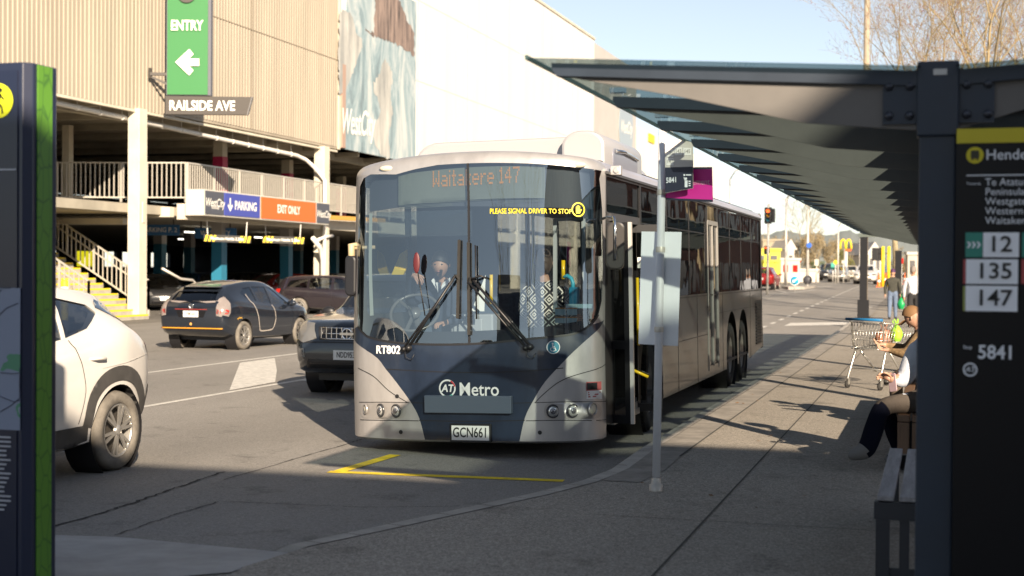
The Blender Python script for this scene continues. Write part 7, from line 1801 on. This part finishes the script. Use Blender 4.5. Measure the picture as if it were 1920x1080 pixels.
def signal(px, py, D, hpx, label, pole=True, lit=0):
    c = at(px, py, D); h = hpx/FPX*D; w = h*.42; base = Vector((c.x, c.y, gz(c.y)))
    t = thing('traffic_light', label, 'traffic light', base, 0, 'traffic lights at the junction')
    if pole: mb = MB(); mb.cyl(base, (c.x+.02, c.y+.12, c.z+h*.8), .065, n=10); mb.build('pole', m_polew, t)
    mb = MB(); mb.box(c.x-w/2, c.x+w/2, c.y-.06, c.y+.06, c.z-h/2, c.z+h/2); mb.box(c.x+w*.62, c.x+w*1.1, c.y+.02, c.y+.3, c.z-h*.48, c.z+h*.48); hd = mb.build('signal_head', m_black, t, bevel=.02)
    mb = MB(); mb.prism(rrect(-w*.62, w*.62, -h*.58, h*.58, .05), c+Vector((0, .07, 0)), (1, 0, 0), (0, 0, 1), (0, .01, 0)); mb.build('backing_board', m_black, t)
    for k, (cl, nm) in enumerate((('sig_red', (.8, .10, .02)), ('sig_amber', (.35, .16, .01)), ('sig_green', (.02, .14, .20)))):
        mm = M('%s_%s' % (cl, 'lit' if k == lit else 'off'), nm, .3, emit=nm if k == lit else None, estr=1.4)
        mb = MB(); q = Vector((c.x, c.y-.065, c.z+h*(.31-.31*k))); mb.lathe([(w*.30, 0), (w*.25, .02), (0, .03)], q, (0, -1, 0), 14); mb.build('lens', mm, hd)
        mb = MB(); P = []
        for i in range(9): a = pi*i/8; P += [q+Vector((cos(a)*w*.36, 0, sin(a)*w*.36)), q+Vector((cos(a)*w*.36, -.16, sin(a)*w*.36))]
        mb.grid(P, 9, 2, 0, True); mb.build('hood', m_black, hd)
signal(1440, 404, 78, 27, 'traffic light on a pole beside the bus rear with its top lamp glowing')
signal(1436, 469, 92, 14, 'low traffic light with a red lamp beside the rear corner of the bus', False)
for px, lb in ((1655, 'yellow traffic light pole left of two, behind the walking man'), (1666, 'yellow traffic light pole right of two, behind the walking man')):
    p = post_at(px, 520, 100); t = thing('signal_pole', lb, 'traffic light', p, 0, 'yellow signal poles'); zt = at(px, 462, 100).z
    mb = MB(); mb.cyl(p, (p.x, p.y, zt), .11, n=10); mb.build('pole', m_yelp, t); mb = MB(); mb.box(p.x-.75, p.x-.35, p.y-.1, p.y+.1, zt-1.0, zt-.1); mb.bar((p.x-.4, p.y, zt-.5), (p.x, p.y, zt-.5), .06); mb.build('signal_head', m_black, t, bevel=.03)
# traffic island and its signs
a, b = ong(1465, 541), ong(1532, 539)
mb = MB(); c = (a+b)/2; L = (b-a).length
ov = [(c.x+cos(t_)*1.25, c.y+sin(t_)*L*.5) for t_ in [2*pi*k/20 for k in range(20)]]
ov = [(a.x-.2, a.y), (b.x-.6, b.y-4), (b.x, b.y+3), (b.x+.9, b.y+2), (b.x+.6, b.y-4), (a.x+1.4, a.y+.3), (a.x+.9, a.y-.6)]
ov2 = [(p.x, p.y) for p in (ong(1465, 540.5), ong(1478, 543.5), ong(1508, 542.5), ong(1531, 539.5), ong(1527, 537), ong(1490, 537.5))]
zz = gz(ov2[2][1]); mb.prism(ov2, (0, 0, zz-.3), (1, 0, 0), (0, 1, 0), (0, 0, .46)); tag(mb.build('traffic_island', m_conc), kind='structure')
def round_sign(px, py, rpx, pyb, D, mat, label, arrow=False):
    c = at(px, py, D); r = rpx/FPX*D; b = Vector((c.x, c.y, gz(c.y))); t = thing('round_sign', label, 'sign', b)
    mb = MB(); mb.cyl(b, (c.x, c.y+.06, c.z), .035, n=10); mb.build('pole', m_polew, t)
    mb = MB(); mb.lathe([(0, .0), (r, 0), (r, .03), (0, .03)], c+Vector((0, .03, 0)), (0, -1, 0), 28); f = mb.build('face', mat, t)
    if arrow:
        mb = MB(); mb.disc(c+Vector((0, -.004, 0)), (1, 0, 0), (0, 0, 1), r, 28, 0, r*.88); d = Vector((-.72, 0, -.5)).normalized(); n_ = Vector((d.z, 0, -d.x)); o_ = c+Vector((0, -.006, 0))
        mb.add([o_-d*r*.6-n_*r*.10, o_+d*r*.1-n_*r*.10, o_+d*r*.1-n_*r*.36, o_+d*r*.62, o_+d*r*.1+n_*r*.36, o_+d*r*.1+n_*r*.10, o_-d*r*.6+n_*r*.10], [(0, 1, 5, 6), (2, 3, 4)]); mb.build('arrow', m_signw, f)
round_sign(1490, 526, 9, 540, 86, M('sign_blue', (.01, .28, .50), .4), 'blue keep-left sign with a white arrow on the traffic island', True)
round_sign(1514, 525, 8.5, 540, 92, M('sign_back_grey', (.05, .05, .06), .5), 'dark back of a round sign on the traffic island')
round_sign(1497, 489, 4.5, 510, 130, m_lampred, 'small red round sign in front of the white shops')
# far buildings on the left of the street
def blockb(name, label, px0, px1, pyt, D, depth, mat, roof=None, wins=0, wm=None, pitched=0):
    a = at(px0, 500, D); b = at(px1, 500, D); zt = at((px0+px1)/2, pyt, D).z; e = b-a; e.z = 0; w = e.length; e.normalize(); n_ = Vector((-e.y, e.x, 0)); z0 = gz(a.y)-.6
    t = thing(name, label, 'building', (a.x, a.y, gz(a.y)))
    mb = MB(); mb.prism([(0, z0), (w, z0), (w, zt), (0, zt)], (a.x, a.y, 0), e, (0, 0, 1), n_*depth); mb.build('wall', mat, t)
    mb = MB()
    if pitched: mb.prism([(-.3, zt), (w+.3, zt), (w*.5, zt+pitched)], (a.x, a.y, 0), e, (0, 0, 1), n_*depth)
    else: mb.prism([(-.1, zt), (w+.1, zt), (w+.1, zt+.2), (-.1, zt+.2)], (a.x, a.y, 0)-n_*.1 if False else Vector((a.x, a.y, 0))-n_*.1, e, (0, 0, 1), n_*(depth+.2))
    mb.build('roof', roof or m_greyw, t)
    for k in range(wins):
        x = w*(k+.25)/wins; ww = w*.5/wins
        mb = MB(); o_ = Vector((a.x, a.y, 0))-n_*.02; zb = z0+.6+.9; mb.prism([(x, zb), (x+ww, zb), (x+ww, min(zt-.4, zb+1.5)), (x, min(zt-.4, zb+1.5))], o_, e, (0, 0, 1), -n_*.04); mb.build('window', wm or m_dgrey, t)
    return t
m_byel = M('facade_yellow', (.46, .43, .03), .6); m_bwht = M('facade_white', (.45, .42, .38), .7); m_btan = M('facade_tan', (.27, .235, .17), .8, nscale=.2, namt=.1)
blockb('yellow_shop', 'bright lime-yellow shop beside the bus rear', 1414, 1463, 470, 118, 8, m_byel, m_byel, 2)
t = blockb('yellow_annex', 'lower bright yellow shop annex with a dark doorway', 1428, 1459, 492, 112, 4, m_byel, m_byel, 0); 
blockb('white_shop', 'small white shop with red trim right of the yellow shop', 1464, 1500, 488, 122, 8, m_bwht, m_greyw, 2, m_lampred)
blockb('white_gable_house', 'white gabled building with a pointed front behind the white shop', 1476, 1489, 468, 135, 8, m_bwht, m_bwht, 1, m_dgrey, 1.0)
blockb('tan_hall', 'wide tan flat-roofed hall behind the yellow shop', 1430, 1482, 452, 150, 20, m_btan, m_btan, 0)
blockb('white_hoarding', 'low white hoarding beyond the traffic island', 1500, 1536, 508, 125, .3, m_bwht, m_bwht, 0)
blockb('right_white_house', 'pale house with a gable right of the dark kerbside post', 1628, 1652, 478, 150, 10, m_bwht, m_greyw, 2, m_dgrey, 1.4)
blockb('right_shops', 'pale shopfronts far along the right side of the street', 1702, 1790, 478, 100, .6, M('facade_stone', (.42, .38, .33), .8, nscale=.6, namt=.2), m_greyw, 5)
# signs
def arch_sign():
    c = at(1586, 458, 128); t = thing('arch_sign', 'yellow twin-arch restaurant sign on a pole above the hedge', 'sign', (c.x, c.y, gz(c.y)))
    u = 128/FPX; mb = MB()
    for s in (-1, 1):
        pts = [c+Vector(((s*5.2+4.9*cos(a_))*u*1.0, 0, (-9+18*sin(a_)**.8)*u)) for a_ in [pi*k/14 for k in range(15)]]
        mb.tube(pts, 1.55*u, 8)
    mb.build('arches', M('arch_yellow', (.80, .55, .01), .4), t)
    mb = MB(); mb.box(c.x-1.0*u, c.x+10*u, c.y-.1, c.y+.1, c.z-13*u, c.z-9*u); mb.build('red_bar', M('arch_red', (.55, .10, .02), .5), t)
    mb = MB(); mb.cyl((c.x, c.y+.1, gz(c.y)), (c.x, c.y+.1, c.z-9*u), .18, n=10); mb.build('pole', m_polew, t)
arch_sign()
def board(px0, px1, py0, py1, D, mat, label, name='board_sign', diamond=False):
    a = at(px0, py1, D); b = at(px1, py0, D); t = thing(name, label, 'sign', (a.x, a.y, gz(a.y))); c = (a+b)/2; w = abs(b.x-a.x)/2; h = (b.z-a.z)/2
    mb = MB()
    if diamond: mb.prism([(-w, 0), (0, -h), (w, 0), (0, h)], c, (1, 0, 0), (0, 0, 1), (0, .05, 0))
    else: mb.prism([(-w, -h), (w, -h), (w, h), (-w, h)], c, (1, 0, 0), (0, 0, 1), (0, .05, 0))
    mb.build('face', mat, t)
    mb = MB(); mb.cyl((c.x, c.y+.08, gz(c.y)), (c.x, c.y+.08, c.z), .05, n=8); mb.build('pole', m_polew, t)
board(1527, 1535, 486, 498, 120, m_bwht, 'small white board sign beyond the traffic island')
board(1562, 1571, 487, 497, 118, m_yelp, 'yellow diamond warning sign left of the silver cars', 'diamond_sign', True)
board(1558, 1565, 493, 505, 125, M('board_teal', (.06, .34, .27), .6), 'teal board behind the dark four-wheel-drive')
board(1578, 1585, 488, 494, 120, m_bwht, 'small white sign above the silver cars')
board(1686, 1694, 484, 494, 80, m_lampred, 'red round-topped stop sign seen between the shelter posts')
# cars far up the street
def farcar(px, py, rz, mat, label, name, s=1.0):
    p = ong(px, py); c = dup(WAG, (p.x, p.y, p.z), rz, label); c.name = name; recolor(c, mat); c.scale = (s, s, s*1.0); c['group'] = 'cars up the street'
    return c
farcar(1553, 526, pi, p_dk, 'dark four-wheel-drive leading the queue up the street', 'dark_car', 1.12)
farcar(1573, 529, pi, p_sil, 'silver car second in the queue up the street', 'silver_car')
farcar(1594, 528, pi, M('paint_champagne', (.42, .38, .32), .6, .3), 'champagne car right of the silver car in the queue', 'silver_car')
farcar(1624, 533, pi, p_wht, 'white car with red and black markings behind the dark kerbside post', 'white_car', 1.05)
farcar(1606, 521, pi, p_blu, 'small blue car behind the champagne car', 'blue_car')
farcar(1433, 543, 0, M('paint_dark_red'), 'red car turning behind the rear of the bus', 'red_car', .95)
farcar(1648, 521, pi, p_blu, 'blue van-like car between the yellow poles', 'blue_car', 1.15)
farcar(1686, 523, pi, p_dk, 'dark car beyond the right-hand shelter post', 'dark_car')
farcar(1528, 515, pi*.5, p_red, 'red car side-on beyond the traffic island', 'red_car', .8)
m_kpost = M('kerb_post_dark', (.012, .013, .016), .7, spec=.2)
# dark kerbside posts
for px, D, pyt, pyb, w, lb in ((1619, 47, 441, 598, .115, 'dark kerbside post with a thicker base beyond the trolley'), (1684, 62, 470, 560, .14, 'dark post behind the walking man')):
    p = at(px, 520, D); t = thing('kerb_post', lb, 'post', (p.x, p.y, .13)); zt = at(px, pyt, D).z
    mb = MB(); mb.box(p.x-w, p.x+w, p.y-w, p.y+w, .13, zt); mb.build('post', m_kpost, t); mb = MB(); mb.box(p.x-w*1.55, p.x+w*1.55, p.y-w*1.55, p.y+w*1.55, .1, .82); mb.build('base', m_kpost, t)
# traffic cones
m_cone = M('cone_orange', (.75, .14, .01), .5)
for px, py, s, lb in ((1648, 538, 1.0, 'orange traffic cone left of the walking man'), (1660, 534, 1.0, 'orange traffic cone just behind the walking man'), (1697, 533, 1.0, 'orange traffic cone right of the dark post')):
    p = ong(px, py); t = thing('traffic_cone', lb, 'traffic cone', p, 0, 'orange cones by the roadworks')
    mb = MB(); mb.box(p.x-.2, p.x+.2, p.y-.2, p.y+.2, p.z, p.z+.05); mb.lathe([(.15, .05), (.03, .95), (0, .95)], p, n=14); cn = mb.build('cone', m_cone, t); mb = MB(); mb.lathe([(.112, .35), (.075, .6)], p, n=14); mb.build('white_band', m_signw, cn)
# leafy and twiggy tree masses
def shrub(name, label, px, pyb, D, wpx, hpx, col, seed, n=2200, group=None, leaf=None, trunk=True):
    rnd = random.Random(seed); u = D/FPX; p = at(px, pyb, D); p.z = gz(p.y); t = thing(name, label, 'tree', p, 0, group); W_, H_ = wpx*u/2, hpx*u
    mb = MB()
    if trunk:
        mb.tube([p, p+Vector((0, 0, H_*.5))], [W_*.06, W_*.03], 8)
        for k in range(7): a = rnd.uniform(0, 6.28); mb.tube([p+Vector((0, 0, H_*.25)), p+Vector((cos(a)*W_*.4, sin(a)*W_*.4, H_*.6)), p+Vector((cos(a)*W_*.6, sin(a)*W_*.6, H_*.85))], [W_*.03, W_*.02, W_*.006], 5)
        mb.build('trunk', m_bark, t)
    mb = MB(); cl = [(rnd.uniform(-.75, .75), rnd.uniform(-.7, .7), rnd.uniform(.2, .85), rnd.uniform(.22, .42)) for _ in range(16)]
    ls = leaf or W_*.05
    for i in range(n):
        c = rnd.choice(cl); d = Vector((rnd.gauss(0, 1), rnd.gauss(0, 1), rnd.gauss(0, 1))).normalized()*c[3]*rnd.random()**.35
        q = p+Vector(((c[0]+d.x)*W_, (c[1]+d.y)*W_, (c[2]+d.z*.6)*H_)); a = Vector((rnd.gauss(0, 1), rnd.gauss(0, 1), rnd.gauss(0, 1))).normalized(); b = a.orthogonal().normalized(); s = ls*rnd.uniform(.5, 1.3)
        mb.add([q-a*s, q+b*s*.6, q+a*s, q-b*s*.6], [(0, 1, 2, 3)])
    mb.build('crown', col, t); return t
m_fbr = M('foliage_bare_tan', (.20, .155, .085), .9, nscale=.4, namt=.35); m_fol = M('foliage_olive', (.13, .13, .03), .9, nscale=.5, namt=.4); m_fgr = M('foliage_green', (.06, .09, .03), .9, nscale=.5, namt=.4)
for i, (px, D, w, h, m_, lb) in enumerate(((1452, 190, 60, 82, m_fbr, 'tan leafless tree mass behind the tan hall'), (1500, 170, 62, 92, m_fbr, 'tan twiggy tree behind the white gabled building'), (1528, 160, 56, 96, m_fbr, 'tallest tan twiggy tree at the middle of the far street'), (1552, 175, 50, 84, m_fbr, 'tan twiggy tree left of the arch sign'), (1588, 150, 42, 62, m_fol, 'olive green tree behind the arch sign'), (1600, 165, 40, 70, m_fgr, 'dark green tree right of the arch sign'), (1540, 140, 44, 40, m_fgr, 'low green bush behind the dark four-wheel-drive'), (1575, 190, 60, 66, m_fbr, 'tan tree far behind the arch sign'), (1640, 200, 60, 40, m_fgr, 'green trees behind the pale gabled house'), (1700, 160, 60, 60, m_fbr, 'tan tree seen between the shelter posts'))):
    shrub('street_tree', lb, px, 515, D, w, h, m_, 40+i, 2600, 'trees lining the far street')
bare = bare_tree('bare_tree', 'fine bare tree rising above the tan trees beyond the island', tuple(post_at(1498, 515, 165)), 9.5, 77, .18, 6, .5, 0, 'trees lining the far street', twig=.03)
# hills
rnd = random.Random(9); mb = MB(); P = []
def ridge(px, base): return base+8*sin(px*.011)+5*sin(px*.037+1)+2.5*sin(px*.11)+1.2*sin(px*.31)
for px in range(1180, 2100, 6):
    D = 1500; a = at(px, ridge(px, 442) if px < 1600 else ridge(px, 446), D); b = at(px, 512, D); P += [(b.x, b.y, -2), (a.x, a.y, a.z), (a.x*1.2, a.y*1.2, a.z*.6)]
mb.grid(P, len(P)//3, 3, 0, True); tag(mb.build('hill', M('hill_bush', (.10, .115, .12), .95, nscale=.02, namt=.25)), kind='structure')
